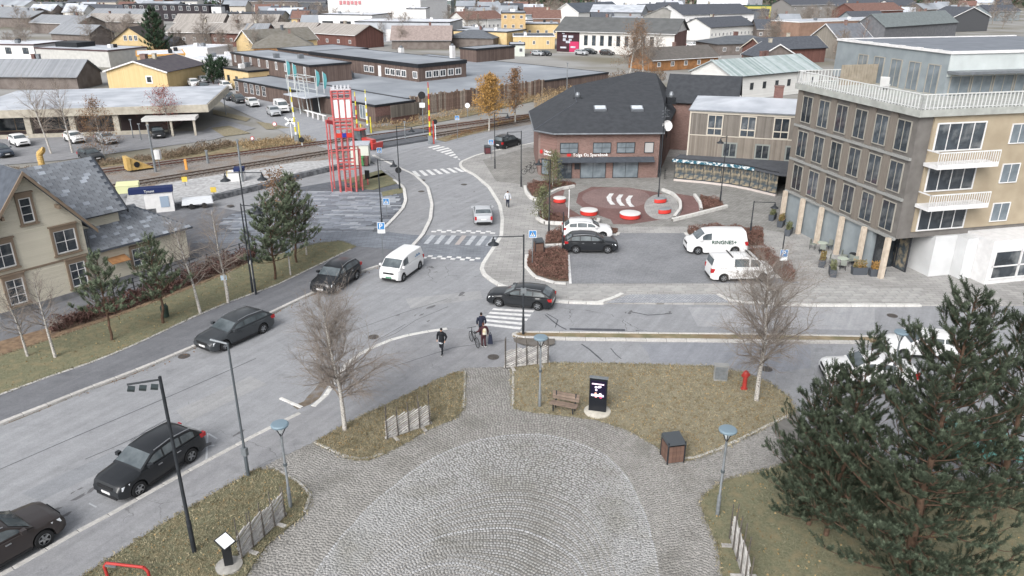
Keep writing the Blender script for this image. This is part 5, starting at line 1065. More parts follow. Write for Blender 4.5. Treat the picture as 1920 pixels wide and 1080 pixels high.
def cloud_mesh(name, P, size, mats, aspect=.6, up=0.0, dirs=None):
    """P (n,3): a small leaf-shaped face at each point"""
    n = len(P); d = rng.normal(size=(n, 3)) if dirs is None else dirs + rng.normal(size=(n, 3)) * .35
    d[:, 2] += up; d /= np.linalg.norm(d, axis=1)[:, None]; r = rng.normal(size=(n, 3)); s = np.cross(d, r); s /= np.linalg.norm(s, axis=1)[:, None] + 1e-9
    sz = (size * rng.uniform(.6, 1.3, n))[:, None]; V = np.empty((n, 4, 3))
    V[:, 0] = P - d * sz * .5; V[:, 1] = P + s * sz * aspect * .5; V[:, 2] = P + d * sz * .5; V[:, 3] = P - s * sz * aspect * .5
    return np_mesh(name, V.reshape(-1, 3), np.arange(4 * n).reshape(n, 4), mats, rng.beta(2, 2, n))
def tubes_mesh(name, segs, m, n=4):
    """segs: list of (p0,p1,r0,r1)"""
    A = np.array([s[0] for s in segs], float); B = np.array([s[1] for s in segs], float); r0 = np.array([s[2] for s in segs]); r1 = np.array([s[3] for s in segs])
    d = B - A; d /= np.linalg.norm(d, axis=1)[:, None] + 1e-9; ref = np.where(np.abs(d[:, 2:3]) > .9, [[1., 0, 0]], [[0, 0, 1.]]); u_ = np.cross(d, ref); u_ /= np.linalg.norm(u_, axis=1)[:, None]; w = np.cross(d, u_)
    V = np.empty((len(A), 2 * n, 3))
    for i in range(n):
        t = 2 * math.pi * i / n; o = u_ * math.cos(t) + w * math.sin(t); V[:, i] = A + o * r0[:, None]; V[:, n + i] = B + o * r1[:, None]
    Fb = np.array([(i, n + i, n + (i + 1) % n, (i + 1) % n) for i in range(n)]); F = (np.arange(len(A))[:, None, None] * 2 * n + Fb[None]).reshape(-1, 4)
    me = np_mesh(name, V.reshape(-1, 3), F, m); me.polygons.foreach_set('use_smooth', [True] * len(F)); return me
def grow(segs, p, d, L, r, depth, rnd, spread, droop, tips):
    n = 3 if depth > 0 else 2; q = p.copy(); step = L / n
    for i in range(n):
        d = (d + Vector((rnd.gauss(0, .17), rnd.gauss(0, .17), rnd.gauss(0, .12) + droop[depth]))).normalized(); e = q + d * step
        ra, rb = r * (1 - i / n * .55), r * (1 - (i + 1) / n * .55); segs.append((q[:], e[:], max(ra, .0035), max(rb, .0028)))
        if depth > 0:
            for _ in range(spread[depth]):
                t = rnd.random(); s = q.lerp(e, t); ax = Vector((rnd.gauss(0, 1), rnd.gauss(0, 1), rnd.gauss(0, 1))).cross(d)
                if ax.length < 1e-3: continue
                nd = (d + ax.normalized() * rnd.uniform(.45, .9)).normalized(); grow(segs, s, nd, L * rnd.uniform(.4, .68), rb * .6, depth - 1, rnd, spread, droop, tips)
        else: tips.append(e[:])
        q = e
def bare_tree(seed, H, R_, n1, crown0=.28, twigs=(0, 2, 2), rt=.13, lean=0.0, upw=.55):
    rnd = random.Random(seed); trunk = []; br = []; tips = []; p = Vector((0, 0, 0)); d = Vector((lean, 0, 1)).normalized(); N = 10; pts = [p.copy()]
    for i in range(N):
        d = (d + Vector((rnd.gauss(0, .035), rnd.gauss(0, .035), .02))).normalized(); q = p + d * (H / N); trunk.append((p[:], q[:], rt * (1 - .93 * i / N), rt * (1 - .93 * (i + 1) / N))); p = q; pts.append(q.copy())
    for i in range(n1):
        t = crown0 + (1 - crown0) * ((i + rnd.random()) / n1) ** 1.15 * .93; k = min(int(t * N), N - 1); s = pts[k].lerp(pts[k + 1], t * N - k); a = i * 2.4 + rnd.gauss(0, .4)
        f = (t - crown0) / (1 - crown0); L = R_ * (.45 + 1.0 * math.sin(math.pi * min(1, f * .75 + .22)) * .62) * rnd.uniform(.7, 1.1) * (1.1 - .45 * f); dd = Vector((math.cos(a), math.sin(a), upw + f * .9)).normalized()
        grow(br, s, dd, L, rt * .38 * (1 - .7 * f), 2, rnd, (0,) + twigs[1:], (-.10, -.01, .05), tips)
    return trunk, br, tips
TREEC = {}
def birch(label, px, py, ytop, R_, seed, n1=34, twigs=(0, 2, 2), name='birch_tree', tm=None, bm_=None, group=None, crown0=.25, H=None, leaves=None, rt=.12, z=ZP, lean=0.0, nl=900, upw=.55):
    p = G(px, py, z); H = H or HT(px, py, ytop); key = (seed, round(H, 1), round(R_, 1), n1, twigs, name, leaves.name if leaves else '')
    if key not in TREEC:
        tr, br, tips = bare_tree(seed, H, R_, n1, crown0, twigs, rt, lean, upw); lm = None
        if leaves:
            T = np.array(tips); T = np.repeat(T, max(1, nl // len(T)), axis=0) + rng.normal(0, .16, (len(T) * max(1, nl // len(T)), 3)); lm = cloud_mesh('foliage', T, .16 if ytop > 160 else .24, leaves)
        TREEC[key] = (tubes_mesh('trunk', tr, tm or BARK_W, 8), tubes_mesh('crown', br, bm_ or TWIG, 3), lm)
    a, b, c = TREEC[key]; t = thing(name, label, 'tree', p, random.uniform(0, 6.28) if lean == 0 else 0, group); obj('trunk', a, t); cr = obj('crown', b, t)
    if c: obj('foliage', c, t)
    return t
def needle_tuft(nn=22, L=.2, w=.014, nl=.085):
    V = []
    for i in range(nn):
        t = (i + .5) / nn; a = i * 2.4; b = Vector((0, 0, t * L)); o = Vector((math.cos(a), math.sin(a), .75)).normalized(); e = b + o * nl; s = o.cross(Vector((0, 0, 1))).normalized() * w
        V += [b - s, b + s, e]
    return np.array([v[:] for v in V])
def place_tufts(name, P, D, tmpl, m, scale=1.0):
    n, k = len(P), len(tmpl); P = np.array(P); D = np.array(D); D /= np.linalg.norm(D, axis=1)[:, None]; r = rng.normal(size=(n, 3)); X = np.cross(D, r); X /= np.linalg.norm(X, axis=1)[:, None]; Y = np.cross(D, X); s = rng.uniform(.7, 1.25, n)[:, None, None] * scale
    V = P[:, None] + s * (tmpl[None, :, 0:1] * X[:, None] + tmpl[None, :, 1:2] * Y[:, None] + tmpl[None, :, 2:3] * D[:, None])
    return np_mesh(name, V.reshape(-1, 3), np.arange(n * k).reshape(-1, 3), m, np.repeat(rng.beta(2, 2, n), k // 3))
def pine(label, loc, H, R_, seed, nwh=16, crown0=.08, tuft=None, shoots=9, name='pine_tree', prof=None, rt=.16, tscale=1.0, group=None, m=None):
    rnd = random.Random(seed); tr = []; br = []; P = []; D = []; N = 12; pts = [Vector((0, 0, 0))]
    for i in range(N):
        q = pts[-1] + Vector((rnd.gauss(0, .04), rnd.gauss(0, .04), H / N)); tr.append((pts[-1][:], q[:], rt * (1 - .9 * i / N), rt * (1 - .9 * (i + 1) / N))); pts.append(q)
    def trunk_at(t): k = min(int(t * N), N - 1); return pts[k].lerp(pts[k + 1], t * N - k)
    for wv in range(nwh):
        t = crown0 + (1 - crown0) * (wv + .5) / nwh; f = (t - crown0) / (1 - crown0); rr_ = R_ * (prof(f) if prof else (1 - f) ** .75)
        nb = 5 if f < .8 else 4
        for b_ in range(nb):
            a = wv * .9 + b_ * 2 * math.pi / nb + rnd.gauss(0, .25); L = rr_ * rnd.uniform(.7, 1.12) + .15; s = trunk_at(min(.99, t + rnd.uniform(-.02, .02))); d = Vector((math.cos(a), math.sin(a), rnd.uniform(.0, .3) + f * .6)).normalized(); n = 5; q = s; r = .045 * (1 - .6 * f) * (R_ / 5) ** .5
            for i in range(n):
                d = (d + Vector((rnd.gauss(0, .08), rnd.gauss(0, .08), .05 + .03 * i))).normalized(); e = q + d * (L / n); br.append((q[:], e[:], r * (1 - i / n * .8), r * (1 - (i + 1) / n * .8)))
                dens = shoots * (L / n) * (.35 if i == 0 else 1.0)
                for _ in range(int(dens) + (rnd.random() < dens % 1)):
                    c = q.lerp(e, rnd.random()); sd = d.cross(Vector((0, 0, 1))); sd = (sd if sd.length > .01 else Vector((1, 0, 0))).normalized() * rnd.choice((-1, 1)); dd = (d * rnd.uniform(.3, .9) + sd * rnd.uniform(.3, 1) + Vector((0, 0, rnd.uniform(.15, .7)))).normalized(); l2 = rnd.uniform(.12, .55) * min(1, .3 + L / 3.0); e2 = c + dd * l2; br.append((c[:], e2[:], .011, .006))
                    for kx in range(3): P.append((c.lerp(e2, .45 + .28 * kx) + Vector((rnd.gauss(0, .03), rnd.gauss(0, .03), rnd.gauss(0, .03))))[:]); D.append((dd + Vector((rnd.gauss(0, .3), rnd.gauss(0, .3), .35)))[:])
                q = e
            P.append(q[:]); D.append((d + Vector((0, 0, .5)))[:])
    P.append(pts[-1][:]); D.append((0, 0, 1))
    t = thing(name, label, 'tree', loc, 0, group); obj('trunk', tubes_mesh('trunk', tr, BARK_P, 9), t); obj('branches', tubes_mesh('branches', br, BARK_P, 4), t)
    obj('crown', place_tufts('crown', P, D, needle_tuft() if tuft is None else tuft, m or NEEDLE, tscale), t); return t
# big pines on the right
pine('huge dark green pine filling the lower right corner', (14.5, 22.0, .1), 12.2, 4.9, 11, nwh=22, crown0=.06, shoots=8.5, rt=.2, tscale=1.25, prof=lambda f: (1 - f ** 1.35) * .95 + .08)
pine('tall pine at the right edge behind the huge one', (20.6, 26.5, .1), 11.2, 3.8, 12, nwh=16, shoots=7, rt=.17, tscale=1.3, prof=lambda f: (1 - f ** 1.3) + .05)
for lab, bx_, by_, yt_, r_, sd_ in (('slender pine left of the huge one before the white saloon', 1548, 1005, 634, 2.5, 15), ('lowest pine nearest the cobbled path', 1516, 985, 694, 2.1, 16)):
    pine(lab, G(bx_, by_, ZP), HT(bx_, by_, yt_), r_, sd_, nwh=15, crown0=.06, shoots=7, rt=.11, tscale=1.25, prof=lambda f: (1 - f ** 1.7) + .06)
TF = needle_tuft(14, .22, .02, .11)
def pine_px(label, px, py, ytop, R_, seed, **k): pine(label, G(px, py, ZP), HT(px, py, ytop), R_, seed, tuft=TF, m=NEEDLE3, **k)
pine_px('small pine on the grass strip before the station gable corner', 210, 638, 482, 1.9, 21, nwh=9, crown0=.3, shoots=4, rt=.09, tscale=1.3)
pine_px('broad young pine on the grass beside the dark green bin', 306, 606, 448, 2.1, 22, nwh=10, crown0=.27, shoots=4.2, rt=.1, tscale=1.3)
pine_px('dense pine beside the tower plaza, nearest the footpath', 516, 524, 372, 2.5, 23, nwh=11, crown0=.2, shoots=5.5, rt=.1, tscale=1.35, prof=lambda f: (1 - f ** 1.5) + .05)
pine_px('dense taller pine behind its twin at the slate plaza', 556, 492, 335, 2.5, 24, nwh=12, crown0=.2, shoots=5.5, rt=.1, tscale=1.35, prof=lambda f: (1 - f ** 1.5) + .05)
# birches
birch('bare white birch on the lawn left of the cobbled path', 647, 808, 555, 2.75, 31, n1=38, twigs=(0, 4, 3), crown0=.24, rt=.13, upw=.6)
birch('bare white birch beside the red hydrant', 1418, 752, 488, 3.0, 32, n1=38, twigs=(0, 4, 3), crown0=.28, rt=.14, upw=.6)
birch('slim birch on the grass strip at the left edge', 52, 668, 540, 1.5, 33, n1=20, crown0=.3, rt=.09)
birch('slim white birch right of the leftmost one on the grass strip', 104, 670, 515, 1.6, 34, n1=22, crown0=.35, rt=.1)
birch('white trunked birch beside the green bin at the hedge', 376, 588, 405, 1.8, 35, n1=26, crown0=.3, rt=.11)
birch('pale birch with fine twigs beside the yard lamp post', 428, 568, 390, 2.0, 36, n1=26, crown0=.3, rt=.1, bm_=TWIGL)
birch('orange tinged bare shrub tree behind the dense pines', 548, 470, 318, 1.8, 37, n1=30, crown0=.12, bm_=TWIGL, rt=.06, name='bare_tree', leaves=BROWNL, nl=500)
birch('small birch behind the dense pines with white trunk', 575, 478, 360, 1.6, 38, n1=20, rt=.07)
birch('golden leaved birch beside the level crossing', 917, 246, 146, 2.4, 41, n1=34, leaves=GOLD, nl=9000, rt=.13, crown0=.3, z=0, upw=.8)
birch('bare birch with brown leaves right of the golden one', 966, 232, 130, 1.8, 42, n1=30, leaves=BROWNL, nl=900, rt=.13, crown0=.25, z=0)
birch('white stemmed leaning birch in the arcade car park', 96, 288, 150, 3.0, 43, n1=26, crown0=.3, rt=.14, z=0, bm_=TWIGL, lean=-.2)
birch('second birch from the leaning one in the arcade car park', 136, 286, 155, 3.0, 44, n1=26, crown0=.3, rt=.14, z=0, bm_=TWIGL)
birch('rust coloured shrub tree in the arcade car park', 196, 292, 190, 2.6, 45, n1=36, leaves=BROWNL, nl=3600, crown0=.08, rt=.08, z=0, bm_=TWIGL, name='bare_tree')
birch('bare tree with red leaves beside the arcade porch', 318, 250, 168, 2.6, 46, n1=28, crown0=.2, rt=.1, z=0, leaves=leafmat('red_leaves', S('#a5574f'), S('#8a453f')), nl=260, name='bare_tree')
birch('young birch with green leaves in the planter by the bank', 1036, 352, 288, 1.1, 47, n1=26, leaves=leafmat('olive_leaves', S('#7f8262'), S('#6a6f52')), nl=1500, rt=.06, crown0=.1)
birch('young birch at the front planter beside the parking', 1018, 412, 352, 1.0, 48, n1=22, leaves=MATS['olive_leaves'], nl=700, rt=.05, crown0=.1)
birch('bare twiggy tree rising behind the bank ridge', 1180, 150, 45, 4.0, 49, n1=40, rt=.2, z=0, leaves=BROWNL, nl=1200, bm_=TWIGL)
birch('pale stemmed birch with fine twigs behind the bank ridge', 1205, 150, 50, 4.0, 50, n1=34, rt=.2, z=0, bm_=TWIGL)
birch('reddish bare tree beside the terrace railing', 1598, 150, 60, 2.6, 51, n1=26, rt=.14, z=0, bm_=mat('rusty_twig', S('#7d5f52')), H=14)
pine('dark spruce towering over the yellow houses', G(298, 112), HT(298, 112, 14), 4.6, 61, nwh=15, crown0=.05, shoots=1.9, tuft=needle_tuft(10, .8, .08, .45), m=NEEDLE2, name='spruce_tree', rt=.25, prof=lambda f: (1 - f ** 1.8) + .05)
for i, (x, y, yt) in enumerate(((400, 157, 108), (418, 152, 112))): pine(('green columnar spruce at the street corner' if i == 0 else 'smaller spruce beside the brown block'), G(x, y), HT(x, y, yt), 2.2, 62 + i, nwh=11, crown0=.02, shoots=2.2, tuft=needle_tuft(10, .6, .06, .3), m=NEEDLE2, name='spruce_tree', prof=lambda f: (1 - f ** 2.2) + .05)
# town trees: bare crowns standing between the houses
tt = []
for sd in (71, 72, 73, 74):
    tr, br, tips = bare_tree(sd, 9.0, 3.0, 20, .2, (0, 1, 2), .16); tt.append((tubes_mesh('trunk', tr, BARK_G, 5), tubes_mesh('crown', [(a, b, max(r0, .03), max(r1, .025)) for a, b, r0, r1 in br], TWIGL if sd % 2 else TWIG, 3)))
rnd = random.Random(5); ti = 0
for x0, x1, y0, y1, n, where in ((-20, 250, 52, 64, 9, 'in front of the far left grey roofs'), (20, 180, 100, 112, 4, 'behind the long shingle roofed shed'), (150, 270, 60, 92, 9, 'around the yellow house with steep roof'), (320, 480, 82, 112, 13, 'before the corrugated terraces'), (480, 560, 60, 86, 7, 'around the orange brick villa'), (560, 680, 34, 60, 18, 'before the white commercial hall'), (690, 760, 70, 92, 6, 'in front of the fire hall gates'), (840, 960, 34, 70, 16, 'around the red tiled white houses'), (960, 1060, 26, 60, 12, 'before the far white storehouse'), (1060, 1300, 20, 40, 12, 'between the far pale industrial halls'), (1180, 1240, 110, 150, 5, 'beside the brick gable of the long hall'), (1410, 1500, 50, 90, 12, 'right of the white inn'), (1500, 1660, 40, 60, 14, 'behind the long brown brick block'), (1560, 1610, 110, 150, 5, 'left of the grey penthouse'), (1700, 1920, 20, 56, 30, 'on the slope above the penthouse roof'), (480, 640, 18, 40, 14, 'left of the red lettered hall')):
    for _ in range(n):
        x, y = rnd.uniform(x0, x1), rnd.uniform(y0, y1); a, b = tt[ti % 4]; ti += 1; p = G(x, y); t = thing('bare_tree', 'small distant bare tree ' + where, 'tree', p, rnd.uniform(0, 6.28), 'bare trees ' + where); s = rnd.uniform(.6, 1.15); t.scale = (s, s, s); obj('trunk', a, t); obj('crown', b, t)
# far wood behind the town
def far_wood(n, x0, x1, y0, y1, m, hh, name):
    P = []; 
    x = rng.uniform(x0, x1, n); y = rng.uniform(y0, y1, n); h = rng.uniform(.6, 1.2, n) * hh; z = np.maximum(0, (y - 640) * .05)
    k = 26; t = rng.random((n, k)); a = rng.uniform(0, 6.28, (n, k)); r = (1 - t) ** .8 * h[:, None] * .2 * rng.uniform(.5, 1.1, (n, k))
    Q = np.stack([x[:, None] + r * np.cos(a), y[:, None] + r * np.sin(a), z[:, None] + t * h[:, None]], -1).reshape(-1, 3)
    o = obj(name, cloud_mesh(name, Q, 2.4, m, .7, up=.5)); o['kind'] = 'stuff'
sheet('hillside', [(-1500, 640), (1500, 640), (1500, 641), (-1500, 641)], -.02, GRASS)
hb = MB().add([(-1500, 640, -.05), (1500, 640, -.05), (1500, 1600, 48), (-1500, 1600, 48)], [(0, 1, 2, 3)]).build('hill', mat('forest_floor', S('#6f6a5c'), S('#5f5b50'), rough=1, scale=.05)); hb['kind'] = 'structure'
far_wood(2600, -700, 700, 640, 1000, NEEDLE2, 17, 'distant_wood'); far_wood(2200, -700, 700, 630, 1000, leafmat('bare_wood', S('#82756b'), S('#6b5f57')), 14, 'distant_birch_wood')
# ---- hedge, shrub beds
def twig_bed(name, label, cat, poly, n, hgt, m, size=.22, up=1.4, z=ZP, dens=None):
    xs = [p.x for p in poly]; ys = [p.y for p in poly]; x = rng.uniform(min(xs), max(xs), n * 4); y = rng.uniform(min(ys), max(ys), n * 4); k = inpoly(x, y, poly); x, y = x[k][:n], y[k][:n]
    hm = hgt * (.6 + .4 * np.sin(x * 2.1 + y * 1.3) * np.cos(y * 2.7 - x)) ; zz = z + rng.random(len(x)) ** .7 * hm
    t = thing(name, label, cat, (0, 0, 0)); sheet('soil', poly, z + .03, EARTH, kind=None, parent=t)
    P = np.stack([x, y, zz], -1); h1 = len(P) // 2; obj('twigs', cloud_mesh('twigs', P[:h1], size * 1.5, m, .12, up), t); obj('foliage', cloud_mesh('foliage', P[h1:], size * .8, m, .6, .3), t); return t
HP = GP([(95, 628), (215, 590), (320, 550), (410, 515), (478, 488), (480, 472), (400, 497), (310, 535), (205, 574), (95, 610)], ZP)
twig_bed('hedge', 'long clipped red brown hedge between grass strip and station yard', 'hedge', HP, 16000, 1.05, HEDGE, .22)
BEDS = (('low red brown shrub bed at the bank end of the left planter', [(988, 350), (1000, 342), (1030, 340), (1078, 344), (1080, 349), (1040, 352), (1012, 368), (1000, 372)], .5), ('shrub bed in the crescent planter beside the parked cars', [(1012, 400), (1020, 392), (1040, 404), (1090, 412), (1118, 414), (1115, 419), (1040, 417), (1012, 412)], .45),
        ('shrub bed left of the two parked cars', [(1025, 440), (1062, 428), (1064, 455), (1022, 458)], .6), ('large red brown shrub bed at the corner of the parking', [(990, 478), (1005, 468), (1064, 466), (1066, 528), (1040, 527), (1005, 516), (988, 500)], .7), ('shrub bed behind the silver parked car', [(1120, 428), (1158, 430), (1158, 438), (1115, 438)], .5),
        ('long shrub bed behind the white delivery van', [(1288, 432), (1330, 425), (1430, 432), (1432, 460), (1400, 462), (1350, 440), (1290, 440)], .7), ('shrub bed at the right end of the parking', [(1402, 468), (1432, 464), (1492, 512), (1488, 530), (1470, 528)], .7), ('triangular shrub bed below the shop canopy', [(1312, 368), (1350, 376), (1358, 388), (1316, 394)], .5))
for lab, pts, hgt in BEDS:
    P = GP(pts, ZP); area = abs(sum(P[i].x * P[(i + 1) % len(P)].y - P[(i + 1) % len(P)].x * P[i].y for i in range(len(P)))) / 2; twig_bed('shrub_bed', lab, 'shrub bed', P, int(area * 330), hgt, REDB, .16)
# white planter walls round the square
for pts in ([(984, 352), (986, 362), (996, 374), (1010, 378), (1030, 366), (1050, 356), (1075, 352), (1083, 348)], [(1006, 396), (1006, 410), (1020, 420), (1060, 422), (1110, 423), (1124, 418), (1122, 413)], [(1242, 358), (1262, 366), (1275, 380), (1276, 394), (1264, 410), (1260, 414)], [(1260, 415), (1310, 403), (1360, 390), (1372, 386)], [(1302, 368), (1312, 382), (1315, 398)], [(988, 478), (985, 500), (1003, 520), (1040, 531), (1067, 533)], [(1285, 437), (1290, 443), (1345, 443), (1398, 468), (1470, 530)], [(1120, 440), (1160, 441), (1160, 434)], [(1022, 460), (1064, 458)]):
    kerb(pts, .9, .3, m=WHITEK, z=.42 if pts[0][0] in (984, 1006, 1242, 1260, 1302) else .2, name='planter_wall')
# ---- fallen leaves and grass tufts
def scatter(polys, n, z, size, m, name, aspect=.7, up=0.0, jit=.01):
    P = []
    for poly in polys:
        xs = [p.x for p in poly]; ys = [p.y for p in poly]; x = rng.uniform(min(xs), max(xs), n * 3); y = rng.uniform(min(ys), max(ys), n * 3); k = inpoly(x, y, poly) & (y > 20) & (np.abs(x) < 40); P.append(np.stack([x[k][:n], y[k][:n], z + rng.random(k.sum())[:n] * jit], -1))
    o = obj(name, cloud_mesh(name, np.concatenate(P), size, m, aspect, up)); o['kind'] = 'stuff'
scatter([LW['R'], LW['M'], LW['L']], 14000, ZP + .07, .15, leafmat('turf_blades', S('#959079'), S('#7b7964')), 'grass_tufts', .12, 1.2, .05)
scatter([LW['R'], LW['M'], LW['L']], 9000, ZP + .07, .15, leafmat('straw_blades', S('#c2b698'), S('#a3977b')), 'dry_grass_tufts', .14, 1.0, .04)
scatter([LW['B']], 16000, ZP + .07, .15, MATS['turf_blades'], 'grass_tufts', .12, 1.2, .05)
scatter([LAWN1], 6000, ZP + .03, .12, MATS['turf_blades'], 'grass_tufts', .15, 1.2, .05)
DEADL = leafmat('dead_leaves', S('#b39c74'), S('#8f7a58'))
for nm, n in (('R', 2200), ('M', 1100), ('L', 700)): scatter([LW[nm]], n, ZP + .09, .09, DEADL, 'fallen_leaves', .8, 0, .03)
scatter([LW['B']], 1400, ZP + .09, .1, DEADL, 'fallen_leaves', .8, 0, .03); scatter([LAWN1], 700, ZP + .05, .1, DEADL, 'fallen_leaves', .8, 0, .02)
def edge_tufts(poly, n, z, m):
    P = []
    for a, b in zip(poly, poly[1:] + poly[:1]):
        L = (b - a).length; k = int(min(L, 30) * n); d = (b - a).normalized() if L > 0 else Vector((1, 0, 0)); nn = Vector((-d.y, d.x, 0))
        for _ in range(k): q = a.lerp(b, random.random()) + nn * random.gauss(0, .09); P.append((q.x, q.y, z + random.random() * .05))
    P = np.array(P); P = P[(P[:, 1] > 18) & (np.abs(P[:, 0]) < 40)]; o = obj('grass_fringe', cloud_mesh('grass_fringe', P, .17, m, .2, 1.0)); o['kind'] = 'stuff'
for nm in LW: edge_tufts(LW[nm], 45, ZP + .05, MATS['turf_blades']); edge_tufts(LW[nm], 18, ZP + .05, MATS['straw_blades'])
edge_tufts(LAWN1, 30, ZP + .03, MATS['turf_blades'])
scatter([GP([(0, 794), (162, 733), (300, 679), (375, 647), (440, 619), (500, 592), (595, 547), (700, 503), (722, 497), (722, 500), (600, 551), (500, 600), (380, 655), (300, 688), (162, 740), (0, 800)])], 1500, .01, .1, BROWNL, 'fallen_leaves', .8, 0, .02)

# weeds and scrub along the railway
def weeds(pts, n, hgt, m, size=.3):
    P = GP(pts); xs = [p.x for p in P]; ys = [p.y for p in P]; x = rng.uniform(min(xs), max(xs), n * 8); y = rng.uniform(min(ys), max(ys), n * 8); k = inpoly(x, y, P); x, y = x[k][:n], y[k][:n]; z = rng.random(len(x)) * hgt * (.5 + .5 * np.abs(np.sin(x * .7) * np.cos(y * .5 + x)))
    o = obj('dry_weeds', cloud_mesh('dry_weeds', np.stack([x, y, z], -1), size, m, .25, 1.2)); o['kind'] = 'stuff'
STRAW = leafmat('straw', S('#b09a78'), S('#8f7a5e')); SCRUB = leafmat('scrub', S('#8a7a68'), S('#6c5f52'))
weeds([(655, 248), (760, 238), (860, 220), (1010, 188), (1010, 180), (900, 203), (760, 230), (650, 243)], 5000, 1.3, STRAW); weeds([(1000, 190), (1075, 165), (1110, 160), (1060, 200), (1005, 215)], 4000, 2.2, STRAW, .4); weeds([(430, 270), (560, 258), (600, 268), (470, 283)], 3000, .8, STRAW); weeds([(300, 292), (430, 268), (440, 276), (310, 302)], 3500, 1.2, SCRUB); weeds([(840, 262), (1000, 222), (1005, 216), (860, 250)], 3500, .6, BROWNL, .2); weeds([(0, 322), (180, 306), (300, 292), (300, 300), (180, 314), (0, 330)], 3500, .7, SCRUB); weeds([(1130, 150), (1240, 140), (1250, 152), (1140, 160)], 2500, 2.5, SCRUB, .5); weeds([(1560, 150), (1610, 140), (1620, 170), (1560, 175)], 1500, 3, SCRUB, .5)
# ================================================================ VEHICLES
TYRE = mat('tyre', S('#2b2c2e'), rough=.9); RIM = mat('alloy', S('#b9bcc0'), S('#9a9da1'), rough=.35, metal=.7, scale=6); CGLASS = mat('car_glass', S('#5d676d', .55), S('#7d878c', .6), rough=.06, scale=1.4, spec=.9)
HEADL = mat('headlight', S('#e8edf2', 1.0), rough=.1, spec=.9); TAILL = mat('taillight', S('#b3262a'), rough=.2, spec=.6); CTRIM = mat('car_trim', S('#2a2b2d'), rough=.6); PLATE = mat('number_plate', S('#e9e9ea'), rough=.5); CHROME = mat('roof_rail', S('#b5b8bc'), rough=.3, metal=.7)
def paint(name, c): return mat('paint_' + name, c, rough=.3, spec=.4, coat=.25)
PT = {'black': paint('black', S('#26292d')), 'anthracite': paint('anthracite', S('#4a4d52')), 'grey': paint('grey', S('#3f4347')), 'brown': paint('brown', S('#3d3838')), 'white': paint('white', S('#f0f1f2')), 'silver': paint('silver', S('#b9bdc2')), 'teal': paint('teal', S('#6aa39c')), 'darkblue': paint('darkblue', S('#39424f')), 'red': paint('red', S('#c2443f'))}
CARS = {  # L, W, lower top line, cabin silhouette, wheel radius, axles, pillars (window x ranges), rails
 'suv': (4.65, 1.9, [(2.32, .74), (2.22, .9), (1.95, 1.0), (1.1, 1.1), (-1.9, 1.14), (-2.25, 1.1), (-2.32, .86)], [(1.2, 1.08), (.4, 1.56), (-.5, 1.67), (-1.6, 1.6), (-2.22, 1.12)], .36, (1.42, -1.35), [(.72, .0), (-.08, -.95), (-1.03, -1.72)], True),
 'wagon': (4.75, 1.86, [(2.37, .66), (2.26, .8), (2.0, .88), (1.05, .98), (-1.9, 1.02), (-2.3, .98), (-2.37, .75)], [(1.15, .96), (.3, 1.4), (-.5, 1.48), (-1.6, 1.43), (-2.3, 1.0)], .33, (1.45, -1.38), [(.68, -.05), (-.13, -.98), (-1.06, -1.85)], True),
 'sedan': (4.6, 1.8, [(2.3, .64), (2.2, .78), (1.95, .86), (1.0, .95), (-1.6, 1.0), (-2.2, .98), (-2.3, .72)], [(1.05, .94), (.3, 1.36), (-.4, 1.44), (-1.05, 1.36), (-1.8, .99)], .31, (1.4, -1.3), [(.62, -.08), (-.16, -1.1)], False),
 'hatch': (4.2, 1.8, [(2.1, .66), (2.0, .82), (1.75, .92), (.95, 1.0), (-1.7, 1.04), (-2.05, 1.0), (-2.1, .78)], [(1.05, .98), (.25, 1.42), (-.5, 1.5), (-1.45, 1.42), (-2.02, 1.02)], .31, (1.3, -1.25), [(.55, -.08), (-.16, -.95), (-1.03, -1.6)], False),
 'van': (4.95, 1.92, [(2.47, .78), (2.42, .98), (2.25, 1.12), (1.75, 1.22), (-2.2, 1.2), (-2.42, 1.15), (-2.47, .85)], [(1.85, 1.2), (1.05, 1.86), (.1, 1.97), (-2.25, 1.94), (-2.44, 1.16)], .34, (1.6, -1.45), [(1.3, .55)], False),
 'bus': (4.95, 1.92, [(2.47, .78), (2.42, .98), (2.25, 1.12), (1.75, 1.2), (-2.2, 1.18), (-2.42, 1.15), (-2.47, .85)], [(1.85, 1.18), (1.05, 1.86), (.1, 1.97), (-2.25, 1.94), (-2.44, 1.16)], .34, (1.6, -1.45), [(1.3, .55), (.42, -.7)], False),
 'buzz': (4.72, 1.98, [(2.36, .8), (2.34, 1.0), (2.26, 1.12), (2.0, 1.18), (-2.1, 1.16), (-2.3, 1.12), (-2.36, .85)], [(2.08, 1.16), (1.2, 1.82), (.2, 1.93), (-2.0, 1.9), (-2.34, 1.14)], .36, (1.55, -1.43), [(1.35, .5)], False),
 'mpv': (4.4, 1.8, [(2.2, .7), (2.1, .88), (1.85, .98), (1.2, 1.08), (-1.9, 1.1), (-2.15, 1.08), (-2.2, .8)], [(1.3, 1.06), (.5, 1.66), (-.4, 1.8), (-1.9, 1.76), (-2.16, 1.1)], .32, (1.35, -1.35), [(.75, .0), (-.1, -1.0), (-1.1, -1.85)], True)}
CARM = {}
def lerp_line(line, x):
    pts = sorted(line); return float(np.interp(x, [p[0] for p in pts], [p[1] for p in pts]))
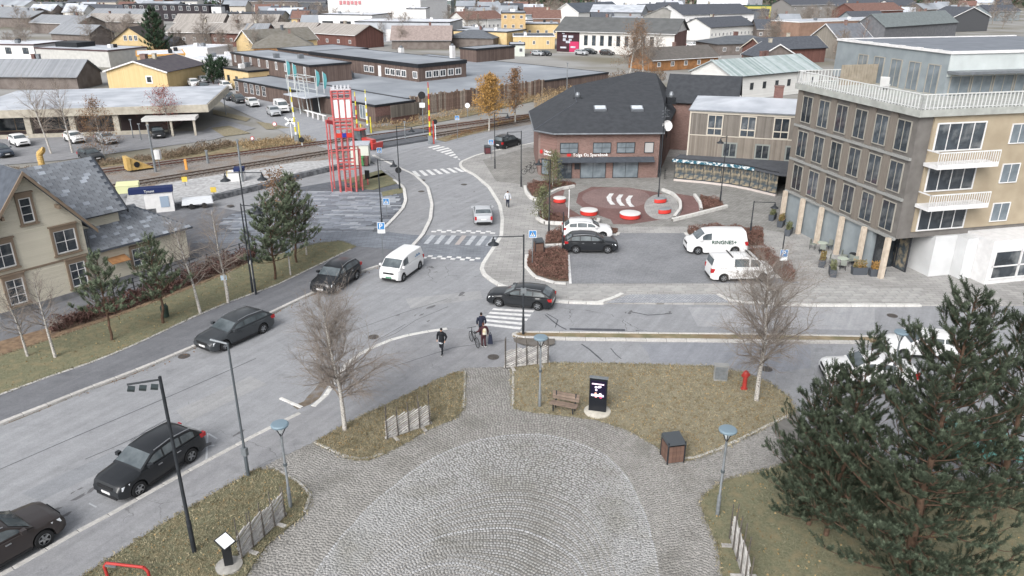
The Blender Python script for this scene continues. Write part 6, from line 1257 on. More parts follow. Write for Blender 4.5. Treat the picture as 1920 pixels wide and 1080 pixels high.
def car_meshes(kind, col):
    key = (kind, col)
    if key in CARM: return CARM[key]
    L, W_, low, cab, wr, ax, pil, rails = CARS[kind]; m = PT[col]; out = []; hw = W_ / 2; sill = .24 if kind != 'suv' else .28
    def halfw(x): t = abs(x) / (L / 2); return hw * (1 - .03 * t ** 2 - .13 * max(0, (t - .8) / .2) ** 2.2)
    xs = set(np.linspace(-L / 2, L / 2, 25).round(3)) | {round(p[0], 3) for p in low}
    ar = wr + .07
    for a in ax: xs |= {round(a + ar * math.cos(t), 3) for t in np.linspace(0, math.pi, 13)}
    xs = sorted(xs); body = MB(); rows = []
    for x in xs:
        zt = lerp_line(low, x); t = abs(x) / (L / 2); zb = sill + (.1 * max(0, (t - .9) / .1))
        for a in ax:
            if abs(x - a) < ar: zb = max(zb, wr + math.sqrt(max(0, ar * ar - (x - a) ** 2)) - .0)
        w = halfw(x); sh = zt - .07; zm = max(zb + .02, min(sill + .3, sh - .05)); zb = min(zb, sh - .06)
        rows.append([(x, 0, zb), (x, w * .55, zb), (x, w * .985, zb), (x, w, zm), (x, w * .99, (zm + sh) / 2), (x, w * .95, sh), (x, w * .86, zt - .01), (x, w * .5, zt + .015), (x, 0, zt + .02)])
    n = len(rows[0]); V = []; F = []
    for s in (1, -1):
        b0 = len(V)
        for r in rows: V += [(p[0], p[1] * s, p[2]) for p in r]
        for i in range(len(rows) - 1):
            for j in range(n - 1):
                q = (b0 + i * n + j, b0 + (i + 1) * n + j, b0 + (i + 1) * n + j + 1, b0 + i * n + j + 1); F.append(q[::-1] if s > 0 else q)
        for e, i in ((0, 0), (1, len(rows) - 1)):
            q = tuple(b0 + i * n + j for j in range(n)); F.append(q if (s > 0) == (e == 0) else q[::-1])
    body.add(V, F); out.append(('body', body.mesh('body', m, 35), None))
    out.append(('underbody', MB().box(-L / 2 + .25, L / 2 - .25, -hw + .22, hw - .22, .2, .7).mesh('underbody', CTRIM), None))
    # cabin
    belt = lambda x: lerp_line(low, x) - .01
    tum = .26 if kind not in ('van', 'bus', 'buzz') else .13
    yw = lambda x, z: (hw - .075) - tum * max(0, z - belt(x)) - .05 * max(0, (abs(x) / (L / 2) - .7) / .3)
    sil = []; cp = cab
    for a, b in zip(cp[:-1], cp[1:]):
        for k in range(4): sil.append((a[0] + (b[0] - a[0]) * k / 4, a[1] + (b[1] - a[1]) * k / 4))
    sil.append(cp[-1])
    for i in range(1, len(sil) - 1):   # slight rounding
        if i % 4 == 0: sil[i] = (sil[i][0], sil[i][1] - .012)
    zs = lambda x: lerp_line([(p[0], p[1]) for p in sil], x)
    cb = MB(); V = []; n = 9
    for x, z in sil:
        b = min(belt(x), z); ys = yw(x, z); yb = yw(x, b)
        V += [(x, -yb, b), (x, -(yb + ys) / 2, (b + z) / 2), (x, -ys, z - .03), (x, -ys * .88, z), (x, 0, z + .025), (x, ys * .88, z), (x, ys, z - .03), (x, (yb + ys) / 2, (b + z) / 2), (x, yb, b)]
    F = [(i * n + j, i * n + j + 1, (i + 1) * n + j + 1, (i + 1) * n + j) for i in range(len(sil) - 1) for j in range(n - 1)]
    cb.add(V, F); out.append(('cabin', cb.mesh('cabin', m, 35), None))
    # glass
    def strip(xa, xb, s):
        g = MB(); N = 6; vs = []
        for i in range(N + 1):
            x = xa + (xb - xa) * i / N; b = belt(x) + .06; t = max(b + .02, zs(x) - .1)
            vs += [(x, s * (yw(x, b) + .012), b), (x, s * (yw(x, t) + .012), t)]
        g.add(vs, [((2 * i, 2 * i + 1, 2 * i + 3, 2 * i + 2) if s < 0 else (2 * i, 2 * i + 2, 2 * i + 3, 2 * i + 1)) for i in range(N)]); return g.mesh('side_window', CGLASS)
    for xa, xb in pil:
        for s in (1, -1): out.append(('side_window', strip(xa, xb, s), None))
    def screen(a, b, nm, k0=.12, k1=.9):
        A_, B_ = Vector((a[0], 0, a[1])), Vector((b[0], 0, b[1])); nrm = Vector(((b[1] - a[1]), 0, -(b[0] - a[0]))).normalized()
        if (nrm.x < 0) != (a[0] < 0): nrm = -nrm
        vs = []
        for t in (k0, k1):
            p = A_.lerp(B_, t)
            for f in (-.93, -.5, 0, .5, .93): q = yw(p.x, p.z) * f; o = nrm * (.02 + .022 * (1 - abs(f)) + (.0 if abs(f) < .9 else -.012)); vs.append((p.x + o.x, q, p.z + o.z))
        fs = [(i, i + 1, i + 6, i + 5) for i in range(4)]; return MB().add(vs, fs).mesh(nm, CGLASS)
    out.append(('windscreen', screen(cab[0], cab[1], 'windscreen'), None))
    if kind != 'van': out.append(('rear_window', screen(cab[-1], cab[-2], 'rear_window', .2, .85), None))
    # lights, trim
    zf = low[1][1] - .13; xf = L / 2
    for s in (1, -1):
        w1, w2 = halfw(xf - .16), halfw(xf - .5)
        hl = MB().hexa([(xf - .04, s * w1 * .62, zf - .07), (xf - .16, s * (w1 + .004), zf - .07), (xf - .5, s * (w2 * .985), zf), (xf - .3, s * w1 * .6, zf - .05)], [(xf - .1, s * w1 * .62, zf + .085), (xf - .2, s * (w1 - .01), zf + .085), (xf - .55, s * (w2 * .975), zf + .11), (xf - .35, s * w1 * .6, zf + .12)]); out.append(('headlight', hl.mesh('headlight', HEADL), None))
        zr_ = 1.0 if kind in ('van', 'bus', 'buzz', 'suv', 'mpv') else .82; w3 = halfw(-xf + .1)
        tl = MB().box(-xf - .015, -xf + .3, min(s * (w3 * .8), s * (w3 + .03)), max(s * (w3 * .8), s * (w3 + .03)), zr_ - .22 if kind not in ('suv', 'wagon') else zr_ - .1, zr_ + .1); out.append(('taillight', tl.mesh('taillight', TAILL), None))
        mx = cab[0][0] - .42; mz = belt(mx) + .1; my = hw - .02; out.append(('mirror', MB().box(mx - .09, mx + .1, min(s * my, s * (my + .2)), max(s * my, s * (my + .2)), mz - .06, mz + .1).mesh('mirror', m), None))
        if rails: out.append(('roof_rail', MB().path([(cab[1][0] - .1, s * (yw(0, 1.5) - .03), zs(cab[1][0] - .1) + .05), (-.5, s * (yw(-.5, 1.55) - .03), zs(-.5) + .05), (cab[3][0], s * (yw(cab[3][0], 1.5) - .03), zs(cab[3][0]) + .05)], .022, 5).mesh('roof_rail', CHROME), None))
        for dx in (.25, -.75):
            if kind not in ('van', 'buzz') or dx > 0: out.append(('door_handle', MB().box(dx - .1, dx + .1, min(s * (hw - .02), s * (hw + .02)), max(s * (hw - .02), s * (hw + .02)), belt(dx) - .17, belt(dx) - .13).mesh('door_handle', m if kind != 'suv' else CHROME), None))
        out.append(('side_skirt', MB().box(ax[1] + ar + .05, ax[0] - ar - .05, min(s * (hw - .05), s * (hw + .012)), max(s * (hw - .05), s * (hw + .012)), sill - .04, sill + .07).mesh('side_skirt', CTRIM if kind != 'van' else m), None))
    out.append(('grille', MB().box(xf - .2, xf + .008, -hw * .5, hw * .5, zf - .1, zf + .05).mesh('grille', CTRIM), None))
    out.append(('front_bumper_trim', MB().box(xf - .3, xf + .012, -hw * .66, hw * .66, .27, .42).mesh('front_bumper_trim', CTRIM), None)); out.append(('rear_bumper_trim', MB().box(-xf - .012, -xf + .3, -hw * .75, hw * .75, .27, .42).mesh('rear_bumper_trim', CTRIM), None))
    out.append(('number_plate', MB().box(xf + .0, xf + .022, -.26, .26, .44, .55).mesh('number_plate', PLATE), None)); out.append(('number_plate', MB().box(-xf - .022, -xf, -.26, .26, .6, .71).mesh('number_plate', PLATE), None))
    wt = .115
    ty = MB(); N = 20; prof = [(wr * .62, -wt), (wr * .93, -wt), (wr, -wt * .7), (wr, wt * .7), (wr * .93, wt), (wr * .62, wt)]
    V = [(r * math.cos(2 * math.pi * i / N), y, r * math.sin(2 * math.pi * i / N)) for r, y in prof for i in range(N)]; ty.add(V, [(k * N + i, (k + 1) * N + i, (k + 1) * N + (i + 1) % N, k * N + (i + 1) % N) for k in range(len(prof) - 1) for i in range(N)]); tm = ty.mesh('wheel', TYRE, 40)
    rm = MB(); rr_ = wr * .66
    V = [(r * math.cos(2 * math.pi * i / N), y, r * math.sin(2 * math.pi * i / N)) for r, y in ((rr_, wt * .95), (rr_ * .86, wt * .95), (rr_ * .84, wt * .35), (.001, wt * .35)) for i in range(N)]; rm.add(V, [(k * N + i, (k + 1) * N + i, (k + 1) * N + (i + 1) % N, k * N + (i + 1) % N) for k in range(3) for i in range(N)], 1)
    for f in range(len(rm.m)): rm.m[f] = 0 if f < N else 1
    for k in range(5):
        a = 2 * math.pi * k / 5; d = Vector((math.cos(a), 0, math.sin(a))); s_ = Vector((-math.sin(a), 0, math.cos(a))); q = [d * .02 - s_ * .045, d * rr_ * .88 - s_ * .03, d * rr_ * .88 + s_ * .03, d * .02 + s_ * .045]
        rm.hexa([p + Vector((0, wt * .4, 0)) for p in q], [p + Vector((0, wt * .88, 0)) for p in q], 0)
    rimm = rm.mesh('rim', [RIM, CTRIM])
    CARM[key] = (out, tm, rimm, wr, ax, hw, wt, L); return CARM[key]
def car(label, kind, col, front, rear, side=1, z=0.004, name='parked_car', cat='car', scale=1.0, group=None, mid=None, head=None):
    parts, tm, rm, wr, ax, hw, wt, L = car_meshes(kind, col)
    if head is None:
        F_, R_ = G(*front), G(*rear); d = (F_ - R_).normalized(); n = Vector((-d.y, d.x, 0)); c = (F_ + R_) / 2 - n * side * (hw - .1) * scale - d * (ax[0] + ax[1]) / 2 * scale
    else:
        a, b = G(*head[0]), G(*head[1]); d = (b - a).normalized(); n = Vector((-d.y, d.x, 0))
        if front: F_ = G(*front); c = F_ - d * ax[0] * scale - n * side * (hw - .1) * scale
        else: c = G(*mid)
    t = thing(name, label, cat, (c.x, c.y, z), math.atan2(d.y, d.x), group); t.scale = (scale,) * 3
    for nm, me, _ in parts: obj(nm, me, t)
    for a in ax:
        for s in (1, -1):
            w = obj('wheel', tm, t, (a, s * (hw - wt - .005), wr), 0 if s > 0 else math.pi); obj('rim', rm, w)
    return t
K0, K1 = (0, 1079), (130, 1005)
car('dark brown off-road car half out of the bottom left edge', 'suv', 'brown', (86, 1024), None, -1, head=(K0, K1), scale=1.08)
car('black estate style car with roof rails parked behind the black floodlight pole', 'suv', 'black', (262, 930), (360, 866), 1, scale=1.05)
car('anthracite estate car parked along the left kerb', 'wagon', 'grey', (428, 655), (489, 627), 1, scale=1.06)
car('black off-road car parked near the speed table, headlights toward camera', 'suv', 'black', (634, 548), (667, 525), 1, scale=1.03)
bz_ = car('white rounded van waiting at the speed table', 'buzz', 'white', (758, 526), (785, 506), 1, name='delivery_van', cat='van', scale=.94)
for s in (1, -1):
    lg = MB()
    for i, (w_, h_) in enumerate(((.16, .1), (.1, .2), (.14, .14), (.08, .22), (.12, .1))): lg.box(-1.5 + i * .2, -1.5 + i * .2 + w_, min(s * .955, s * .985), max(s * .955, s * .985), 1.38, 1.38 + h_)
    lg.build('side_print', mat('buzz_print', S('#7f9cbb')), bz_)
MB().box(2.362, 2.385, -.26, .26, .44, .55).build('green_plate', mat('plate_green', S('#3f8a68')), bz_)
car('silver saloon driving away up the bend', 'sedan', 'silver', None, None, mid=(905, 411), head=((906, 422), (902, 396)), name='moving_car')
car('black estate car turning across the zebra crossing', 'wagon', 'black', (937, 575), (1006, 582), 1, name='moving_car')
car('white crossover parked behind the black one in the sett car park', 'suv', 'white', (1130, 451), (1074, 451), -1, z=ZP + .012, scale=.95)
car('black crossover parked in the sett car park', 'suv', 'black', (1137, 478), (1081, 478), -1, z=ZP + .012, scale=.97)
rv = car('white panel van with dark green lettering in the sett car park', 'van', 'white', (1306, 480), (1378, 480), 1, z=ZP + .012, name='delivery_van', cat='van', scale=1.02)
lettering('RINGNES+', .44, mat('van_letters', S('#2f5a4c')), rv, (.55, .98, .95), (math.pi / 2, 0, math.pi))
vb = car('white minibus with dark side windows and grey markings in the sett car park', 'bus', 'white', (1427, 531), (1357, 532), -1, z=ZP + .012, name='minibus', cat='van', scale=.99)
MB().box(-1.0, 1.25, -.985, -.962, .45, .98).build('side_print', mat('van_print', S('#e8e8e8'), S('#8d8a86'), rough=.5, scale=2.6, lo=.45, hi=.6), vb)
for x in (-.9, .6): MB().box(x - .04, x + .04, -.82, .82, 1.99, 2.05).build('roof_bar', CTRIM, vb)
car('black people carrier beside the bank corner', 'mpv', 'black', (970, 275), (951, 280), -1, z=.02, scale=1.0)
car('white saloon half hidden behind the huge pine', 'sedan', 'white', (1584, 722), (1676, 728), 1, scale=1.1)
car('white car whose roof shows above the pine branches', 'hatch', 'white', (1700, 672), (1764, 675), 1, name='moving_car')
car('pale teal car seen between the pine branches', 'hatch', 'teal', (1870, 872), (1788, 866), -1, scale=1.05)
far = [('black car with bright headlights in the arcade car park', 'sedan', 'black', (297, 256), (287, 238), (301, 266)), ('white hatchback behind the birch stems in the arcade car park', 'hatch', 'white', (141, 266), (122, 258), (160, 272)), ('white coupe with black roof at the left edge of the arcade car park', 'hatch', 'white', (38, 272), (18, 262), (60, 280)),
       ('dark estate car at the far left of the arcade car park', 'wagon', 'darkblue', (4, 292), (-20, 284), (20, 300)), ('grey hatchback nearest the railway in the arcade car park', 'hatch', 'grey', (172, 300), (150, 292), (196, 306)), ('beige car half hidden by the rust coloured tree', 'hatch', 'silver', (200, 268), (180, 262), (214, 272)),
       ('silver hatchback behind the crossing barrier', 'hatch', 'silver', (514, 216), (500, 206), (530, 226)), ('white people carrier behind the silver hatchback', 'bus', 'white', (528, 209), (514, 200), (545, 219)), ('white car leading the street row', 'hatch', 'white', (474, 199), (460, 192), (488, 206)), ('dark green estate second in the street row', 'wagon', 'grey', (448, 192), (436, 186), (460, 198)),
       ('grey saloon third in the street row', 'sedan', 'grey', (430, 187), (420, 180), (444, 193)), ('dark pickup car by the arcade corner', 'suv', 'darkblue', (398, 178), (386, 170), (412, 186)), ('second dark car by the arcade corner', 'suv', 'black', (382, 170), (372, 164), (396, 176)), ('white crossover farther up the street', 'suv', 'white', (364, 162), (352, 156), (376, 168)),
       ('silver car farther up beside the white one', 'hatch', 'silver', (382, 155), (370, 150), (396, 160)), ('small white van parked before the brown shops', 'mpv', 'white', (424, 168), (412, 163), (438, 174)), ('white van deep in the street by the yellow shop', 'mpv', 'white', (372, 149), (360, 145), (384, 153)),
       ('silver car at the long hall', 'hatch', 'silver', (1008, 104), (996, 103), (1022, 105)), ('dark car with white rear at the long hall', 'hatch', 'black', (1024, 104), (1012, 102), (1038, 106)), ('large grey car below the hall windows', 'suv', 'silver', (1090, 103), (1074, 101), (1106, 104)), ('black car below the hall windows', 'suv', 'black', (1106, 101), (1094, 100), (1120, 102)), ('brown car right of the hall door', 'suv', 'brown', (1138, 103), (1124, 102), (1152, 104)),
       ('white car at the inn fence', 'hatch', 'white', (1298, 88), (1286, 87), (1312, 89)), ('dark car at the inn fence', 'suv', 'black', (1318, 88), (1306, 87), (1332, 89)), ('black car before the inn windows', 'suv', 'darkblue', (1366, 76), (1354, 76), (1380, 76))]
for lab, k_, c_, m_, a_, b_ in far: car(lab, k_, c_, None, None, mid=m_, head=(a_, b_), z=.03)
# red tractor behind the tower
p = G(682, 278); tr = thing('red_tractor', 'red municipal tractor with white cab behind the tower', 'tractor', (p.x, p.y, .03), R(-30))
MB().hexa([(.1, -.45, .8), (2.0, -.4, .8), (2.0, .4, .8), (.1, .45, .8)], [(.1, -.45, 1.5), (1.9, -.36, 1.35), (1.9, .36, 1.35), (.1, .45, 1.5)]).build('bonnet', PT['red'], tr, 35)
cbm = MB().hexa([(-1.2, -.7, 1.0), (.2, -.65, 1.0), (.2, .65, 1.0), (-1.2, .7, 1.0)], [(-1.1, -.6, 2.45), (.0, -.55, 2.45), (.0, .55, 2.45), (-1.1, .6, 2.45)]).build('cab', CGLASS, tr); MB().box(-1.25, .15, -.7, .7, 2.46, 2.62).build('cab_roof', PT['red'], tr)
MB().box(-1.3, 1.9, -.35, .35, .5, .8).build('chassis', CTRIM, tr); MB().hexa([(2.3, -1.1, .2), (2.5, -1.1, .2), (2.5, 1.1, .2), (2.3, 1.1, .2)], [(2.2, -1.1, 1.0), (2.6, -1.1, 1.0), (2.6, 1.1, 1.0), (2.2, 1.1, 1.0)]).build('plough_blade', PT['red'], tr)
parts, tm, rm, wr, ax, hw, wt, L = car_meshes('suv', 'red')
for x, s_, y in ((-.8, 1.9, .75), (1.5, 1.3, .6)):
    for s in (1, -1): w = obj('wheel', tm, tr, (x, s * y, wr * s_), 0 if s > 0 else math.pi); w.scale = (s_, s_ * 1.3, s_); obj('rim', rm, w)
# ================================================================ STREET FURNITURE
POLEB = mat('pole_black', S('#2f3338'), S('#3a3e43'), rough=.5, scale=4, metal=.2); POLEG = mat('pole_galv', S('#9aa0a5'), S('#868c91'), rough=.5, scale=5, metal=.5); POLED = mat('pole_grey', S('#5c6368'), rough=.5, metal=.2)
BLUE = mat('sign_blue', S('#3f86c6'), rough=.4); SWHITE = mat('sign_face', S('#f2f5f7'), rough=.4); SBLACK = mat('sign_black', S('#26282b'), rough=.5); STEELR = mat('tower_red', S('#d07575'), S('#b86060'), rough=.6, scale=2.2); LAMPG = mat('lamp_glass', S('#dfe6ea'), rough=.2)
OLDW = mat('weathered_rail', S('#cac8c5'), S('#a8a5a2'), rough=.9, scale=6, per_obj=.2); OLDD = mat('dark_post', S('#6b6661'), S('#57524e'), rough=.9, scale=5, per_obj=.15)
def park_lamp(label, px, py, ytop):
    p = G(px, py, ZP + .06); H = HT(px, py, ytop); t = thing('park_lamp', label, 'lamp', p, .3, 'low park lamps on the plaza lawns')
    MB().lathe([(.085, 0), (.085, 1.0), (.055, 1.05), (.05, H - .65), (.04, H - .6)], 12).build('post', POLEG, t, 40)
    MB().lathe([(.06, H * .5), (.09, H * .5 + .02), (.09, H * .5 + .12), (.05, H * .5 + .14)], 10).build('clamp', POLED, t)
    b = MB()
    for a in range(3): c, s_ = math.cos(a * 2.09), math.sin(a * 2.09); b.tube((.03 * c, .03 * s_, H - .62), (.3 * c, .3 * s_, H - .1), .022, n=5)
    b.build('bracket', POLEB, t); MB().lathe([(.02, H - .14), (.36, H - .12), (.38, H - .05), (.33, H), (.02, H + .02)], 20).build('lamp_head', mat('lamp_lid', S('#7f93a0'), rough=.4), t, 40); MB().lathe([(.05, H - .5), (.12, H - .3), (.1, H - .14)], 10).build('diffuser', LAMPG, t)
park_lamp('grey park lamp with disc head left of the plaza', 545, 950, 795); park_lamp('grey park lamp with disc head behind the bench', 1012, 762, 632); park_lamp('grey park lamp with disc head right of the plaza', 1345, 965, 805); park_lamp('grey park lamp whose disc head shows above the pine', 1664, 748, 622)
def bell(mb, x, z): return mb.lathe([(.05, z + .2), (.09, z + .16), (.12, z), (.34, z - .14), (.36, z - .2), (.02, z - .2)], 14, (x, 0, 0)).tube((x, 0, z + .15), (x, 0, z + .34), .04, n=6)
def street_lamp(label, px, py, ytop, arm=1.9, rz=0.0, head=True, m=None, drop=.1, z=ZP, group='tall dark street lamps'):
    p = G(px, py, z); H = HT(px, py, ytop); t = thing('street_lamp', label, 'street lamp', p, rz, group)
    MB().lathe([(.085, 0), (.085, 1.2), (.06, 1.25), (.045, H), (.01, H + .02)], 10).build('pole', m or POLEB, t, 40)
    if head:
        MB().tube((0, 0, H - drop), (arm, 0, H - drop - .05), .035, n=6).build('arm', m or POLEB, t); bell(MB(), arm, H - drop - .36).build('lamp_head', POLEB, t, 40); MB().lathe([(.25, 0), (.1, -.06), (.01, -.07)], 12, (arm, 0, H - drop - .56)).build('bulb_cover', LAMPG, t)
    return t
t = street_lamp('tall dark street lamp on the median beside the zebra crossing', 981, 626, 441, 1.9, math.pi); MB().box(-.18, .18, -.08, .08, 2.9, 3.25).build('control_box', POLEG, t)
street_lamp('tall dark street lamp at the corner of the slate plaza', 717, 434, 299, 1.4, 0)
street_lamp('dark pole with round sign beside the bend in the road', 750, 356, 236, 1.6, 0)
street_lamp('dark street lamp on the pavement by the red bin', 928, 316, 212, 1.6, .2)
street_lamp('dark street lamp between the bin and the bank', 977, 350, 246, 1.5, math.pi)
street_lamp('dark street lamp before the bank and the shop canopy', 1234, 376, 208, 1.6, 1.2)
street_lamp('dark street lamp in the triangular shrub bed', 1350, 380, 255, .9, math.pi + .6)
street_lamp('thin dark lamp post in the left crescent planter', 1029, 440, 300, 1.3, 2.4)
street_lamp('short dark lamp post behind the black parked car', 1055, 470, 398, .8, .4, head=False)
street_lamp('lamp post with long arm behind the white delivery van', 1406, 442, 377, 1.9, 0)
street_lamp('dark lamp post beside the blue parking sign', 1463, 500, 440, .5, 0, head=False)
t = street_lamp('tall yard lamp post with two arms beside the pines', 480, 552, 322, 1.5, .1); H = HT(480, 552, 322); MB().tube((0, 0, H - .12), (-1.0, 0, H - .12), .035, n=6).build('arm', POLEB, t); bell(MB(), -1.0, H - .48).build('lamp_head', POLEB, t, 40)
street_lamp('shorter yard lamp post left of the two armed one', 474, 548, 383, 1.2, -.1)
t = street_lamp('grey lamp pole by the road with short arm toward the parked estate', 466, 894, 645, .9, math.pi - .35, m=POLED, head=False); H = HT(466, 894, 645); MB().tube((0, 0, H - .03), (.9, 0, H + .02), .04, .06, 6).build('arm', POLEG, t)
MB().box(-.14, .14, -.09, .09, 1.2, 1.6).build('control_box', POLEG, t)
# floodlight pole
p = G(365, 1037, ZP); H = HT(365, 1037, 708); t = thing('floodlight_pole', 'black pole with three floodlights on a bar in the foreground', 'street lamp', p, math.pi + .18)
MB().lathe([(.095, 0), (.095, 1.6), (.075, 1.65), (.06, H), (.01, H + .03)], 12).build('pole', POLEB, t, 40); MB().tube((0, 0, H - .12), (1.15, 0, H - .22), .04, n=8).build('bar', POLEB, t)
for i in range(3):
    o = MB().box(-.2, .2, -.13, .13, -.14, .1).build('floodlight', mat('flood_body', S('#414a4d'), rough=.5), t, loc=(.22 + i * .4, .08, H - .36)); o.rotation_euler = (R(-30), R(-15), R(10)); o.scale = (.62, .62, .62); MB().box(-.16, .16, -.1, .1, -.16, -.14).build('lens', LAMPG, o)
# signs
def sign(label, px, py, ytop, kind, w=.62, rz=0.0, z=ZP, two=False):
    p = G(px, py, z); H = HT(px, py, ytop); t = thing('traffic_sign', label, 'sign', p, rz); MB().tube((0, 0, 0), (0, 0, H), .035, n=8).build('post', POLEG, t)
    o = MB().box(-w/2, w/2, -.06, -.035, H - w, H).build('sign_plate', BLUE, t)
    f = MB(); y = -.064; c = H - w / 2; k = w
    MB().add([(-k*.5, y, H - w), (k*.5, y, H - w), (k*.5, y, H), (-k*.5, y, H), (-k*.44, y, H - w + k*.06), (k*.44, y, H - w + k*.06), (k*.44, y, H - k*.06), (-k*.44, y, H - k*.06)], [(0, 1, 5, 4), (1, 2, 6, 5), (2, 3, 7, 6), (3, 0, 4, 7)]).build('sign_border', SWHITE, o)
    if kind == 'walk':
        MB().add([(-k*.34, y, c - k*.3), (k*.34, y, c - k*.3), (0, y, c + k*.36)], [(0, 1, 2)]).build('triangle', SWHITE, o); m_ = MB(); yy = y - .004
        m_.box(-.04, .05, yy, yy + .003, c - .02, c + .12).box(-.09, -.03, yy, yy + .003, c - .16, c - .02).box(.03, .09, yy, yy + .003, c - .16, c - .02).box(-.03, .03, yy, yy + .003, c + .13, c + .18).build('walking_figure', SBLACK, o)
    else:
        lettering('P', k * 1.0, SWHITE, o, (-k * .28, y, c - k * .34)); MB().box(-w/2, w/2, -.06, -.04, H - w - .3, H - w - .03).build('sub_plate', SWHITE, t)
    return t
sign('blue pedestrian sign beside the slate band', 726, 408, 372, 'walk'); sign('blue pedestrian sign before the level crossing', 714, 322, 277, 'walk'); sign('blue pedestrian sign beside the wooden bin at the parking', 998, 498, 432, 'walk'); sign('blue pedestrian sign on the pavement near the black people carrier', 921, 300, 262, 'walk'); sign('blue pedestrian sign beyond the crossing barriers', 858, 262, 217, 'walk')
sign('blue parking sign on the footpath behind the white van', 719, 490, 417, 'park'); sign('blue parking sign at the shrub bed by the terrace building', 1465, 508, 468, 'park')
for lab, x, y, yt in (('small pale blue plate on a wooden post under the pines', 545, 516, 466), ('small pale blue plate beside the white trunked birch', 427, 568, 516)):
    p = G(x, y, ZP); H = HT(x, y, yt); t = thing('post_sign', lab, 'sign', p, .2); MB().tube((0, 0, 0), (0, 0, H), .06, n=6).build('post', OLDW, t); MB().box(-.2, .2, -.1, -.06, H - .35, H).build('plate', mat('pale_blue', S('#cfe2f2')), t)
p = G(478, 552, ZP); t = thing('path_light', 'white capped low path light beside the footpath', 'lamp', G(478, 548, ZP)); MB().lathe([(.05, 0), (.05, 2.2), (.12, 2.25), (.1, 2.5), (.02, 2.52)], 10).build('body', mat('path_light_body', S('#b7b9ba')), t)
# round signs / railway signals
def disc_post(name, label, px, py, ytop, faces, pm=POLEG, cat='signal', z=0.0):
    p = G(px, py, z); H = HT(px, py, ytop); t = thing(name, label, cat, p, 0); MB().tube((0, 0, 0), (0, 0, H), .06, n=7).build('post', pm, t)
    for nm, dz, r, m_ in faces: o = MB().lathe([(r, 0), (r, .05), (.01, .055)], 18).build(nm, m_, t, loc=(0, -.06 - (.08 if nm == 'sign_face' else 0), H - dz)); o.rotation_euler = (R(90), 0, 0)
    return t
t = disc_post('railway_signal', 'railway signal with black disc before the slatted wall', 794, 250, 172, (('signal_head', .5, .55, SBLACK),)); H = HT(794, 250, 172); MB().box(-.4, .4, -.1, -.06, H - 2.3, H - 1.6).build('plate', SWHITE, t)
disc_post('railway_signal', 'small black headed signal beside the crossing road', 567, 276, 258, (('signal_head', .3, .38, SBLACK),), SWHITE)
disc_post('traffic_sign', 'round white sign in front of the slatted wall', 877, 222, 193, (('sign_plate', .4, .42, SWHITE),), cat='sign'); disc_post('traffic_sign', 'red rimmed round sign on the traffic island', 516, 240, 228, (('sign_plate', .35, .34, mat('sign_rim', S('#c9656a'))), ('sign_face', .35, .24, SWHITE)), cat='sign')
disc_post('traffic_sign', 'small red round sign on the verge by the arcade', 475, 270, 255, (('sign_plate', .3, .28, MATS['sign_rim']), ('sign_face', .3, .18, SWHITE)), cat='sign'); disc_post('light_signal', 'black traffic signal head on the dark pole by the bend', 749, 354, 312, (('signal_head', .4, .35, SBLACK),), POLEB); disc_post('light_signal', 'black and white warning light at the barrier foot', 817, 262, 224, (('signal_head', .3, .36, SBLACK),), SWHITE)
# striped crossing barriers (raised booms)
YB = mat('barrier_yellow', S('#e6d94a'), rough=.5); RB_ = mat('barrier_red', S('#c5473c'), rough=.5)
def barrier(label, px, py, ytop, m1, m2, lean=.0):
    p = G(px, py); H = HT(px, py, ytop); t = thing('crossing_barrier', label, 'barrier', p); MB().box(-.3, .3, -.25, .25, 0, 1.2).build('motor_box', POLEG, t)
    n = 10
    for i in range(n): z0, z1 = .9 + (H - .9) * i / n, .9 + (H - .9) * (i + 1) / n; MB().tube((lean * z0, 0, z0), (lean * z1, 0, z1), .15 - .09 * i / n, .15 - .09 * (i + 1) / n, 6).build('boom_segment', m1 if i % 2 else m2, t)
    MB().tube((.5, 0, 0), (.5 + lean * 2, 0, H * .38), .09, n=6).build('counterweight_strut', m1, t)
barrier('raised yellow and white barrier left of the crossing road', 557, 268, 163, YB, SWHITE, -.02); barrier('raised yellow and white barrier behind the tower', 690, 250, 168, YB, SWHITE); barrier('raised yellow barrier with red lamp right behind the tower', 672, 268, 172, YB, RB_); barrier('raised red and yellow barrier right of the crossing road', 807, 270, 154, RB_, YB)
p = G(548, 262); t = thing('crossing_cross', 'white crossing saltire sign at the left barrier', 'sign', p); H = HT(548, 262, 222); MB().tube((0, 0, 0), (0, 0, H), .07, n=7).build('post', SWHITE, t)
for s in (1, -1): o = MB().box(-.9, .9, -.03, .03, -.13, .13).build('cross_arm', SWHITE, t, loc=(0, -.08, H - .4)); o.rotation_euler = (0, s * R(35), 0)
# feather flags
for i, (x, y) in enumerate(((545, 196), (556, 197), (598, 205), (611, 207))):
    p = G(x, y); H = HT(x, y, (112, 118, 130, 134)[i]); t = thing('feather_flag', ('leftmost', 'second', 'third', 'rightmost')[i] + ' of the four teal flags before the brown complex', 'flag', p, -.2, 'teal flags before the complex'); MB().tube((0, 0, 0), (0, 0, H), .08, .05, 6).build('pole', WHITE, t)
    f = MB(); pr = [(0, H - 3.0), (.3, H - 2.9), (.6, H - 2.1), (.75, H - 1.3), (.6, H - .5), (.05, H - .1)]; f.hexa([(a, -.02 + .08 * math.sin(a * 5), b) for a, b in pr], [(a, .02 + .08 * math.sin(a * 5), b) for a, b in pr]); f.build('flag_cloth', mat('teal_cloth', S('#5b9aa0'), S('#4a858b'), scale=1), t)
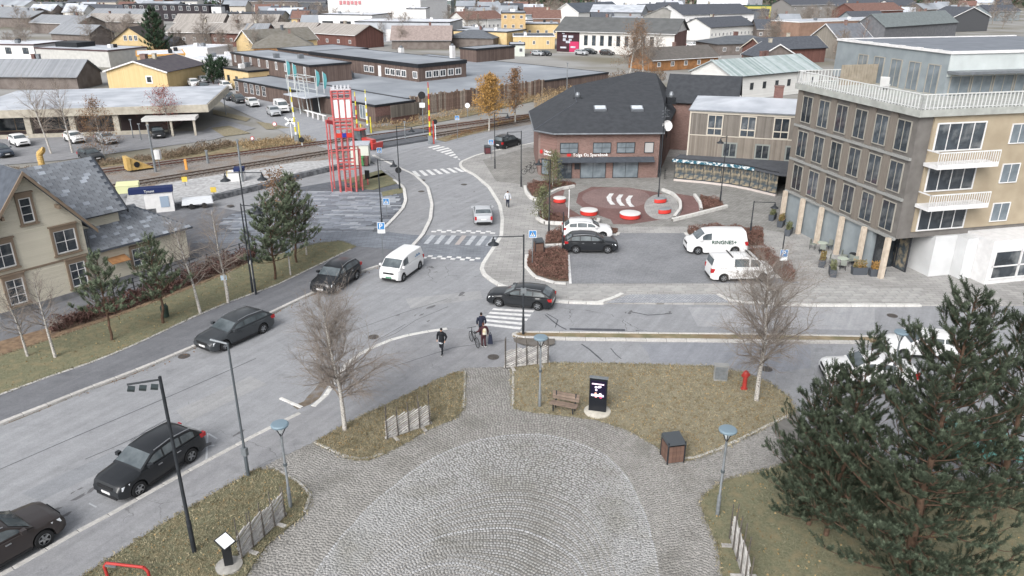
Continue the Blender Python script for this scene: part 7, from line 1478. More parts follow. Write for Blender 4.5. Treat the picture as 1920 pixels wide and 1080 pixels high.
# white railing by the complex
A_, B_ = G(573, 218), G(612, 229); t = thing('white_railing', 'short white railing with posts before the complex entrance', 'railing', A_, ang(A_, B_)); L = (B_ - A_).length; MB().tube((0, 0, 1.0), (L, 0, 1.0), .12, n=6).build('top_rail', WHITE, t)
for i in range(4): MB().box(L * (i + .5) / 4 - .13, L * (i + .5) / 4 + .13, -.1, .1, 0, 1.0).build('post', WHITE, t)
# ---------------- red steel tower
tp_ = G(651, 361, ZP); zt = lambda y: HT(651, 361, y); H = zt(170); t = thing('red_tower', 'red steel lattice tower with white panels on the slate plaza', 'tower', (tp_.x, tp_.y + .9, ZP), R(12))
a0, a1 = .85, .98; cr = []
for i in range(4):
    for k in range(4):
        if k == 0: cr.append((i, 0))
cols = []
for s in range(4):
    c0 = Vector((a0 * (1 if s in (1, 2) else -1), a0 * (1 if s in (2, 3) else -1), 0)); c1 = Vector((c0.x / a0 * a1, c0.y / a0 * a1, H)); cols.append((c0, c1)); MB().tube(c0, c1, .12, n=6).build('column', STEELR, t)
for s in range(4):
    c0, c1 = cols[s]; d0, d1 = cols[(s + 1) % 4]
    for f in (.33, .67): MB().tube(c0.lerp(d0, f), c1.lerp(d1, f), .085, n=5).build('mullion', STEELR, t)
for z in (H - .05, H - .35, zt(186), zt(223), zt(228), zt(235), zt(242), zt(258), zt(282), zt(305), zt(318)):
    r_ = MB(); k = z / H
    for s in range(4): r_.tube(cols[s][0].lerp(cols[s][1], k), cols[(s + 1) % 4][0].lerp(cols[(s + 1) % 4][1], k), .085, n=5)
    r_.build('ring_beam', STEELR, t)
z0, z1 = zt(223) / H, zt(186) / H
for s in range(4):
    c0, c1 = cols[s]; d0, d1 = cols[(s + 1) % 4]
    for j in range(3):
        q = [c0.lerp(d0, (j + .12) / 3).lerp(c1.lerp(d1, (j + .12) / 3), z0), c0.lerp(d0, (j + .88) / 3).lerp(c1.lerp(d1, (j + .88) / 3), z0), c0.lerp(d0, (j + .88) / 3).lerp(c1.lerp(d1, (j + .88) / 3), z1), c0.lerp(d0, (j + .12) / 3).lerp(c1.lerp(d1, (j + .12) / 3), z1)]; MB().slab([p_ * .97 if False else Vector((p_.x * .97, p_.y * .97, p_.z)) for p_ in q], .04).build('panel', mat('tower_panel', S('#f3eef0', 1.0), rough=.4), t)
MB().box(-a1 * 1.05, a1 * 1.05, -a1 * 1.05, a1 * 1.05, H, H + .1).build('cap', mat('tower_cap', S('#c9cbd0')), t)
for i in range(5): MB().box(-.8 + i * .38, -.6 + i * .38, -.6, .6, H + .1, H + .35).build('cap_block', MATS['tower_cap'], t)
MB().box(-.8, .8, -a0 * 1.12 - .08, -a0 * 1.12, zt(258), zt(250)).build('sign_band', mat('band_red', S('#cf3f32')), t); MB().box(-.22, .22, -a0 * 1.12 - .1, -a0 * 1.12 - .08, zt(258), zt(250)).build('sign_band_centre', mat('band_blue', S('#2f3f9a')), t)
for (x, y, yt) in ((-1.75, -.5, 226), (-1.5, .9, 226), (1.5, -.4, 283), (1.35, .9, 283)):
    h_ = zt(yt); f = MB(); f.tube((x, y, 0), (x, y, h_), .085, n=5).build('outer_leg', STEELR, t); MB().tube((x, y, h_), (x * .55, y * .9, h_), .05, n=5).tube((x, y, h_ * .55), (x * .55, y * .9, h_ * .55), .05, n=5).build('outer_brace', STEELR, t)
MB().hexa([(-1.75, -.55, zt(232)), (-.9, -.6, zt(236)), (-.9, -.5, zt(236)), (-1.75, -.45, zt(232))], [(-1.75, -.55, zt(226)), (-.9, -.6, zt(228)), (-.9, -.5, zt(228)), (-1.75, -.45, zt(226))]).build('gusset', mat('gusset_red', S('#7d2a30')), t)
lad = MB()
for s in (-.18, .18): lad.tube((s, -.3, 0), (s, -.3, zt(250)), .03, n=4)
for i in range(16): lad.tube((-.18, -.3, .3 + i * .3), (.18, -.3, .3 + i * .3), .02, n=4)
lad.build('ladder', STEELR, t); MB().box(-.35, .35, -.5, -.1, 0, .4).build('step_box', STEELR, t)
# info board, bins by the tower
p = G(690, 348, ZP); t = thing('info_board', 'small black board on a red post beside the red tower', 'sign', p); MB().tube((0, 0, 0), (0, 0, .9), .08, n=6).build('post', STEELR, t); MB().box(-.25, .25, -.08, .08, .8, 1.75).build('board', SBLACK, t)
p = G(676, 310, .03); t = thing('container_shed', 'pale container shed behind the tower', 'shed', p, .1); MB().box(-1.1, 1.1, 0, 2.4, 0, 2.5).build('wall', mat('shed_pale', S('#d9dcd2')), t); MB().box(-1.2, 1.2, -.1, 2.5, 2.5, 2.6).build('roof', ROOFF, t)
for lab, x, m_ in (('green wheeled bin behind the tower', 681, mat('bin_green', S('#4a8a58'))), ('brown wheeled bin right of the green one', 687, mat('bin_maroon', S('#6a4a48')))):
    p = G(x, 311, .03); t = thing('wheeled_bin', lab, 'bin', p); MB().hexa([(-.25, -.3, .1), (.25, -.3, .1), (.25, .3, .1), (-.25, .3, .1)], [(-.32, -.38, 1.05), (.32, -.38, 1.05), (.32, .38, 1.05), (-.32, .38, 1.05)]).build('body', m_, t); MB().hexa([(-.34, -.4, 1.05), (.34, -.4, 1.05), (.34, .4, 1.05), (-.34, .4, 1.05)], [(-.3, -.36, 1.15), (.3, -.36, 1.15), (.3, .36, 1.2), (-.3, .36, 1.2)]).build('lid', m_, t)
    for s in (-.26, .26): o = MB().lathe([(.1, -.03), (.1, .03)], 10).build('wheel', TYRE, t, loc=(s, .3, .1)); o.rotation_euler = (0, R(90), 0)
# ---------------- wattle style rail fences
rail_me = {}
def rail_fence(label, a, b, ytop, flip=1):
    A_, B_ = G(*a, ZP + .06), G(*b, ZP + .06); L = (B_ - A_).length; H = min(1.5, HT(a[0], a[1], ytop)); t = thing('rail_fence', label, 'fence', A_, ang(A_, B_), 'weathered split rail fence sections')
    MB().box(-.1, L + .1, -.07, .07, .04, .14).build('base_beam', OLDW, t)
    for x in (.15 * L, .8 * L): MB().box(x - .09, x + .09, -.5, .5, 0, .06).build('foot', OLDW, t)
    n = 5
    for i in range(n):
        x = L * i / (n - 1)
        for s in (-1, 1): h = H * random.uniform(.95, 1.35); MB().tube((x + s * .03, s * .09, .05), (x + s * .05 + random.uniform(-.04, .04), s * .1, h), .035, .022, 6).build('post', OLDD, t)
    slope = .42 * flip; step = .125; hb = H * .72; k = -int(abs(slope) * L / step) - 1
    while k * step < hb + 0.01:
        zA = .16 + k * step if flip > 0 else .16 + k * step + abs(slope) * L
        f0, f1 = (0.0, 1.0); z0_, z1_ = zA, zA + slope * L
        pts = []
        lo_, hi_ = .16, hb + .12 + random.uniform(-.05, .05)
        def xz(z): return (z - zA) / slope
        xa, xb = sorted((max(0, min(L, xz(lo_))), max(0, min(L, xz(hi_)))))
        if xb - xa > .25: MB().tube((xa - .06, random.uniform(-.03, .03), zA + slope * xa), (xb + .06, random.uniform(-.03, .03), zA + slope * xb), .042, .032, 6).build('rail', OLDW, t)
        k += 1
    return t
rail_fence('weathered rail fence on the small lawn by the left birch', (726, 823), (806, 796), 748); rail_fence('weathered rail fence beside the black info post', (452, 1046), (533, 968), 945); rail_fence('weathered rail fence at the top of the cobbled path', (948, 690), (1027, 680), 640); rail_fence('weathered rail fence at the right edge of the plaza', (1372, 1012), (1400, 1100), 955, -1)
# info post with tilted pale panel
p = G(430, 1062, ZP + .06); t = thing('info_post', 'black info post with tilted pale panel on a round slab', 'sign', p, .3); MB().lathe([(.52, 0), (.52, .08), (.45, .1), (.01, .1)], 18).build('slab', mat('slab_pale', S('#b5b3ae'), S('#9c9a95'), scale=4), t, 40); MB().hexa([(-.16, -.07, .1), (.16, -.07, .1), (.16, .07, .1), (-.16, .07, .1)], [(-.17, -.02, 1.1), (.17, -.02, 1.1), (.17, .16, 1.2), (-.17, .16, 1.2)]).build('post', SBLACK, t)
o = MB().box(-.3, .3, -.3, .3, -.02, .02).build('panel', SBLACK, t, loc=(0, .0, 1.25)); o.rotation_euler = (R(28), 0, R(45)); MB().box(-.26, .26, -.26, .26, .02, .026).build('panel_face', mat('panel_white', S('#f4f8fa', 1.0), rough=.25), o)
# red tubular frame at the bottom edge
p = G(235, 1085, ZP + .06); t = thing('red_bike_rack', 'red tubular rack cut by the bottom edge', 'bike rack', p, -.15); MB().path([(-.75, 0, 0), (-.78, 0, .5), (-.65, 0, .68), (.9, 0, .68), (1.05, 0, .5), (1.05, 0, 0)], .06, 8).build('frame', mat('rack_red', S('#b9403c'), rough=.4), t, 50); MB().box(-.65, -.2, -.12, .12, .6, .66).build('plate', POLEG, t)
# bench
A_, B_ = G(1030, 770, ZP + .06), G(1080, 780, ZP + .06); L = (B_ - A_).length; BW = mat('bench_wood', S('#8d7c70'), S('#786a60'), rough=.8, scale=4, per_obj=.12); t = thing('park_bench', 'wooden slatted bench with backrest on the right lawn', 'bench', A_, ang(A_, B_))
for i in range(4): MB().box(0, L, -.02 + i * .12, .08 + i * .12, .42, .46).build('seat_slat', BW, t)
for i in range(3): o = MB().box(0, L, -.02, .02, 0, .13).build('back_slat', BW, t, loc=(0, .52 + i * .03, .52 + i * .15)); o.rotation_euler = (R(-12), 0, 0)
for x in (.2, L - .2): MB().box(x - .03, x + .03, 0, .06, 0, .42).box(x - .03, x + .03, .42, .5, 0, .5).box(x - .03, x + .03, 0, .5, .36, .42).box(x - .03, x + .03, .54, .6, .4, .98).build('leg', POLEB, t)
# totem screen
p = G(1120, 772, ZP + .06); H = HT(1122, 772, 709); t = thing('screen_totem', 'black advertising totem with glowing screen on a round slab', 'totem', p, R(-14)); MB().lathe([(.72, 0), (.72, .06), (.66, .09), (.01, .09)], 24).build('slab', mat('slab_cream', S('#d8d3c8'), S('#c2bdb2'), scale=4), t, 40); MB().box(-.47, .47, -.1, .1, .09, H).build('cabinet', mat('totem_black', S('#23262c'), rough=.25), t); MB().box(-.5, .5, -.12, .12, H, H + .04).build('cap', POLEG, t)
o = MB().box(-.4, .4, -.113, -.1, .95, H - .14).build('screen', mat('screen_dark', S('#15131f'), rough=.2, emit=(S('#2a2348'), .25)), t)
def lit(nm, c, e): return mat(nm, S(c), rough=.4, emit=(S(c, 1), e))
MB().box(-.34, .3, -.118, -.113, H - .36, H - .29).build('screen_headline', lit('scr_pink', '#e8c9dc', .7), o); MB().box(-.36, .3, -.118, -.113, 1.0, 1.12).build('screen_footer', lit('scr_white', '#d5d3ee', .7), o)
for i, (x, z, c) in enumerate(((-.12, H - .52, '#d0c8d8'), (.02, H - .5, '#c8c0d8'), (.1, H - .47, '#d8d0e0'), (-.1, H - .68, '#c0b8d0'), (-.12, H - .9, '#e0a090'), (.12, H - .92, '#f0e0f8'), (-.1, H - 1.08, '#d89090'), (.15, H - 1.1, '#c04060'))): MB().lathe([(.07, 0), (.05, .004)], 9).build('screen_image', lit('scr_' + c[1:], c, .6), o, loc=(x, -.114, z)).rotation_euler = (R(90), 0, 0)
# hydrant, cabinet, bins
p = G(1395, 729, ZP + .06); HYR = mat('hydrant_red', S('#b8453f'), S('#a23a35'), rough=.45, scale=4); t = thing('fire_hydrant', 'red fire hydrant beside the right birch', 'hydrant', p, .3); MB().lathe([(.2, 0), (.2, .06), (.13, .08), (.12, .75), (.17, .78), (.18, 1.0), (.12, 1.12), (.04, 1.17)], 14).build('barrel', HYR, t, 40)
for s in (-1, 1): o = MB().lathe([(.08, 0), (.08, .16), (.1, .16), (.1, .22), (.02, .23)], 10).build('outlet', HYR, t, loc=(0, 0, .88)); o.rotation_euler = (0, s * R(90), 0)
p = G(1350, 712, ZP + .06); t = thing('utility_cabinet', 'grey utility cabinet at the lawn edge near the hydrant', 'cabinet', p, -.1); MB().box(-.38, .38, -.16, .16, 0, .95).build('body', mat('cabinet_grey', S('#a8a9a8'), S('#979897'), scale=2), t); MB().box(-.41, .41, -.19, .19, .95, 1.0).build('lid', MATS['cabinet_grey'], t); MB().box(-.35, .35, -.175, -.16, .1, .9).build('door', POLEG, t)
def wood_bin(label, px, py, ytop, m_, w=.42, rz=.2):
    p = G(px, py, ZP); H = HT(px, py, ytop) * .86; t = thing('litter_bin', label, 'bin', p, rz); MB().box(-w + .04, w - .04, -w + .04, w - .04, .05, H - .28).build('liner', SBLACK, t)
    sl = MB().box(-.09, .09, -.015, .015, 0, H - .38).mesh('slat', m_)
    for s in range(4):
        for i in range(4): x = -w + .13 + i * (2 * w - .26) / 3; a = s * math.pi / 2; obj('slat', sl, t, (x * math.cos(a) + w * math.sin(a), x * math.sin(a) - w * math.cos(a), .08), a)
    for sx_ in (-w, w):
        for sy_ in (-w, w): MB().box(sx_ - .03, sx_ + .03, sy_ - .03, sy_ + .03, 0, H - .06).build('corner_post', POLEB, t)
    MB().hexa([(-w - .04, -w - .04, H - .2), (w + .04, -w - .04, H - .2), (w + .04, w + .04, H - .2), (-w - .04, w + .04, H - .2)], [(-w - .02, -w - .02, H - .12), (w + .02, -w - .02, H - .12), (w + .02, w + .02, H), (-w - .02, w + .02, H)]).build('lid', mat('bin_lid', S('#4f5459'), rough=.5), t); return t
wood_bin('wood clad litter bin with slanted grey lid beside the plaza', 1260, 860, 812, mat('bin_wood', S('#7d6357'), S('#68524a'), rough=.8, scale=4, per_obj=.12)); wood_bin('brown wooden litter bin at the parking shrub bed', 1010, 474, 444, MATS['bin_wood'], .36); wood_bin('dark red litter bin on the pavement by the bank', 914, 288, 270, mat('bin_darkred', S('#6a3f44')), .36)
p = G(311, 596, ZP); t = thing('litter_bin', 'dark green round litter bin at the hedge', 'bin', p); MB().lathe([(.2, .1), (.24, .12), (.26, .78), (.27, .8), (.2, .95), (.02, .98)], 14).build('body', mat('bin_dark_green', S('#37463f')), t, 40); MB().tube((0, .3, 0), (0, .3, 1.0), .03, n=6).build('post', POLEB, t)
# square seats
REDSEAT = mat('seat_red', S('#d8433c'), rough=.4); SEATTOP = mat('seat_top', S('#e4e4e2'), rough=.6); SEATG = mat('seat_grey', S('#8f9498'), rough=.7)
for lab, x, y, r, top_ in (('largest round seat with white top and red rim on the square', 1181, 408, 1.0, SEATTOP), ('round seat with white top nearest the crescent planter', 1104, 402, .85, SEATTOP), ('small red rimmed seat by the left planter', 1049, 379, .65, SEATTOP), ('grey topped seat block with red end under the street lamp', 1238, 380, .7, SEATG), ('grey topped seat block with red end nearer the parking', 1246, 400, .7, SEATG)):
    p = G(x, y, ZP); t = thing('round_seat', lab, 'seat', p, .4); sq = 1.0 if top_ is SEATTOP else .62
    a = MB().lathe([(r, .08), (r, .42), (r * .98, .44)], 28).build('rim', REDSEAT, t, 40); b = MB().lathe([(r * 1.02, .44), (r * 1.02, .5), (r * .95, .52), (.01, .52)], 28).build('top', top_, t, 40); MB().lathe([(r * .85, 0), (r * .85, .08)], 20).build('base', SBLACK, t)
    t.scale = (1, sq, 1)
p = G(1066, 414, ZP); H = HT(1066, 414, 358); t = thing('white_flagpole', 'thin white flagpole in the crescent planter', 'pole', p); MB().lathe([(.06, 0), (.05, H), (.08, H), (.02, H + .12)], 8).build('pole', WHITE, t)
# ---------------- bicycles
def bicycle(label, loc, rz, m_, name='bicycle', lean=0.0):
    t = thing(name, label, 'bicycle', loc, rz)
    for x in (-.52, .52):
        w = MB(); N = 20; w.path([(.33 * math.cos(2 * math.pi * i / N), 0, .33 * math.sin(2 * math.pi * i / N)) for i in range(N + 1)], .022, 5); o = w.build('wheel', TYRE, t, loc=(x, 0, .35)); sp = MB()
        for i in range(8): a = math.pi * i / 8; sp.tube((.32 * math.cos(a), 0, .32 * math.sin(a)), (-.32 * math.cos(a), 0, -.32 * math.sin(a)), .004, n=3)
        sp.build('spokes', POLEG, o)
    MB().path([(-.52, 0, .35), (-.08, 0, .3), (.38, 0, .78), (-.2, 0, .82), (-.08, 0, .3)], .022, 6).path([(-.52, 0, .35), (-.2, 0, .8)], .014, 5).path([(.52, 0, .35), (.36, 0, .95)], .02, 6).build('frame', m_, t); MB().path([(.36, 0, .95), (.4, 0, 1.02)], .018, 5).path([(.36, -.3, 1.05), (.42, 0, 1.02), (.36, .3, 1.05)], .016, 5).build('handlebar', SBLACK, t)
    MB().hexa([(-.34, -.07, .92), (-.06, -.03, .92), (-.06, .03, .92), (-.34, .07, .92)], [(-.34, -.08, .97), (-.06, -.02, .96), (-.06, .02, .96), (-.34, .08, .97)]).tube((-.2, 0, .82), (-.21, 0, .93), .015, n=5).build('saddle', SBLACK, t); t.rotation_euler = (lean, 0, rz); return t
p = G(990, 326, ZP); bicycle('black bicycle parked on the pavement left of the bank corner', (p.x, p.y, ZP), R(25), SBLACK); p = G(1002, 318, ZP); bicycle('second bicycle leaning at the bank wall', (p.x - .3, p.y, ZP), R(40), SBLACK); p = G(1266, 338, ZP); bicycle('bicycle parked between bank and shop canopy', (p.x - 1.0, p.y + 1.2, ZP), R(80), SBLACK)
# ---------------- rail yard bits
p = G(262, 318, .05); YEL = mat('plough_yellow', S('#d8b878'), S('#c4a262'), rough=.5, scale=3); t = thing('snow_plough', 'yellow wedge shaped rail snow plough on the rusty track', 'plough', p, R(40)); t.scale = (.68, .68, .68)
MB().add([(-1.6, -1.1, .3), (2.2, -1.0, .25), (2.2, 1.0, .25), (-1.6, 1.1, .3), (-1.6, -1.1, 2.4), (-1.6, 1.1, 2.4), (-1.2, -1.0, 2.3), (-1.2, 1.0, 2.3)], [(0, 3, 2, 1), (0, 1, 6, 4), (3, 5, 7, 2), (1, 2, 7, 6), (4, 6, 7, 5), (0, 4, 5, 3)]).build('wedge', YEL, t); MB().box(-2.2, -1.6, -1.2, 1.2, .3, 2.6).build('back_plate', YEL, t); o = MB().lathe([(.5, 0), (.5, .1), (.01, .1)], 14).build('porthole', SBLACK, t, loc=(-.6, -1.08, 1.2)); o.rotation_euler = (R(90), 0, 0)
p = G(242, 362, .5); t = thing('grit_box', 'pale yellow grit box on the platform', 'box', p, .3); MB().box(-1.1, 1.1, -.5, .5, .1, .9).build('body', mat('grit_yellow', S('#d9dcae')), t); MB().hexa([(-1.15, -.55, .9), (1.15, -.55, .9), (1.15, .55, .9), (-1.15, .55, .9)], [(-1.1, -.5, 1.0), (1.1, -.5, 1.0), (1.1, .45, 1.2), (-1.1, .45, 1.2)]).build('lid', MATS['grit_yellow'], t)
p = G(302, 398, ZP); t = thing('ticket_kiosk', 'white kiosk with dark blue roof band on the platform', 'kiosk', p, .35); MB().box(-1.3, 1.3, 0, .9, 0, 2.0).build('wall', WHITE, t); MB().box(-2.6, 1.4, -.1, 1.0, 2.0, 2.5).build('roof_band', mat('kiosk_blue', S('#26335f')), t); lettering('Tynset', .34, SWHITE, t, (-1.2, -.13, 2.12)); MB().box(.1, .9, -.05, 0, .5, 1.6).build('poster', mat('kiosk_poster', S('#9fb0c4')), t)
p = G(372, 388, ZP); t = thing('flat_trailer', 'low white trailer parked at the platform wall', 'trailer', p, .35); MB().hexa([(-1.5, -.7, .45), (1.5, -.7, .45), (1.5, .7, .45), (-1.5, .7, .45)], [(-1.4, -.6, .95), (1.4, -.6, .95), (1.4, .6, .95), (-1.4, .6, .95)]).build('cover', mat('tarp_white', S('#dfe3e8')), t)
for x in (-.6, .6): o = MB().lathe([(.28, -.08), (.28, .08)], 14).build('wheel', TYRE, t, loc=(x, -.72, .28)); o.rotation_euler = (R(90), 0, 0)
for lab, x, y, yt in (('yellow platform marker sign', 432, 340, 322), ('small yellow platform sign nearer the kiosk', 402, 368, 352), ('low yellow plate on the pale gravel', 348, 348, 340)):
    p = G(x, y, .5); H = max(1.0, HT(x, y, yt)); t = thing('platform_sign', lab, 'sign', p, .2); MB().tube((0, 0, 0), (0, 0, H), .05, n=5).build('post', POLEG, t); MB().box(-.28, .28, -.1, -.05, H - .55, H).build('plate', mat('sign_yellow', S('#e6c95c')), t)
p = G(445, 338, .5); t = thing('track_switch_box', 'white and dark blue equipment box on the platform', 'box', p, .2); MB().box(-.9, .9, -.5, .5, 0, 1.1).build('body', WHITE, t); MB().box(-.2, .9, -.55, .55, 1.1, 1.5).build('cover', MATS['kiosk_blue'], t)
p = G(350, 318, .03); t = thing('orange_marker', 'orange track marker between the rails', 'marker', p); MB().box(-.14, .14, -.1, .1, 0, 1.3).build('body', mat('marker_orange', S('#e0a055')), t)
p = G(79, 312, .05); t = thing('yellow_duct', 'yellow ribbed duct rising behind the station roof', 'duct', p); t.scale = (.62, .62, .62); d_ = MB()
for i in range(7): a = i / 6; d_.lathe([(.55, 0), (.62, .18), (.55, .36)], 12, (0, 0, i * .36))
for i in range(4): d_.tube((i * .28, 0, 2.5 + i * .28), (.28 + i * .28, 0, 2.8 + i * .18), .58, n=10)
d_.build('hose', YEL, t)
for lab, x, y, yt, w_ in (('leaning grey mast between the tracks by the plough', 292, 322, 234, .16), ('pale mast on the platform behind the yard lamp', 456, 348, 262, .13), ('short concrete post beside the rusty track', 390, 306, 282, .18), ('pale post at the left bank of the tracks', 265, 262, 232, .09), ('grey lamp mast in the arcade car park', 250, 258, 224, .08), ('thin mast beside the arcade porch street', 424, 215, 178, .08), ('grey post on the verge beside the brown complex', 760, 262, 228, .07), ('pale street post right of the complex', 1062, 200, 118, .09)):
    p = G(x, y, .03); H = HT(x, y, yt); t = thing('mast', lab, 'mast', p, .2); MB().lathe([(w_, 0), (w_ * .7, H), (.01, H + .05)], 8).build('pole', POLEG, t, 40); MB().box(-.18, .18, -.1, .1, H - .1, H + .03).build('cap', POLEG, t)
p = G(291, 318, .03); t = thing('relay_cabinet', 'small white relay cabinet on the mast beside the plough', 'cabinet', (p.x + .6, p.y, .03)); MB().box(-.35, .35, -.25, .25, 1.3, 2.4).build('body', WHITE, t); MB().tube((0, 0, 0), (0, 0, 1.3), .06, n=6).build('post', POLEG, t)
# yard fence behind the hedge (posts and two wires)
A_, B_ = G(215, 560, ZP), G(480, 470, ZP); L = (B_ - A_).length; t = thing('yard_fence', 'dark wire fence with posts between hedge and station annex', 'fence', A_, ang(A_, B_)); n = 9
for i in range(n): MB().tube((L * i / (n - 1), 0, 0), (L * i / (n - 1), 0, 1.1), .05, n=6).build('post', POLEB, t)
for z in (.4, .75, 1.05): MB().tube((0, 0, z), (L, 0, z), .022, n=4).build('wire', POLEB, t)
# ---------------- cafe terrace
def planter(label, x, y, rz, m_):
    p = G(x, y, ZP); t = thing('planter_box', label, 'planter', p, rz); MB().hexa([(-.55, -.22, 0), (.55, -.22, 0), (.55, .22, 0), (-.55, .22, 0)], [(-.6, -.26, .6), (.6, -.26, .6), (.6, .26, .6), (-.6, .26, .6)]).build('box', mat('planter_dark', S('#565b62'), rough=.7), t); Q = np.stack([rng.uniform(-.5, .5, 420), rng.uniform(-.2, .2, 420), .6 + rng.random(420) ** 1.5 * .6], -1); obj('plant', cloud_mesh('plant', Q, .16, m_, .4, .8), t)
OL, AUT = MATS['olive_leaves'], leafmat('autumn_plant', S('#a5865a'), S('#7d7a52'))
for i, (x, y, r_, m_, lab) in enumerate(((1448, 412, 1.0, OL, 'leafy planter nearest the shop canopy'), (1464, 424, 1.0, AUT, 'second planter along the cafe terrace'), (1478, 440, 1.0, OL, 'third planter along the cafe terrace'), (1541, 498, 1.1, AUT, 'dark planter with ochre plant at the cafe terrace corner'), (1560, 516, 1.3, OL, 'dark planter at the front corner of the cafe terrace'), (1610, 514, 0, AUT, 'long dark planter before the left timber column'), (1643, 517, 0, MATS['golden_leaves'], 'dark planter with orange plant between the timber columns'))): planter(lab, x, y, r_, m_)
def cafe_set(i, x, y):
    p = G(x, y, ZP); t = thing('cafe_table', ('round cafe table with dark top by the columns', 'pale square cafe table behind the planters', 'pale cafe table farther under the facade')[i], 'table', p, .3 * i); MB().lathe([(.42, .7), (.42, .74), (.01, .75)], 16).build('top', SBLACK if i == 0 else mat('table_pale', S('#b9c2b5')), t); MB().tube((0, 0, .03), (0, 0, .7), .04, n=6).build('leg', POLEB, t); MB().lathe([(.25, 0), (.25, .03), (.02, .04)], 12).build('foot', POLEB, t)
    for k, a in enumerate((.4, 2.5, 4.4)):
        c = thing('cafe_chair', ('left', 'rear', 'right')[k] + ' chair at the ' + ('round dark cafe table', 'pale square cafe table', 'farther pale cafe table')[i], 'chair', (p.x + .75 * math.cos(a), p.y + .75 * math.sin(a), ZP), a + math.pi / 2); MB().box(-.22, .22, -.22, .22, .43, .47).build('seat', mat('chair_grey', S('#8d938c')), c); MB().box(-.22, .22, -.24, -.2, .47, .88).build('backrest', MATS['chair_grey'], c)
        for sx_ in (-.2, .2):
            for sy_ in (-.2, .2): MB().tube((sx_, sy_, 0), (sx_, sy_, .43), .018, n=5).build('leg', POLEB, c)
cafe_set(0, 1600, 492); cafe_set(1, 1578, 500); cafe_set(2, 1540, 470)
# roof terrace lounger
lo = thing('sun_lounger', 'white lounger on the roof terrace beside the penthouse', 'chair', rb.A + Vector((4.2 * math.cos(R(13)) - 9.5 * math.sin(R(13)), 4.2 * math.sin(R(13)) + 9.5 * math.cos(R(13)), HT_ + .5)), R(60)); MB().box(-.3, .9, -.35, .35, .3, .38).build('seat', WHITE, lo); o = MB().box(-.05, .0, -.35, .35, 0, .9).build('backrest', WHITE, lo, loc=(-.3, 0, .35)); o.rotation_euler = (0, R(-30), 0)
for sx_ in (-.2, .8):
    for sy_ in (-.3, .3): MB().tube((sx_, sy_, 0), (sx_, sy_, .3), .025, n=5).build('leg', WHITE, lo)
# ================================================================ PEOPLE
SKIN = mat('skin', S('#d3a68e'), rough=.6); BLK = mat('cloth_black', S('#2b2e34'), S('#23252a'), rough=.9, scale=8); NAVY = mat('cloth_navy', S('#2c3142'), rough=.9); MAR = mat('cloth_maroon', S('#4e3338'), rough=.9); WHC = mat('cloth_pale', S('#d5d9e0'), S('#c3c8d0'), rough=.9, scale=6); HAIRB = mat('hair_dark', S('#2a2422'), rough=.8); SHOE = mat('shoe_black', S('#1f2023'), rough=.6); SOLE = mat('sole_white', S('#e6e6e4')); BEI = mat('backpack_beige', S('#c9b98f'), S('#d8d6cf'), rough=.9, scale=3)
def blob(mb, c, r, n=8):
    cx_, cy_, cz_ = c; rx, ry, rz_ = r
    pr = [(math.sin(math.pi * i / 8), -math.cos(math.pi * i / 8)) for i in range(9)]; base = len(mb.v); vs = []
    for s, z in pr:
        for k in range(n): a = 2 * math.pi * k / n; vs.append((cx_ + rx * max(s, .02) * math.cos(a), cy_ + ry * max(s, .02) * math.sin(a), cz_ + rz_ * z))
    fs = [(i * n + k, i * n + (k + 1) % n, (i + 1) * n + (k + 1) % n, (i + 1) * n + k) for i in range(8) for k in range(n)] + [tuple(range(n))[::-1], tuple(range(8 * n, 9 * n))]; mb.add(vs, fs)
def limb(mb, pts, rs):
    for i in range(len(pts) - 1):
        mb.tube(pts[i], pts[i + 1], rs[i], rs[i + 1], 8)
        if i: blob(mb, pts[i], (rs[i],) * 3)
    blob(mb, pts[-1], (rs[-1],) * 3)
def fuse(mb, name, m_, parent, vox=.016):
    o = mb.build(name, m_, parent); r = o.modifiers.new('fuse', 'REMESH'); r.mode = 'VOXEL'; r.voxel_size = vox; r.use_smooth_shade = True; s = o.modifiers.new('soft', 'SMOOTH'); s.iterations = 3; s.factor = .5; return o
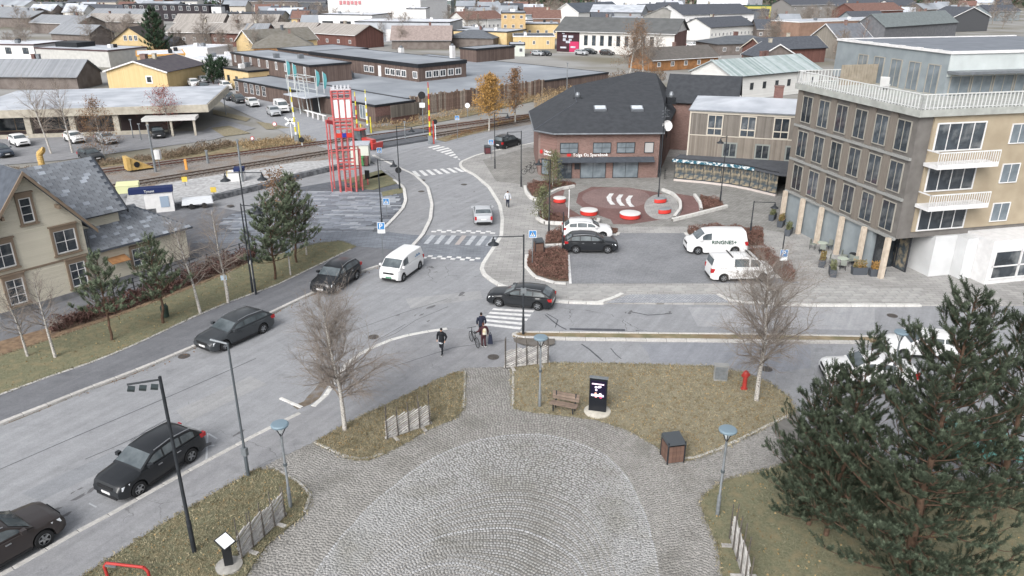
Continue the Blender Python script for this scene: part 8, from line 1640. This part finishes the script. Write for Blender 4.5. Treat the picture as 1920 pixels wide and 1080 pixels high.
def person(label, loc, rz, hipL, kneeL, footL, hipR, kneeR, footR, elbL, handL, elbR, handR, top, legs, hem=None, hat=None, hair=HAIRB, long=False, scale=1.0, backpack=None, lean=0.0):
    """x forward, y left; standing height 1.76"""
    t = thing('person', label, 'person', loc, rz); t.scale = (scale,) * 3; V3 = Vector; b = MB(); ln = V3((lean, 0, 0))
    neck = V3((.0, 0, 1.45)) + ln; head = V3((.03, 0, 1.62)) + ln; sh = [V3((0, .19, 1.40)) + ln, V3((0, -.19, 1.40)) + ln]; hips = [V3((0, .09, .9)), V3((0, -.09, .9))]
    limb(b, [V3((0, 0, .92)), V3((0, 0, 1.15)) + ln * .5, V3((0, 0, 1.38)) + ln], [.13, .115, .12]); limb(b, [neck - V3((0, 0, .05)), head - V3((.02, 0, .08))], [.055, .05]); blob(b, head, (.095, .075, .115), 10); blob(b, head + V3((.09, 0, -.015)), (.018, .014, .028)); blob(b, head + V3((.075, 0, -.07)), (.02, .03, .012)); blob(b, head + V3((.082, .03, .012)), (.012, .014, .01)); blob(b, head + V3((.082, -.03, .012)), (.012, .014, .01))
    for s in (1, -1): blob(b, head + V3((0, s * .078, -.005)), (.02, .012, .03))
    legp = ((hips[0], kneeL, footL), (hips[1], kneeR, footR))
    for h, k, f in legp: limb(b, [h, V3(k), V3(f) + V3((0, 0, .08))], [.075, .05, .035]); limb(b, [V3(f) + V3((-.04, 0, .05)), V3(f) + V3((.14, 0, .035))], [.035, .03])
    for s, e, hd in ((sh[0], elbL, handL), (sh[1], elbR, handR)):
        e, hd = V3(e), V3(hd); limb(b, [s, e, hd], [.055, .042, .028]); d = (hd - e).normalized(); side = d.cross(V3((1, 0, 0))); side = side.normalized() if side.length > .1 else V3((0, 1, 0)); pm = hd + d * .05; blob(b, pm, (.035, .025, .045))
        for i, l_ in enumerate((.055, .066, .06, .045)): q = pm + d * .03 + side * (-.027 + i * .018); limb(b, [q, q + d * l_ * .6, q + d * l_ + V3((.015, 0, -.01))], [.01, .009, .008])
        q = hd + d * .02 + V3((.03, 0, 0)); limb(b, [q, q + d * .04 + V3((.02, 0, 0))], [.011, .009])
    fuse(b, 'body', SKIN, t, .013)
    j = MB(); z0 = .72 if long else .86; limb(j, [V3((0, 0, z0)), V3((0, 0, 1.1)) + ln * .5, V3((0, 0, 1.36)) + ln], [.185, .175, .17]); limb(j, [sh[0] - V3((0, .03, 0)), sh[1] + V3((0, .03, 0))], [.095, .095])
    for s, e, hd in ((sh[0], elbL, handL), (sh[1], elbR, handR)): e, hd = V3(e), V3(hd); limb(j, [s, e, e.lerp(hd, .92)], [.09, .07, .055])
    limb(j, [neck - V3((0, 0, .06)), neck + V3((0, 0, .01))], [.08, .075]); fuse(j, 'jacket', top, t)
    q = MB()
    for h, k, f in legp: limb(q, [h + V3((0, 0, .04)), V3(k), V3(f) + V3((0, 0, .1))], [.105, .075, .055])
    limb(q, [hips[0], hips[1]], [.11, .11]); fuse(q, 'trousers', legs, t)
    for h, k, f in legp:
        f = V3(f); o = MB(); limb(o, [f + V3((-.06, 0, .06)), f + V3((.06, 0, .055)), f + V3((.17, 0, .04))], [.05, .05, .038]); so_ = fuse(o, 'shoe', SHOE, t); MB().box(f.x - .1, f.x + .2, f.y - .045, f.y + .045, f.z - .005, f.z + .02).build('sole', SOLE, so_)
    hh = MB(); blob(hh, head + V3((-.015, 0, .03)), (.108, .09, .1), 12); fuse(hh, 'hat' if hat else 'hair', hat or hair, t)
    if hem: MB().lathe([(.19, 0), (.195, .05), (.17, .06)], 14, (0, 0, z0 - .12)).build('shirt_hem', hem, t)
    if backpack: bp = MB(); limb(bp, [V3((-.25, 0, 1.02)), V3((-.24, 0, 1.3))], [.15, .14]); fuse(bp, 'backpack', backpack, t)
    return t
p = G(829, 663, ZP)
person('person in black jacket and cap striding across the near pavement', (p.x, p.y, ZP + .01), R(-105), None, (.16, .09, .5), (.22, .09, .02), None, (.02, -.09, .47), (-.32, -.09, .14), (-.05, .3, 1.15), (.1, .27, .98), (-.1, -.3, 1.15), (.08, -.26, .98), BLK, BLK, hem=WHC, hat=BLK)
p = G(907, 650, ZP)
person('person with beige backpack and maroon trousers pushing a bicycle', (p.x, p.y, ZP + .01), R(110), None, (.08, .09, .48), (.05, .09, .01), None, (.04, -.09, .48), (-.1, -.09, .03), (.05, .32, 1.15), (.28, .38, 1.02), (-.03, -.3, 1.13), (.0, -.3, .86), MAR, MAR, hair=mat('hair_auburn', S('#5d3a33')), backpack=BEI, scale=.95)
bicycle('black bicycle pushed across the pavement by the person with backpack', (p.x - .62, p.y + .32, ZP), R(115), SBLACK)
pb = thing('dark_bag', 'dark bag carried beside the person with backpack', 'bag', (p.x + .42, p.y - .05, ZP + .25), 0); bb_ = MB(); bb_.hexa([(-.16, -.1, 0), (.16, -.1, 0), (.16, .1, 0), (-.16, .1, 0)], [(-.1, -.06, .6), (.1, -.06, .6), (.1, .06, .6), (-.1, .06, .6)]); bb_.build('bag_body', NAVY, pb); MB().path([(-.08, 0, .58), (0, 0, .78), (.08, 0, .58)], .02, 5).build('strap', NAVY, pb)
p = G(903, 632, 0)
person('person in dark clothes walking behind the one with backpack', (p.x, p.y, .01), R(95), None, (.1, .09, .5), (.12, .09, .01), None, (.0, -.09, .48), (-.2, -.09, .08), (-.05, .28, 1.15), (.06, .27, .92), (-.05, -.28, 1.15), (.1, -.27, .94), NAVY, BLK)
p = G(952, 389, ZP)
person('person in white jacket and navy trousers on the far pavement', (p.x, p.y, ZP + .01), R(-85), None, (.1, .09, .49), (.1, .09, .01), None, (.03, -.09, .48), (-.15, -.09, .06), (-.03, .32, 1.14), (.12, .3, .95), (-.03, -.32, 1.14), (.1, -.3, .95), WHC, NAVY)
